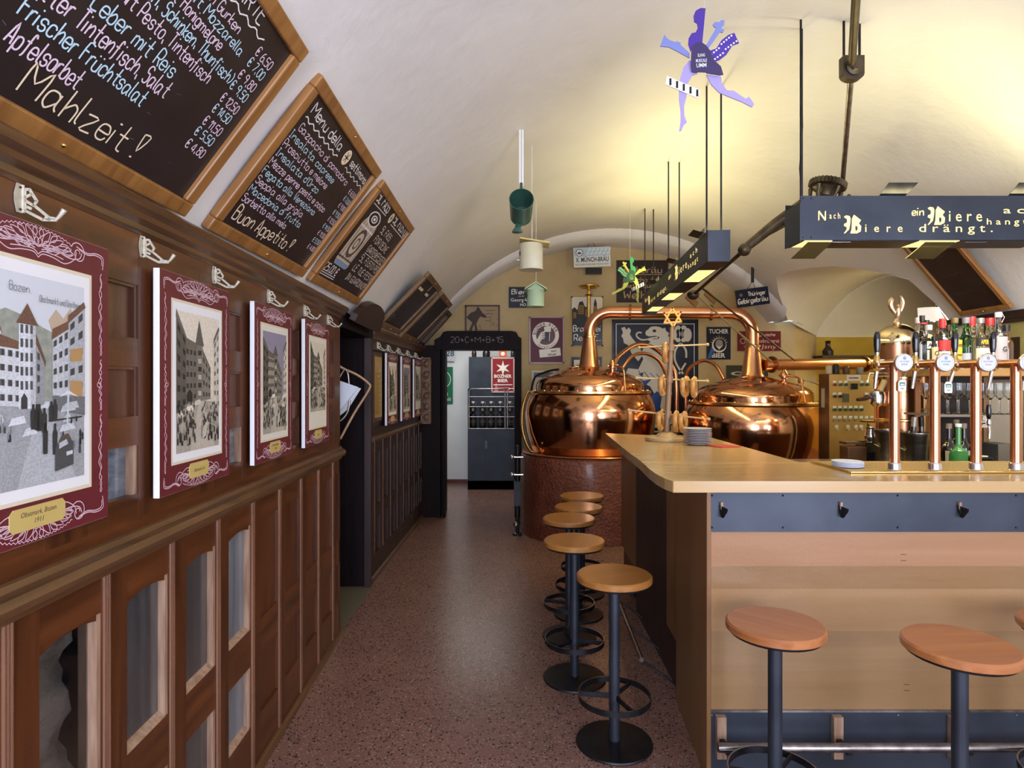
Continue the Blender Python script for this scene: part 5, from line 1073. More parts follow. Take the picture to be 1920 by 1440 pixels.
# ================================================================== BREWING KETTLES
BRZ = noisy('bronze_flange', (.62, .38, .15), (.78, .52, .24), (5, 5, 5), .18, .3, 1.0)
REDS = noisy('red_stucco', (.115, .026, .012), (.19, .05, .024), (9, 9, 9), .45, bump=1.0, bscale=38, coat=.25)
def kettle(M, label, conel, grp='copper brewing kettles'):
    t = thing('brewing_kettle', label, 'brewing kettle', M=M, group=grp)
    q = MB(M); q.lathe([(.0, .848), (.610, .848), (.645, .93), (.675, 1.05), (.69, 1.17), (.692, 1.25), (.680, 1.33), (.655, 1.40), (.625, 1.452)], 72, COPPER); q.build('pot', COPPER, t)
    q = MB(M); q.lathe([(.600, 1.452), (.642, 1.452), (.645, 1.456), (.645, 1.476), (.640, 1.480), (.56, 1.482)], 72, BRZ, cap0=False, cap1=False)
    for i in range(20):
        a = 2 * PI * i / 20; q.cyl((.615 * math.cos(a), .615 * math.sin(a), 1.478), (.615 * math.cos(a), .615 * math.sin(a), 1.490), .010, 8, BRZ)
    q.build('flange', BRZ, t)
    q = MB(M); q.lathe([(.566, 1.48), (.568, 1.535), (.560, 1.565), (.535, 1.595), (.48, 1.63), (.38, 1.668), (.27, 1.70), (.17, 1.722), (.10, 1.735)], 72, COPPER); q.build('lid', COPPER, t)
    q = MB(M); q.lathe([(.118, 1.725), (.112, 1.745), (.106, 1.76), (.068, 1.74 + conel), (.068, 1.75 + conel)], 40, COPPERP, cap0=False); q.lathe([(.066, 1.742 + conel), (.080, 1.744 + conel), (.080, 1.762 + conel), (.066, 1.764 + conel)], 32, BRZ); q.build('vapour_cone', COPPERP, t)
    MM = M @ Matrix.Translation((.02, -.33, 1.672)) @ Matrix.Rotation(.35, 4, 'X') if False else M
    q = MB(M @ T(-.17, -.26, 1.675) @ Matrix.Rotation(.30, 4, 'X') @ Matrix.Rotation(-.18, 4, 'Y')); q.lathe([(.15, 0), (.15, .016), (.135, .022), (.08, .034), (.0, .040)], 36, COPPER); q.tube([(-.03, -.02, .036), (-.03, -.02, .06), (.03, -.02, .06), (.03, -.02, .036)], .006, 8, BRZ); q.build('manhole', COPPER, t)
    q = MB(M @ T(.20, -.28, 1.665)); q.lathe([(.022, 0), (.022, .04), (.034, .05), (.034, .09), (.02, .11), (.012, .13)], 16, COPPERP); q.cyl((-.05, 0, .07), (.06, 0, .08), .010, 10, COPPERP); q.build('valve', COPPERP, t)
    q = MB(M); a = -1.1; P0 = Vector((.22 , -.30, 1.745))
    q.tube(smooth([Vector(p) for p in [(.22, -.30, 1.735), (.27, -.36, 1.725), (.285, -.44, 1.69), (.285, -.50, 1.58), (.285, -.545, 1.48)]], 4), .010, 10, COPPERP); q.build('drain_pipe', COPPERP, t)
    return t
K1, K2 = (.825, 6.55), (2.45, 6.25)
k1 = kettle(T(*K1), 'large copper brewing kettle on the red stucco plinth at left', .30)
q = MB(T(*K1)); q.tube(smooth([Vector(p) for p in [(-.655, -.06, 1.47), (-.70, -.10, 1.36), (-.722, -.14, 1.22), (-.715, -.18, 1.06), (-.67, -.22, .92), (-.62, -.26, .845)]], 4), .016, 10, BRZ); q.tube([(-.62, -.26, .85), (-.60, -.30, .843), (-.56, -.33, .842)], .018, 8, BRZ); q.build('grab_pipe', BRZ, k1)
q = MB(T(*K1)); q.tube(smooth([Vector(p) for p in [(-.62, -.05, 1.475), (-.60, -.08, 1.58), (-.56, -.10, 1.64), (-.42, -.16, 1.69), (-.34, -.20, 1.70)]], 4), .012, 10, STEELD); q.build('lid_arm', STEELD, k1)
k2 = kettle(T(K2[0], K2[1], -.105), 'second copper brewing kettle behind the plate stack, right of the first', .285)
q = MB(T(K2[0], K2[1], -.105)); q.tube(smooth([Vector(p) for p in [(.40, -.2, 1.69), (.46, -.22, 1.685), (.56, -.24, 1.65), (.60, -.25, 1.60), (.605, -.25, 1.55)]], 4), .012, 10, flat('#c9b6a0', .3, .6)); q.lathe([(.030, 1.70), (.026, 1.66)], 10, SS, o=(.40, -.2, 0)); q.build('lid_arm', None, k2)
q = MB(T(K2[0], K2[1], -.105)); q.add([(.56, -.29, 1.60), (.62, -.28, 1.61), (.66, -.26, 1.54), (.60, -.30, 1.46), (.56, -.31, 1.48), (.60, -.24, 1.60)], [(0, 1, 2, 3, 4), (1, 5, 2)], flat('#cfc9c2', .9)); tag(q.build('cloth_rag', flat('#cfc9c2', .9)), 'small white rag tied to the lid arm of the right kettle', 'cloth')
for (x, y), h, lb in ((K1, .83, 'round plinth of glossy red stucco under the left copper kettle'), (K2, .72, 'round red stucco plinth under the right copper kettle')):
    R_ = .735 if h > .8 else .69; t = thing('kettle_plinth', lb, 'plinth', (x, y, 0), group='red kettle plinths')
    q = MB(T(x, y)); q.lathe([(R_, 0), (R_ + .003, .3), (R_, h - .06), (R_ - .01, h - .02), (R_ - .035, h), (.0, h + .002)], 96, REDS); q.build('stucco_drum', REDS, t)
    q = MB(T(x, y)); q.lathe([(.60, h + .0), (R_ - .02, h + .004), (R_ - .013, h + .010), (R_ - .02, h + .016), (.60, h + .014)], 72, COPPERP, cap0=False, cap1=False); q.build('copper_collar', COPPERP, t)
# overhead pipe between the kettles
A = Vector((K1[0], K1[1], 2.067)); B_ = Vector((K2[0], K2[1], 1.948)); zc = 2.315
path = [A] + [A + Vector((.22 * (1 - math.cos(a)), -.04 * (1 - math.cos(a)), (zc - .22 - A.z) + .22 * math.sin(a))) for a in [PI / 2 * i / 8 for i in range(9)]]
e = Vector((B_.x - .22, B_.y + .04, zc - .035)); path += [e + Vector((.22 * math.sin(a), -.04 * math.sin(a), -.22 * (1 - math.cos(a)))) for a in [PI / 2 * i / 8 for i in range(9)]] + [B_]
t = thing('vapour_pipe', 'thick copper vapour pipe bending over between the two kettles', 'pipe', A)
q = MB(); q.tube(path, .063, 24, COPPERP); q.build('pipe', COPPERP, t)
d = (e - path[9]).normalized()
for f in (.17, .85): c = path[9].lerp(e, f); q = MB(); q.tube([c - d * .012, c + d * .012], .082, 24, flat((.30, .13, .06), .35, 1.0)); q.build('flange', None, t)
a0, a1 = P(1425, 683, 6.2), P(1640, 683, 6.75); a0 = Vector((2.56, 6.24, 1.747))
t = thing('side_pipe', 'thick copper pipe running right from the second kettle to behind the taps', 'pipe', a0)
q = MB(); q.tube([a0, a1], .061, 24, COPPERP); q.build('pipe', COPPERP, t); d = (a1 - a0).normalized()
for f in (.07, .90): c = a0.lerp(a1, f); q = MB(); q.tube([c - d * .01, c + d * .01], .085, 24, flat((.30, .13, .06), .35, 1.0)); q.build('flange', None, t)
q = MB(); q.tube([a1, a1 + d * .1, a1 + d * .16 + Vector((0, 0, -.06)), a1 + d * .16 + Vector((0, 0, -1.74))], .061, 20, COPPERP); q.build('downpipe', COPPERP, t)
# thin arched pipes behind the kettles
def arched(name, label, pts, r=.020): q = MB(); q.tube(smooth([Vector(p) for p in pts], 6), r, 14, COPPERP); tag(q.build(name, COPPERP), label, 'pipe', 'thin arched copper pipes')
arched('arched_pipe', 'tallest arched copper pipe from the left kettle lid down behind the pretzel stand', [P(1151, 690, 6.4), P(1160, 668, 6.5), P(1195, 646, 6.7), P(1230, 655, 6.85), P(1262, 690, 6.9), P(1268, 730, 6.9), P(1268, 815, 6.9), (1.848, 6.9, .0)], .023)
arched('arched_pipe', 'smaller arched copper pipe below the tallest arch on the left kettle', [P(1166, 692, 6.42), P(1185, 668, 6.5), P(1210, 663, 6.6), P(1235, 676, 6.7), P(1249, 705, 6.75), P(1251, 740, 6.75), P(1251, 815, 6.75), (1.708, 6.75, .0)], .018)
arched('arched_pipe', 'arched copper pipe entering the right kettle lid from the left', [(1.90, 6.8, .0), P(1286, 800, 6.8), P(1286, 720, 6.8), P(1292, 692, 6.75), P(1318, 676, 6.65), P(1342, 685, 6.5), P(1358, 711, 6.4)], .019)
# valve at the plinth edge
t = thing('pipe_valve', 'dark iron pipe with hand valves standing left of the red plinth', 'valve', (.05, 6.3, 0))
q = MB(); q.cyl((.055, 6.30, 0), (.055, 6.30, .92), .02, 12, STEELD); q.lathe([(.05, .0), (.05, .02), (.02, .03)], 16, STEELD, o=(.055, 6.30, 0)); q.bx(.02, .085, 6.27, 6.33, .30, .55, STEELD); q.build('riser', STEELD, t)
for z in (.62, .80): q = MB(); q.cyl((.0, 6.29, z), (.115, 6.29, z), .012, 10, CHROME); q.ball((.0, 6.28, z), .022, 10, CHROME); q.build('valve', CHROME, t)
q = MB(); q.cyl((.06, 6.27, .13), (.04, 6.20, .13), .03, 12, BLACK); q.ball((.04, 6.195, .13), .026, 10, RAIL); q.build('drain_plug', BLACK, t)
# stirrer wheel standing over the left kettle
t = thing('hand_wheel', 'brass hand wheel on a tall spindle before the castle brewery sign', 'hand wheel', P(1104, 570, 7.0))
p = P(1104, 537, 7.0); q = MB(); q.cyl((p.x, 7.0, 2.2), (p.x, 7.0, p.z), .022, 12, BRASS); q.build('spindle', BRASS, t)
q = MB(); q.lathe([(.02, -.02), (.024, -.05), (.03, -.09), (.05, -.10), (.02, -.11)], 16, BRASS, o=tuple(p)); q.tube([(p.x + .105 * math.cos(2 * PI * i / 32), 7.0 + .105 * math.sin(2 * PI * i / 32), p.z) for i in range(32)], .014, 8, BRASS, closed=True)
for i in range(4): a = PI / 4 + PI / 2 * i; q.cyl((p.x, 7.0, p.z - .01), (p.x + .1 * math.cos(a), 7.0 + .1 * math.sin(a), p.z), .008, 8, BRASS)
q.build('wheel', BRASS, t)

# ================================================================== ENAMEL SIGNS ON THE END WALL
YW = 7.40
def sign(px0, py0, px1, py1, bg, label, draw, name='enamel_sign', Y=YW - .012, rim=None, cat='sign', tilt=0):
    p0, p1 = P(px0, py1, Y), P(px1, py0, Y); w_, h_ = p1.x - p0.x, p1.z - p0.z
    M = fr(p0, (1, 0, math.tan(tilt)), (0, 0, 1)); q = MB(M); c = flat(bg, .4, spec=.25) if isinstance(bg, str) else bg
    q.bx(0, w_, 0, h_, -.009, 0, c)
    if rim: q.bx(-.008, w_ + .008, -.008, .012, -.010, .004, rim); q.bx(-.008, w_ + .008, h_ - .012, h_ + .008, -.010, .004, rim); q.bx(-.008, .012, 0, h_, -.010, .004, rim); q.bx(w_ - .012, w_ + .008, 0, h_, -.010, .004, rim)
    draw(q, w_, h_)
    return tag(q.build(name, c), label, cat, 'enamel signs on the end wall' if cat == 'sign' else None)
IV = flat('#e4dfcf', .3, spec=.3); TAN = flat('#b09062', .45)
def d_horse(q, w, h):
    k = flat('#3a2a22', .6); g = flat('#6d5a48', .6)
    q.poly([(.10 * w, .05 * h), (.20 * w, .35 * h), (.02 * w, .55 * h), (.15 * w, .72 * h), (.30 * w, .80 * h), (.36 * w, .98 * h), (.42 * w, .88 * h), (.50 * w, .72 * h), (.62 * w, .60 * h), (.60 * w, .52 * h), (.44 * w, .58 * h), (.38 * w, .48 * h), (.32 * w, .30 * h), (.36 * w, .05 * h), (.28 * w, .05 * h), (.26 * w, .28 * h), (.18 * w, .04 * h)], .001, k)
    for i in range(4): q.rect(.58 * w, (.80 - .13 * i) * h, (.88 - .05 * i) * w, (.83 - .13 * i) * h, .001, g)
    q.hand('S', .40 * w, .08 * h, .17 * h, g, wd=.008); q.hand('1x2', .70 * w, .22 * h, .26 * h, g, wd=.006)
sign(873, 573, 936, 622, flat('#a28a66', .7), 'small framed print of a rearing horse above the end doorway', d_horse, 'framed_print', rim=flat('#43261a', .5), cat='picture')
def d_bier(q, w, h):
    q.hand('Bier', .10 * w, .66 * h, .22 * h, IV, nib=.014, fit=.52 * w); q.text('aus der', .42 * w, .53 * h, .07 * h, IV); q.text('Georg We', .43 * w, .30 * h, .17 * h, IV, fit=.74 * w, bold=.01); q.text('HO', .48 * w, .08 * h, .14 * h, IV, bold=.02)
sign(954, 538, 1010, 577, '#1f2a3a', 'dark blue enamel sign starting with Bier, partly behind the green birdhouse', d_bier)
def d_bozner(q, w, h):
    cx, cy, R = .47 * w, .60 * h, .39 * w; k = flat('#2c0d14', .4); 
    q.disc(cx, cy, R, .0008, IV, n=48); q.disc(cx, cy, .28 * w, .0012, flat('#5c1220', .3, spec=.3), n=40)
    q.arc('BOZNER BIER', cx, cy, .335 * w, .085 * w, PI * .95, -PI * .082, k, z=.0014); q.arc('-Hausgebraut-', cx, cy, .335 * w, .055 * w, PI * 1.22, PI * .05, k, flip=True, z=.0014)
    q.poly([(cx - .02 * w, cy - .20 * w), (cx + .14 * w, cy - .20 * w), (cx + .15 * w, cy + .10 * w), (cx - .03 * w, cy + .10 * w)], .0016, flat('#15080a', .3, spec=.3)); q.poly([(cx - .03 * w, cy + .10 * w), (cx + .15 * w, cy + .10 * w), (cx + .16 * w, cy + .25 * w), (cx + .05 * w, cy + .28 * w), (cx - .05 * w, cy + .24 * w)], .0016, IV)
    q.poly([(cx + .10 * w, cy - .17 * w), (cx + .12 * w, cy - .17 * w), (cx + .13 * w, cy + .08 * w), (cx + .11 * w, cy + .08 * w)], .002, IV)
    q.poly([(cx - .31 * w, cy - .22 * w), (cx - .24 * w, cy - .10 * w), (cx - .14 * w, cy + .08 * w), (cx - .03 * w, cy + .13 * w), (cx - .02 * w, cy - .08 * w), (cx - .12 * w, cy - .12 * w), (cx - .18 * w, cy - .24 * w), (cx - .26 * w, cy - .29 * w)], .0018, IV)
    for i in range(3): q.ribbon([(cx - .11 * w, cy - .05 * w + .05 * w * i), (cx - .02 * w, cy - .06 * w + .06 * w * i)], .008, .0022, k)
    mm = T(.30 * w, .12 * h) @ RZ(.10); q.rect(0, 0, .62 * w, .17 * h, .001, IV, mm); q.text('zum', .42 * w, .095 * h, .05 * h, k, mm, bold=.03, z=.0016); q.text('Wohl', .36 * w, .015 * h, .055 * h, k, mm, bold=.03, shear=.1, z=.0016)
sign(993, 594, 1057, 681, '#560f1e', 'red enamel sign with a hand holding a beer mug, lettered Bozner Bier', d_bozner, rim=flat('#a99089', .4))
def d_castle(q, w, h):
    q.rect(.04 * w, .44 * h, .96 * w, .98 * h, .0006, IV); q.rect(.04 * w, .02 * h, .96 * w, .44 * h, .0006, flat('#141c30', .3, spec=.3))
    y = flat('#8a6a1c', .5); k = flat('#1e1a16', .5)
    q.poly([(.04 * w, .44 * h), (.04 * w, .74 * h), (.12 * w, .78 * h), (.20 * w, .72 * h), (.26 * w, .88 * h), (.36 * w, .90 * h), (.44 * w, .78 * h), (.52 * w, .80 * h), (.58 * w, .66 * h), (.68 * w, .62 * h), (.70 * w, .86 * h), (.74 * w, .96 * h), (.79 * w, .86 * h), (.80 * w, .66 * h), (.96 * w, .60 * h), (.96 * w, .44 * h)], .001, k)
    for x0, x1, a, b_ in ((.22, .40, .64, .82), (.44, .56, .60, .74), (.08, .17, .56, .68), (.70, .78, .66, .80), (.60, .67, .52, .60)): q.rect(x0 * w, a * h, x1 * w, b_ * h, .0014, y)
    for i in range(10): q.rect((.24 + .05 * (i % 3)) * w, (.66 + .05 * (i // 3)) * h, (.26 + .05 * (i % 3)) * w, (.685 + .05 * (i // 3)) * h, .0018, k)
    q.hand('Brauerei', .08 * w, .30 * h, .12 * h, IV, nib=.013, fit=.86 * w); q.hand('Rev  E.', .10 * w, .12 * h, .12 * h, IV, nib=.013, fit=.84 * w)
    for x in (.04, .96):
        for z in (.02, .98): q.ball((x * w, z * h, .001), .011, 8, flat('#2a2014', .5))
sign(1070, 555, 1132, 650, '#b59a55', 'castle picture sign with blackletter Brauerei, behind the kettle cone', d_castle)
def d_brown(q, w, h):
    q.hand('Hochbräu', .09 * w, .70 * h, .15 * h, TAN, nib=.016, fit=.80 * w); q.rect(.12 * w, .655 * h, .88 * w, .67 * h, .001, TAN); q.hand('Ausschank', .12 * w, .48 * h, .12 * h, TAN, nib=.011, fit=.62 * w); q.hand('bester Qualit', .12 * w, .35 * h, .10 * h, TAN, nib=.009, fit=.72 * w); q.hand('Weihr', .14 * w, .10 * h, .17 * h, TAN, nib=.018, fit=.55 * w)
sign(1156, 488, 1254, 567, '#2a1c16', 'brown enamel sign with blackletter Hochbräu, behind the green dancer', d_brown, Y=7.385)
def d_lion(q, w, h):
    iv = flat('#c9c4b4', .4, spec=.25); nv = flat('#131929', .38, spec=.25); bl = flat('#1f3f86', .38, spec=.25)
    q.rect(.035 * w, .02 * h, .965 * w, .97 * h, .0006, flat('#b9bcc4', .3, spec=.3)); q.rect(.045 * w, .03 * h, .955 * w, .962 * h, .0010, nv)
    def pg(p, z, m): q.poly([(x * w, y * h) for x, y in p], z, m)
    # raised paw, head with tongue, body, tail
    pg([(.10, .93), (.14, .94), (.16, .915), (.19, .935), (.215, .91), (.20, .875), (.23, .84), (.30, .78), (.36, .70), (.30, .64), (.22, .71), (.18, .78), (.13, .80), (.12, .84), (.10, .86), (.12, .89)], .0014, iv)
    pg([(.383, .891), (.396, .907), (.421, .919), (.441, .937), (.471, .944), (.517, .945), (.567, .935), (.587, .924), (.615, .933), (.627, .906), (.665, .885), (.65, .86), (.70, .84), (.67, .80), (.72, .76), (.70, .70), (.66, .62), (.72, .54), (.66, .46), (.70, .36), (.64, .26), (.74, .10), (.50, .06), (.46, .20), (.52, .32), (.44, .42), (.34, .46), (.20, .44), (.14, .52), (.18, .58), (.30, .57), (.36, .66), (.33, .71), (.38, .78), (.446, .809), (.414, .824), (.425, .836), (.50, .843), (.50, .858), (.43, .856), (.390, .868)], .0014, iv)
    pg([(.42, .856), (.50, .862), (.55, .852), (.54, .836), (.48, .832), (.42, .838)], .0018, nv); q.disc(.49 * w, .905 * h, .017 * w, .0018, nv, sx=1.3)
    tg = [Vector((a * w, b_ * h)) for a, b_ in ((.53, .848), (.46, .842), (.39, .828), (.33, .830), (.285, .855), (.28, .878), (.305, .892), (.34, .888))]
    q.ribbon(smooth(tg, 4), .018 * w, .0020, iv)
    for x in (.77, .835): q.ring(x * w, .88 * h, .028 * w, .052 * w, .0014, iv, sy=1.9)
    q.disc(.88 * w, .87 * h, .05 * w, .0013, iv, sy=1.6); q.disc(.72 * w, .87 * h, .035 * w, .0013, iv, sy=1.6)
    q.ribbon(smooth([Vector((a * w, b_ * h)) for a, b_ in ((.80, .80), (.74, .74), (.73, .66), (.77, .59), (.83, .53))], 4), .022 * w, .0014, iv); q.ribbon(smooth([Vector((a * w, b_ * h)) for a, b_ in ((.80, .80), (.86, .74), (.865, .67))], 4), .022 * w, .0014, iv); q.ribbon([(.86 * w, .625 * h), (.78 * w, .53 * h)], .022 * w, .0014, iv)
    pg([(.06, .50), (.14, .515), (.20, .49), (.30, .50), (.36, .47), (.46, .485), (.40, .44), (.30, .42), (.18, .40), (.06, .44)], .0017, bl); pg([(.46, .34), (.52, .38), (.58, .34), (.56, .24), (.60, .18), (.54, .16), (.50, .20), (.46, .12), (.44, .24)], .0017, bl); pg([(.30, .53), (.36, .545), (.35, .50)], .0018, nv)
    for i in range(5): q.ribbon([((.30 + .07 * i) * w, (.56 - .01 * i) * h), ((.36 + .07 * i) * w, (.49 + .0 * i) * h)], .008 * w, .0019, nv if i % 2 else bl)
    pg([(.50, .10), (.56, .12), (.62, .10), (.60, .06)], .0019, nv); pg([(.66, .31), (.70, .33), (.74, .28), (.72, .20), (.68, .22)], .0019, nv)
    q.text('CHIEF', .63 * w, .022 * h, .062 * h, iv, fit=.36 * w, bold=.03, z=.0022); q.rect(.42 * w, .10 * h, .84 * w, .102 * h, .0018, iv)
sign(1149, 600, 1308, 815, '#0f1220', 'large black enamel sign with an ivory heraldic lion between the kettles', d_lion, rim=flat('#1b1a1c', .3, spec=.3))
def d_tucher(q, w, h):
    iv = IV; q.text('TUCHER', .5 * w, .80 * h, .14 * h, iv, fit=.80 * w, bold=.02); q.text('BIER', .5 * w, .06 * h, .14 * h, iv, fit=.56 * w, bold=.03)
    q.disc(.52 * w, .44 * h, .30 * w, .001, iv, sx=1, sy=1.02); q.disc(.54 * w, .46 * h, .26 * w, .0013, flat('#1b2030', .3, spec=.3)); q.disc(.52 * w, .50 * h, .15 * w, .0016, flat('#8f8b84', .4)); q.poly([(.34 * w, .46 * h), (.52 * w, .30 * h), (.70 * w, .46 * h), (.58 * w, .40 * h), (.46 * w, .40 * h)], .0018, iv)
    for i in range(9): a = .3 + .32 * i; q.poly([(.52 * w + .30 * w * math.cos(a - .08), .46 * h + .30 * w * math.sin(a - .08)), (.52 * w + .30 * w * math.cos(a + .08), .46 * h + .30 * w * math.sin(a + .08)), (.52 * w + .40 * w * math.cos(a), .46 * h + .40 * w * math.sin(a))], .0012, flat('#a58a4a', .4))
    q.poly([(.02 * w, .02 * h), (.18 * w, .04 * h), (.34 * w, .26 * h), (.22 * w, .42 * h)], .0008, flat('#3b66a6', .25, spec=.3))
sign(1325, 613, 1370, 674, '#161c2e', 'dark blue enamel sign reading Tucher Bier', d_tucher)
def d_isny(q, w, h):
    iv = flat('#c9a9a0', .4); q.hand('Allgäuische', .40 * w, .76 * h, .15 * h, iv, wd=.008, fit=.48 * w); q.text('Schlossbrauerei', .60 * w, .42 * h, .20 * h, iv, fit=.72 * w, bold=.015); q.text('Jsny', .72 * w, .12 * h, .22 * h, iv, fit=.38 * w, bold=.01, shear=.1)
    q.ring(.12 * w, .5 * h, .05 * w, .065 * w, .001, iv)
sign(1383, 621, 1464, 658, '#6d1a1c', 'red enamel sign ending in Jsny behind the right kettle pipe', d_isny)
def d_plain(tx, col):
    def f(q, w, h): q.text(tx, .5 * w, .3 * h, .42 * h, flat(col, .4), fit=.8 * w, bold=.02)
    return f
sign(1362, 685, 1440, 712, '#3c3f3a', 'grey sign with pale letters just above the right kettle lid', d_plain('  ohl', '#b9b7a4'))
def d_small(q, w, h): q.rect(.03 * w, .05 * h, .97 * w, .95 * h, .0006, flat('#161c2e', .3, spec=.3)); q.rect(.10 * w, .1 * h, .38 * w, .8 * h, .001, IV); q.rect(.62 * w, .1 * h, .90 * w, .8 * h, .001, IV); q.disc(.24 * w, .4 * h, .08 * w, .0014, BLACK); q.disc(.76 * w, .4 * h, .08 * w, .0014, BLACK)
sign(1070, 668, 1130, 702, '#8f8d86', 'small blue and white sign hidden behind the left kettle cone', d_small)
def d_small2(q, w, h):
    for i in range(3): q.ring(.5 * w, (.2 + .3 * i) * h, .10 * h, .14 * h, .001, flat('#2c3038', .4)); 
    q.rect(.08 * w, .70 * h, .9 * w, .92 * h, .0012, flat('#3a3d42', .4))
sign(997, 695, 1042, 736, '#c9c8c2', 'white enamel sign half hidden behind the left kettle lid', d_small2)
p = P(1113, 509, 7.37); q = MB(); q.bx(p.x - .095, p.x + .095, 7.33, 7.40, p.z - .035, p.z + .035, BLACK); q.bx(p.x - .09, p.x + .09, 7.325, 7.33, p.z - .03, p.z + .03, flat((.015, .012, .01), .6)); tag(q.build('wall_speaker', BLACK), 'small black box fixed to the end wall under the hanging white sign', 'speaker')
# hanging signs
def hang(px, py, w_px, h_px, Y, tilt, bg, label, draw, hookpx):
    s_ = Y / F; w_, h_ = w_px * s_, h_px * s_; c = P(px, py, Y); M = Matrix.Translation(c) @ Matrix.Rotation(-tilt, 4, 'Y') @ Matrix.Rotation(PI / 2, 4, 'X') @ T(-w_ / 2, -h_ / 2)
    t = thing('hanging_sign', label, 'sign', M=M, group='signs hung from the vault rib')
    q = MB(M); q.bx(0, w_, 0, h_, -.012, 0, bg); draw(q, w_, h_); q.build('plate', bg, t)
    hk_ = P(*hookpx, Y); q = MB(); a = M @ Vector((.38 * w_, h_, -.006)); b_ = M @ Vector((.62 * w_, h_, -.006)); q.tube([a, hk_, b_], .003, 6, STEELD); q.build('cord', STEELD, t)
    q = MB(); top = vz(hk_.x) if Y < 6.9 else RZ_ + math.sqrt(RR ** 2 - (hk_.x - RX) ** 2); q.cyl((hk_.x, Y, hk_.z - .015), (hk_.x, Y, max(hk_.z + .03, top + .01)), .016, 10, BLACK); q.build('hook', BLACK, t)
def d_munch(q, w, h):
    q.rect(.02 * w, .55 * h, .98 * w, .97 * h, .0006, flat('#a9bccb', .4)); nv = flat('#1f2f55', .4)
    for i in range(6):
        for j in range(2): x, y = (.34 + .11 * i + .05 * j) * w, (.62 + .18 * j) * h; q.poly([(x, y), (x + .06 * w, y + .03 * h), (x + .10 * w, y + .15 * h), (x + .04 * w, y + .12 * h)], .001, flat('#cfd9df', .4))
    q.disc(.16 * w, .74 * h, .10 * w, .0012, flat('#d9dcdc', .4)); q.ring(.16 * w, .74 * h, .085 * w, .10 * w, .0014, nv); q.poly([(.09 * w, .70 * h), (.16 * w, .80 * h), (.23 * w, .70 * h), (.16 * w, .66 * h)], .0014, nv)
    q.text('X. MÜNCH-BRÄU', .5 * w, .27 * h, .24 * h, nv, fit=.90 * w, bold=.025); q.text('FELDKIRCHEN BEI MÜNCHEN', .5 * w, .09 * h, .10 * h, flat('#2a2f3a', .4), fit=.90 * w)
hang(1110, 482, 69, 37, 7.12, .04, flat('#d0d3d2', .35), 'white enamel sign reading X. Münch-Bräu hung under the vault rib', d_munch, (1107, 447))
def d_thur(q, w, h): q.hand('Thüringer', .38 * w, .58 * h, .24 * h, IV, nib=.010, fit=.55 * w); q.hand('Gebirgsbräu', .05 * w, .20 * h, .28 * h, IV, nib=.014, fit=.92 * w); q.disc(.16 * w, .70 * h, .05 * w, .001, flat('#7a5a3a', .4))
hang(1411, 557, 62, 33, 6.70, .14, flat('#161d33', .3, spec=.3), 'dark blue enamel sign reading Thüringer Gebirgsbräu hung at right', d_thur, (1411, 527))

# ================================================================== THE BACK ROOM
t = thing('bottle_cabinet', 'tall dark steel cabinet with a bottle rack, seen through the end doorway', 'cabinet', (-.25, 9.2, 0))
X0, X1, Yc = P(877, 0, 9.0).x, .10, 9.0
zt, zr1, zr0 = P(0, 668, Yc).z, P(0, 729, Yc).z, P(0, 804, Yc).z
q = MB(); q.bx(X0, X1, Yc, 9.5, 0, zr0, STEELD); q.bx(X0, X1, Yc + .22, 9.5, zr0, zt, STEELC); q.bx(X0, X0 + .012, Yc, 9.5, zr0, zr1, STEELD); q.bx(X0, X1, Yc, Yc + .02, 0, .13, STEELD); q.build('body', STEELD, t)
q = MB(); a = P(910, 0, Yc).x; q.bx(X0 + .004, a - .003, Yc - .012, Yc, .14, zr0 - .01, STEELC); q.build('door', STEELC, t); q = MB(); q.bx(a + .003, X1 - .01, Yc - .012, Yc, .14, zr0 - .01, STEELC); dd = q.build('door', STEELC, t)
q = MB(); q.bx(a - .005, a + .03, Yc - .03, Yc - .010, .60, .72, BLACK); q.build('lock', BLACK, dd)
for f in (.005, .30, .55, .80): z = zr0 + (zr1 - zr0) * f; q = MB(); q.cyl((X0 + .005, Yc + .004, z), (X1, Yc + .004, z), .006, 8, RAIL); q.build('rack_rail', RAIL, t)
q = MB()
for x0, x1 in ((877, 947), (949, 972)):
    a, b_ = P(x0, 0, Yc).x, P(x1, 0, Yc).x; q.tube([(a + .02, Yc, zr0 + .005), (a + .02, Yc, zr1 - .03), (a + .05, Yc, zr1), (b_ - .03, Yc, zr1), (b_, Yc, zr1 - .03), (b_, Yc, zr0 + .005)], .010, 8, RAIL)
q.build('rack_frame', RAIL, t)
sb = None
for i, px in enumerate((887, 905, 921, 938, 956)):
    p = P(px, 0, 9.1); nm = ('first', 'second', 'third', 'fourth', 'fifth')[i]
    bottle('b', p.x, 9.11, zr0, .40, .052, DG, 'large swing-top beer bottle in the steel rack, %s from the left' % nm, .45, .020, flat('#d9cdc6', .4), .03, [(.10, .42, '#15120f', None, None, 0), (.20, .30, '#6d6458', None, None, 0), (.62, .78, '#241d18', 'O', '#b9b0a0', .035)], grp='swing-top bottles in the steel rack', flip=True)
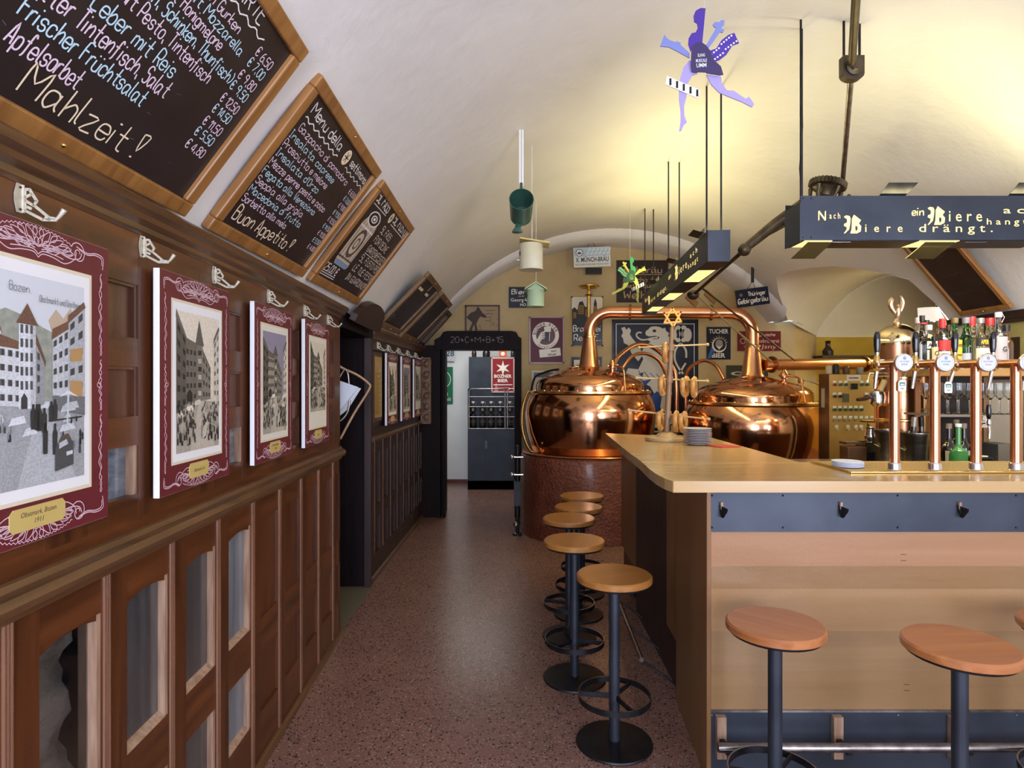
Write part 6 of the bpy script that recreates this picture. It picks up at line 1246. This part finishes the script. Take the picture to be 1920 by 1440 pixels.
def d_bosner(q, w, h):
    for i in range(12):
        a, b_ = PI / 6 * i + PI / 2, PI / 6 * (i + 1) + PI / 2; r0, r1 = (.34, .12) if i % 2 == 0 else (.12, .34); q.poly([(.5 * w, .70 * h), (.5 * w + r0 * w * math.cos(a), .70 * h + r0 * w * math.sin(a)), (.5 * w + r1 * w * math.cos(b_), .70 * h + r1 * w * math.sin(b_))], .001, IV)
    q.text('BOZNER', .5 * w, .42 * h, .095 * h, IV, fit=.78 * w, bold=.03); q.text('BIER', .5 * w, .29 * h, .095 * h, IV, fit=.46 * w, bold=.03); q.rect(.08 * w, .20 * h, .92 * w, .225 * h, .001, IV); q.rect(.2 * w, .11 * h, .8 * w, .135 * h, .001, flat('#c08a80', .4)); q.poly([(.1 * w, 0), (.3 * w, 0), (.2 * w, .3 * h)], .0006, flat('#b9686a', .3, spec=.3))
sign(922, 671, 964, 735, '#8a1d22', 'red Bozner Bier poster with a white star on the steel cabinet', d_bosner, 'beer_poster', Y=9.205, rim=flat('#c9b0a6', .4), cat='poster')
def d_green(q, w, h): q.ring(.35 * w, .66 * h, .50 * w, .54 * w, .001, IV); q.text('A', .32 * w, .56 * h, .22 * h, IV, bold=.03); q.text('Brauerei', .25 * w, .22 * h, .10 * h, IV, fit=1.3 * w if False else .9 * w); q.text('Grünwald', .42 * w, .08 * h, .10 * h, IV, fit=.9 * w)
sign(818, 688, 849, 757, '#176a48', 'green enamel sign with a white ringed letter in the back room', d_green, Y=9.58)
def d_w28(q, w, h): q.text('ck', .66 * w, .62 * h, .24 * h, flat('#2b3a5a', .4)); q.text('28', .75 * w, .25 * h, .3 * h, flat('#2b3a5a', .4), bold=.02)
sign(818, 640, 853, 677, '#bfc4c6', 'white enamel sign numbered 28 at the top of the end doorway', d_w28, Y=9.55)
for px, w_, h_, c, lb, nm in ((889, .035, .11, '#2a1a14', 'dark brown bottle on top of the steel cabinet, at its left end', 'bottle'), (912, .055, .12, '#1c1614', 'dark wide jug on top of the steel cabinet in the middle', 'jug'), (943, .06, .10, '#d9622a', 'orange and white box on top of the steel cabinet', 'box'), (962, .035, .11, '#20242c', 'dark jar on top of the steel cabinet by the door post', 'jar')):
    p = P(px, 0, 9.3); q = MB(T(p.x, 9.3, zt))
    if nm == 'box': q.bx(-w_, w_, -.04, .04, 0, h_, flat(c, .5)); q.disc(0, .0, .03, 0, WHITE, T(0, -.0405, h_ / 2) @ Matrix.Rotation(PI / 2, 4, 'X'))
    else: q.lathe([(w_, 0), (w_ * 1.05, h_ * .6), (w_ * .8, h_ * .85), (w_ * .5, h_), (w_ * .5, h_ * 1.4)], 20, flat(c, .25))
    tag(q.build(nm, flat(c, .3)), lb, nm)
p = P(838, 650, 9.0); t = thing('globe_lamp', 'grey globe lamp glimpsed at the top of the end doorway', 'lamp', p)
q = MB(); q.ball(tuple(p), .065, 16, flat('#a9a6a0', .3, spec=.3)); q.build('globe', None, t); q = MB(); q.cyl(tuple(p), (p.x, p.y, 2.85), .006, 8, STEELD); q.build('rod', STEELD, t)

# ================================================================== HANGING FROM THE VAULT
# watering can
ctr = Vector((.055, 3.62, 2.60)); ax = Vector((-.10, -.95, .30)).normalized(); M = fr(ctr, (1, 0, 0), ax.cross(Vector((1, 0, 0)))); GR = noisy('green_enamel', (.035, .10, .075), (.055, .14, .10), (8, 8, 8), .3)
t = thing('watering_can', 'green enamel watering can hung by its handle from the vault', 'watering can', M=Matrix.Translation(ctr))
q = MB(M); q.lathe([(.060, -.115), (.066, -.11), (.070, .06), (.072, .07), (.069, .07), (.064, -.10), (0, -.10)], 32, GR, cap0=True, cap1=False); q.build('body', GR, t)
q = MB(M); q.tube([(0, .069, .02), (0, .10, .03), (0, .105, .07), (0, .072, .065)], .008, 8, GR); q.build('handle', GR, t)
q = MB(M); q.tube([(-.012, -.06, -.09), (-.02, -.075, -.115)], [.02, .018], 12, GR); q.lathe([(.018, -.0), (.033, .022), (.033, .03), (.0, .032)], 20, GR, M @ T(-.022, -.082, -.125) @ Matrix.Rotation(2.35, 4, 'X') if False else T(-.022, -.076, -.11) @ Matrix.Rotation(1.9, 4, 'X')); q.build('rose', GR, t)
hp = M @ Vector((0, .104, .05)); q = MB(); top = vz(hp.x); 
for dx in (-.008, .008): q.add([(hp.x + dx - .006, hp.y, hp.z), (hp.x + dx + .006, hp.y, hp.z), (hp.x + dx + .006, hp.y, top - .003), (hp.x + dx - .006, hp.y, top - .003)], [(0, 1, 2, 3)], WHITE)
q.tube([(hp.x, hp.y, hp.z - .01), (hp.x, hp.y, hp.z + .02)], .012, 8, WHITE); q.build('strap', WHITE, t)
def birdhouse(px, py, r, h, Y, wall, roof, label, string, hole):
    c = P(px, py, Y); t = thing('birdhouse', label, 'birdhouse', c, group='birdhouses hung from the vault'); M = Matrix.Translation(c)
    q = MB(M); q.lathe([(r * .3, 0), (r * 1.04, -.002), (r * 1.04, .005), (r, .008), (r, h)], 28, wall); q.build('body', wall, t)
    if hole == 'slab':
        q = MB(M @ T(.02, 0, h + .004) @ Matrix.Rotation(.16, 4, 'Y')); q.bx(-r * 1.28, r * 1.28, -r * 1.05, r * 1.05, 0, .010, roof); q.build('roof', roof, t, .002)
    else:
        q = MB(M)
        for s_ in (-1, 1): q.add([(-s_ * .0, -r * 1.15, h + r * .62), (0, r * 1.15, h + r * .62), (s_ * r * 1.25, r * 1.15, h - .01), (s_ * r * 1.25, -r * 1.15, h - .01), (0, -r * 1.15, h + r * .62 + .01), (0, r * 1.15, h + r * .62 + .01), (s_ * r * 1.25, r * 1.15, h), (s_ * r * 1.25, -r * 1.15, h)], [(0, 1, 2, 3), (4, 7, 6, 5), (0, 3, 7, 4), (1, 5, 6, 2), (2, 6, 7, 3)], roof)
        q.add([(-r, -r * .98, h - .01), (r, -r * .98, h - .01), (0, -r * .98, h + r * .6)], [(0, 1, 2)], wall); q.build('roof', roof, t)
    q = MB(M); hx_ = -r if hole == 'slab' else 0; q.ball((-r * .985, -.02, h * .62), .016, 10, BLACK, None, (.25, 1, 1)); q.cyl((-r - .0, -.03, h * .35), (-r - .02, -.035, h * .35), .003, 6, WHITE); q.build('entrance_hole', BLACK, t)
    q = MB(); q.tube([(c.x + .005, Y, c.z + h), (c.x + .005, Y, vz(c.x) + .01)], string, 6, WHITE); q.build('cord', WHITE, t)
birdhouse(996, 506, .075, .165, 3.95, noisy('cream_paint', (.62, .56, .34), (.70, .66, .50), (7, 7, 7), .6), flat('#d9c47a', .6), 'pale yellow round birdhouse with a slanting lid, below the watering can', .0022, 'slab')
birdhouse(1004, 575, .074, .145, 5.2, noisy('mint_paint', (.42, .56, .34), (.50, .64, .42), (7, 7, 7), .6), flat('#bcd7a4', .6), 'mint green birdhouse with a gabled roof, lower than the yellow one', .0018, 'gable')

# the two dancing figures cut from board
DA = dict(torso=[(545, 540), (560, 490), (600, 460), (650, 460), (690, 490), (740, 560), (780, 660), (840, 720), (865, 805), (830, 810), (700, 780), (690, 770), (640, 765), (590, 765), (550, 755), (540, 680)],
 head=[(690, 102), (640, 95), (590, 120), (570, 170), (575, 230), (605, 252), (612, 300), (590, 345), (550, 350), (520, 400), (515, 460), (540, 540), (560, 500), (610, 470), (655, 480), (672, 300)],
 guitar=[(690, 490), (800, 300), (778, 290), (765, 268), (785, 240), (830, 245), (850, 225), (880, 230), (880, 268), (845, 310), (882, 325), (865, 358), (838, 345), (715, 520)],
 trumpet=[(230, 455), (275, 335), (300, 375), (330, 400), (390, 425), (400, 410), (415, 425), (440, 430), (440, 455), (530, 545), (532, 600), (390, 510), (320, 470)],
 film=[(720, 545), (800, 520), (850, 440), (920, 388), (980, 372), (1025, 480), (960, 500), (900, 590), (830, 640), (780, 655)],
 leg=[(530, 620), (470, 690), (440, 790), (425, 900), (425, 1020), (440, 1150), (440, 1260), (425, 1355), (450, 1350), (475, 1290), (505, 1265), (480, 1200), (475, 1100), (500, 1000), (505, 870), (560, 780), (610, 765), (560, 640)],
 leg2=[(700, 775), (750, 880), (830, 970), (950, 1030), (1060, 1080), (1160, 1140), (1182, 1110), (1130, 1030), (1095, 1050), (980, 960), (910, 950), (860, 880), (850, 805)])
def dancer(px, py, Y, scale, mirror, cols, label):
    c = P(px, py, Y); s_ = scale / 1250; mx = -1 if mirror else 1; t = thing('dancer_figure', label, 'figure', c, group='cut-out dancing figures'); dk, md, lt, bl = [flat(k, .5) for k in cols]
    def pt(p): return (mx * (p[0] - 690) * s_, (720 - p[1]) * s_)
    M = Matrix.Translation(c) @ Matrix.Rotation(PI / 2, 4, 'X') @ Matrix.Rotation(-.12 if not mirror else .1, 4, 'Y')
    for nm, key, m, z in (('skirt', 'torso', dk, .012), ('violin_head', 'head', md, .006), ('guitar_neck', 'guitar', bl, .0), ('trumpet', 'trumpet', bl, .0), ('film_strip', 'film', md, .003), ('leg', 'leg', lt, 0), ('leg', 'leg2', lt, -.004)):
        q = MB(M); q.prism([pt(p) for p in DA[key]], z, z + .005, m)
        if key == 'film':
            for i in range(9):
                f = i / 8; a = Vector((750, 580)).lerp(Vector((950, 400)), f); b_ = Vector((785, 630)).lerp(Vector((1000, 460)), f)
                for d in (a, b_): x, y = pt(d); q.disc(x + 0, y + (-.5 + abs(f - .5)) * 22 * s_ * (1 if f < .5 else -1), 10 * s_, z + .0056, WHITE, n=10)
        if key == 'torso':
            for tx, yy, hh, ww in (('ELANG', 595, 34, 70), ('MUSICALE', 650, 34, 110), ('UMM', 700, 44, 100)): x, y = pt((645, yy)); q.text(tx, x, y - hh * .4 * s_, hh * s_, WHITE if not mirror else flat('#a9c78a', .5), fit=ww * s_, bold=.01, z=z + .0056)
        q.build(nm, m, t)
    q = MB(M); q.prism([pt(p) for p in ((300, 778), (640, 948), (612, 1030), (283, 865))], .008, .011, WHITE)
    for i in range(5):
        f = (i + .5) / 5; x, y = pt(Vector((300, 790)).lerp(Vector((640, 955)), f)); q.rect(x - 11 * s_, y - 72 * s_, x + 11 * s_, y, .0116, BLACK)
    q.build('keyboard', WHITE, t)
    hp = M @ Vector((*pt((680, 115)), .008)); q = MB(); q.tube([hp, (hp.x, hp.y, (vz(hp.x) if Y < 6.9 else 3.2) + .01)], .0008, 5, WHITE); q.build('cord', WHITE, t)
dancer(1322, 130, 2.50, .49, False, ('#3b2f5c', '#4a2f98', '#a79ad0', '#7d86c4'), 'purple cut-out dancer with instrument arms hanging high before the vault')
dancer(1180, 525, 5.9, .44, True, ('#1d5a3c', '#3f9a68', '#cfd56a', '#c9cc58'), 'green and yellow cut-out dancer hanging beside the far lamp box')

# ================================================================== THE LETTERED LAMP BOXES
def lampbox(name, M, L_, H_, D_, label, texts, plates, slots):
    """a long sheet-steel box, face on local z=0, running along local x, open at the top and slotted below"""
    t = thing(name, label, 'hanging lamp', M=M, group='long steel lamp boxes'); th = .003
    q = MB(M); q.bx(0, L_, 0, H_, -th, 0, STEEL)
    for tx, x, y, h, ft, bl in texts:
        if bl and tx == 'B': q.bigb(x, y, h, LETTER)
        elif bl: q.hand(tx, x, y, h, LETTER, nib=h * .17, fit=ft, z=.0012)
        else: q.text(tx, x, y, h, LETTER, fit=ft, align='L', z=.0012)
    for x in (.012, .05, L_ - .012): q.ball((x, .012, 0), .0035, 6, STEELD); q.ball((x, H_ - .012, 0), .0035, 6, STEELD)
    q.build('front_plate', STEEL, t)
    q = MB(M); q.bx(0, L_, -.0, H_, -D_, -D_ + th, STEELD); q.build('back_plate', STEELD, t)
    q = MB(M); q.bx(-.003, 0, -.008, H_ - .03, -D_, 0, STEEL); q.build('end_plate', STEEL, t); q = MB(M); q.bx(L_, L_ + .003, 0, H_, -D_, 0, STEEL); q.build('end_plate', STEEL, t)
    x = 0
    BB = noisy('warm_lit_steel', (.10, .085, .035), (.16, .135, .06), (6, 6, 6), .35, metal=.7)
    for a, b_ in list(slots) + [(L_, 0)]: q = MB(M); q.bx(x, a, -.004, 0, -D_ + th, -th, STEELD); q.build('bottom_plate', STEELD, t); x = b_
    for a, b_ in slots:
        q = MB(M); q.bx(a + .004, b_ - .004, -.002, .001, -D_ + .012, -.012, GLOW); q.build('lamp_tube', GLOW, t)
    for (x, w_, side, ang) in plates:
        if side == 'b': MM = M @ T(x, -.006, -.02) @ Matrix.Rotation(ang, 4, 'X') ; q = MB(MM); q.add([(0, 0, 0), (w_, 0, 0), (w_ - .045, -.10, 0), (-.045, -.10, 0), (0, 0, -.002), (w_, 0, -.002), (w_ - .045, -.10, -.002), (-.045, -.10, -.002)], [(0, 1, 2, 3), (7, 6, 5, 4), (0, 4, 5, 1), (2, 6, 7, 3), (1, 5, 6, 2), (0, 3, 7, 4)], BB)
        elif side == 'f': MM = M @ T(x, -.006, -.01) @ Matrix.Rotation(ang, 4, 'X') ; q = MB(MM); q.add([(0, 0, 0), (w_, 0, 0), (w_ + .05, .07, 0), (.035, .07, 0), (0, 0, -.002), (w_, 0, -.002), (w_ + .05, .07, -.002), (.035, .07, -.002)], [(0, 1, 2, 3), (7, 6, 5, 4), (0, 4, 5, 1), (2, 6, 7, 3), (1, 5, 6, 2), (0, 3, 7, 4)], RAIL)
        else: MM = M @ T(x, H_, -D_ * .5) @ Matrix.Rotation(ang, 4, 'X'); q = MB(MM); q.add([(0, 0, 0), (w_, 0, 0), (w_ + .06, .085, 0), (.04, .085, 0), (0, 0, -.002), (w_, 0, -.002), (w_ + .06, .085, -.002), (.04, .085, -.002)], [(0, 1, 2, 3), (7, 6, 5, 4), (0, 4, 5, 1), (2, 6, 7, 3), (1, 5, 6, 2), (0, 3, 7, 4)], STEELD)
        q.build('reflector_flap', STEELD, t)
    return t
Y2 = 2.88; z2 = P(0, 450, Y2).z; H2 = P(0, 367, Y2).z - z2; x2 = P(1501, 0, Y2).x; s2 = Y2 / F
M2 = fr((x2, Y2, z2), (1, 0, 0), (0, 0, 1))
tx2 = [('N', 34 * s2, 37 * s2, 17 * s2, 17 * s2, 1), ('a c h', 54 * s2, 40 * s2, 12 * s2, 20 * s2, 0), ('B', 81 * s2, 12 * s2, 36 * s2, 34 * s2, 1), ('i  e  r  e', 121 * s2, 15 * s2, 16 * s2, 70 * s2, 0), ('d r ä n g t .', 222 * s2, 15 * s2, 16 * s2, 138 * s2, 0), ('ein', 209 * s2, 46 * s2, 15 * s2, 24 * s2, 1), ('B', 238 * s2, 28 * s2, 36 * s2, 26 * s2, 1), ('i e r e', 278 * s2, 35 * s2, 22 * s2, 62 * s2, 0), ('h a n g t', 349 * s2, 29 * s2, 12 * s2, 75 * s2, 0), ('a c h', 380 * s2, 50 * s2, 13 * s2, 66 * s2, 0)]
lb2 = lampbox('lamp_box', M2, 1.75, H2, .16, 'long steel lamp box over the bar front with glowing letters Nach Biere', tx2, [(.045, .115, 'b', .9), (.60, .14, 'b', .9), (1.2, .14, 'b', .9), (.14, .10, 'f', -1.35), (.78, .10, 'f', -1.35), (1.36, .10, 'f', -1.35), (.40, .12, 't', .5), (1.02, .12, 't', .5)], [(.02, .16), (.56, .76), (1.16, 1.36)])
def rod(t, p0, p1, r=.0055): q = MB(); q.cyl(p0, p1, r, 8, STEELD); q.build('hanging_rod', STEELD, t)
for px, dy in ((1511, .05), (1526, .12)): p = P(px, 0, Y2 + .0); rod(lb2, (p.x, Y2 + dy, z2 + .02), (p.x, Y2 + dy, vz(p.x) + .01))
for x in (2.75, 2.80): rod(lb2, (x, Y2 + .06, z2 + .02), (x, Y2 + .06, vz(x) + .01))
q = MB(); p = P(1511, 0, Y2); q.tube([(p.x + .006, Y2 + .05, z2 + .2), (p.x - .006, Y2 + .05, z2 + .35), (p.x + .008, Y2 + .05, z2 + .55), (p.x + .0, Y2 + .05, vz(p.x))], .003, 6, BLACK); q.build('lamp_cable', BLACK, lb2)
Y1 = 3.50; n0 = P(1327, 490, Y1); far = P(1204, 595, 6.15); dirv = Vector((far.x - n0.x, far.y - n0.y, 0)); L1 = dirv.length
# face towards the passage: local x runs away from the camera, so text on the -x side reads from the left
M1 = fr((far.x, far.y, n0.z), -dirv, (0, 0, 1)); H1 = P(0, 432, Y1).z - n0.z
tx1 = [('N', .22, .085, .04, .06, 1), ('a c h', .30, .09, .03, .09, 0), ('B', .42, .035, .09, .09, 1), ('i  e  r  e', .55, .04, .04, .25, 0), ('d r ä n g t .', .92, .04, .04, .45, 0), ('ein', 1.45, .10, .04, .10, 1), ('B', 1.70, .05, .11, .11, 1), ('i e r e', 1.84, .07, .06, .26, 0), ('h a n g t', 2.14, .05, .035, .28, 0), ('a c h', 2.2, .11, .035, .2, 0)]
lb1 = lampbox('lamp_box', M1, L1, H1, .125, 'long steel lamp box receding over the bar side towards the kettles', tx1, [(.5, .14, 't', .2), (1.3, .14, 't', .2), (2.2, .14, 't', .2)], [(.25, .62), (1.05, 1.45), (1.95, 2.40)])
for f in (.04, .50, .98):
    c = Vector((n0.x, n0.y, 0)).lerp(Vector((far.x, far.y, 0)), f)
    for dx in (.02, .105): rod(lb1, (c.x + dx, c.y, n0.z + .05), (c.x + dx, c.y, vz(c.x + dx) + .01))
for zz, ang in ((.0, 0),):
    q = MB(M1)
    for x in (.7, 1.6, 2.4): q = MB(M1); q.add([(x, H1, -.06), (x + .14, H1, -.06), (x + .16, H1 + .03, .06), (x + .02, H1 + .03, .06)], [(0, 1, 2, 3)], STEELD); q.add([(x, H1 - .002, -.06), (x + .14, H1 - .002, -.06), (x + .16, H1 + .028, .06), (x + .02, H1 + .028, .06)], [(3, 2, 1, 0)], STEELD); q.build('top_flap', STEELD, lb1)
# the lamps' own light
light('lamp_uplight', 'AREA', (x2 + .9, Y2 + .08, z2 + H2 + .03), (PI, 0, 0), 6, WARM, 1.5, .1)
light('lamp_downlight', 'AREA', (x2 + .9, Y2 + .08, z2 - .02), (0, 0, 0), 9, WARM, 1.5, .1)
cm = (Vector((n0.x, n0.y, 0)) + Vector((far.x, far.y, 0))) / 2
light('lamp_uplight', 'AREA', (cm.x + .06, cm.y, n0.z + H1 + .03), (PI, 0, math.atan2(dirv.y, dirv.x)), 15, WARM, 2.5, .09)
light('lamp_downlight', 'AREA', (cm.x + .06, cm.y, n0.z - .02), (0, 0, math.atan2(dirv.y, dirv.x)), 10, WARM, 2.5, .09)

# ================================================================== LINE SHAFT AND GEAR
BRN = noisy('brown_iron', (.055, .042, .03), (.12, .095, .065), (12, 12, 12), .35, .5, .8)
a, b_, c = Vector((1.20, 2.10, 3.235)), Vector((1.606, 2.90, 3.04)), Vector((2.08, 3.86, 2.815))
t = thing('line_shaft', 'sloping steel drive shaft with its hung bearing under the vault', 'drive shaft', b_)
q = MB(); q.cyl(a, b_, .018, 14, BRN); q.cyl(b_, c, .0145, 14, RAIL); q.build('shaft', RAIL, t)
M = fr(b_ - Vector((0, 0, .0)), (1, 0, 0), (0, 0, 1)); q = MB(M); q.prism([(-.05, .055)] + [(.05 * math.cos(x), -.03 + .03 * math.sin(x)) for x in [PI + PI * i / 10 for i in range(11)]] + [(.05, .055)], -.02, .02, BRN); q.lathe([(.040, .02), (.040, .03), (.026, .034), (.022, .045)], 20, BRN); q.build('bearing_block', BRN, t, .003)
for dx in (-.037, .037): rod(t, (b_.x + dx, b_.y, b_.z + .03), (b_.x + dx, b_.y, vz(b_.x + dx) + .01), .006)
Mg = Matrix.Translation((1.98, 3.86, 2.775)) @ Matrix.Rotation(.25, 4, 'Y'); t = thing('drive_gear', 'dark spoked gear wheel at the lower end of the drive shaft', 'gear', M=Mg)
q = MB(Mg); n = 28
q.prism([((.112 if i % 2 else .100) * math.cos(2 * PI * i / 56), (.112 if i % 2 else .100) * math.sin(2 * PI * i / 56)) for i in range(56)], .01, .045, BRN); q.lathe([(.02, .045), (.07, .035), (.075, .02), (.085, .0), (.06, -.02), (.05, -.05), (.06, -.075), (.0, -.08)], 28, BRN); q.build('wheel', BRN, t)
for i in range(5):
    a_ = 2 * PI * i / 5; q = MB(Mg); q.tube([(.095 * math.cos(a_), .095 * math.sin(a_), .0), (.085 * math.cos(a_), .085 * math.sin(a_), -.05), (.05 * math.cos(a_), .05 * math.sin(a_), -.09)], [.014, .011, .014], 8, BRN); q.build('spoke', BRN, t)
q = MB(Mg); q.tube([(.03, 0, -.08), (.10, 0, -.09), (.15, 0, .0)], [.02, .02, .012], 10, BRN); q.build('crank_arm', BRN, t)
# the arm running left from the gear to its joint
g0_, j0 = Vector((1.86, 3.88, 2.70)), P(1396, 468, 3.95); t = thing('joint_shaft', 'thick tapering iron arm with a knuckle joint beside the lamp box end', 'drive shaft', j0)
q = MB(); q.tube([g0_, g0_.lerp(j0, .5) + Vector((0, 0, .012)), j0 + Vector((.03, 0, .03)), j0], [.038, .036, .030, .028], 14, BRN); q.ball(tuple(j0), .042, 14, BRN); q.build('tapered_shaft', BRN, t)
fr_ = P(1300, 553, 5.0); q = MB(); q.tube([j0, fr_], [.014, .012], 10, BRN); q.ball(tuple(fr_), .05, 12, BRN, None, (1, 1, .8)); q.build('connecting_rod', BRN, t)
q = MB(); q.tube([g0_, P(1478, 428, 3.9) + Vector((-.0, 0, .03)), P(1425, 448, 3.95)], .010, 8, BRN); q.build('stay_rod', BRN, t)
for i, (p0, p1, lb) in enumerate(((P(1300, 548, 5.05), P(1446, 678, 5.9), 'thin slanting rod passing just left of the right pipe bend'), (P(1316, 540, 5.05), P(1490, 676, 6.0), 'thin dark slanting rod passing across the red Jsny sign'))):
    q = MB(); q.tube([p0, p1], .008, 8, BRN if i else flat('#9a8350', .4)); tag(q.build('slanting_rod', BRN), lb, 'rod', 'slanting rods behind the lamp box')
for i, (a_, lb) in enumerate((((1332, 557), 'upper brown wooden paddle on the slanting rods'), ((1297, 563), 'lower brown wooden paddle on the slanting rods'))):
    c = P(a_[0], a_[1], 5.25); q = MB(fr(c, (1, .5, -.72), (.5, .3, .4))); q.bx(-.07, .07, -.028, .028, -.006, .006, flat('#8a6238', .5)); tag(q.build('paddle', flat('#8a6238', .5)), lb, 'paddle')

# ================================================================== SIDE BAY AND RIGHT WALL
p = P(1757, 590, 5.6); t = thing('wall_lamp', 'white twin shade wall lamp behind the bottles under the right chalkboard', 'lamp', p)
SHD = noisy('white_glass_shade', (.75, .74, .70), (.82, .81, .78), (3, 3, 3), .35)
b0 = SHD.node_tree.nodes['Principled BSDF']; b0.inputs['Emission Color'].default_value = (1, .93, .82, 1); b0.inputs['Emission Strength'].default_value = .55
for dx, w_ in ((-.08, .10), (.055, .10)):
    q = MB(T(p.x + dx, p.y, p.z)); v = []
    for i in range(13):
        a_ = PI + PI * i / 12; v += [(w_ * math.cos(a_), w_ * .8 * math.sin(a_), .06), (w_ * .92 * math.cos(a_), w_ * .7 * math.sin(a_), -.07)]
    q.add(v, [(2 * i, 2 * i + 1, 2 * i + 3, 2 * i + 2) for i in range(12)], SHD, True); q.build('lamp_shade', SHD, t)
q = MB(T(p.x + .16, p.y - .02, p.z - .01)); q.ball((0, 0, 0), .05, 14, GLOWW); q.build('bulb', GLOWW, t)
q = MB(); q.bx(p.x - .17, p.x + .2, p.y - .01, p.y + .01, p.z + .045, p.z + .062, STEELD); q.cyl((p.x, p.y, p.z + .05), (p.x, p.y, 2.98), .008, 8, STEELD); q.build('bracket', STEELD, t)
light('bay_lamp', 'POINT', (p.x + .12, p.y - .16, p.z + .10), (0, 0, 0), 34, NEUT, .08)
light('back_bar_lamp', 'AREA', (2.75, 3.3, 2.18), (.55, 0, 0), 5, NEUT, .7, .15)
light('bay_fill_light', 'AREA', (4.4, 6.6, 2.45), (-.5, 0, 0), 22, WARM, .5)  # added area light without a fixture, brightens the side bay
# framed picture and rail on the right wall
M = fr((3.335, 4.30, 1.58), (0, -1, 0), (0, 0, 1)); t = thing('wall_picture', 'dark framed yellowish picture on the right wall beyond the bottles', 'picture', M=M)
for a_ in ((0, .62, 0, .05), (0, .62, .38, .43), (0, .05, .05, .38), (.57, .62, .05, .38)): q = MB(M); q.bx(*a_, -.01, .03, DARKP); q.build('frame', DARKP, t, .004)
q = MB(M); q.rect(.04, .04, .58, .39, .004, noisy('olive_paper', (.26, .22, .07), (.38, .32, .12), (6, 6, 6), .5)); q.rect(.14, .07, .28, .28, .006, flat('#2c1a14', .4)); q.disc(.40, .20, .05, .006, flat('#8a8a5a', .4)); q.build('print', None, t)
q = MB(); q.bx(3.30, 3.345, 2.6, 4.66, 1.985, 2.035, DARKP); struct(q.build('trim_1', DARKP))
M = T(P(1640, 0, 7.6).x - .15, 7.6, 0)
t = thing('side_shelf', 'dark shelf against the yellow bay wall holding a small black jar', 'shelf', (3.9, 7.6, 1.6))
p = P(1553, 664, 7.55); q = MB(); q.bx(p.x - .12, p.x + .9, 7.45, YB, p.z - .05, p.z - .02, DARKP); q.build('board', DARKP, t)
q = MB(T(p.x, 7.56, p.z - .02)); q.lathe([(.06, 0), (.065, .06), (.03, .11), (.028, .16), (.034, .17), (.03, .185), (0, .185)], 16, DG); tag(q.build('jar', DG), 'small black jar above the thick side pipe on the bay shelf', 'jar')
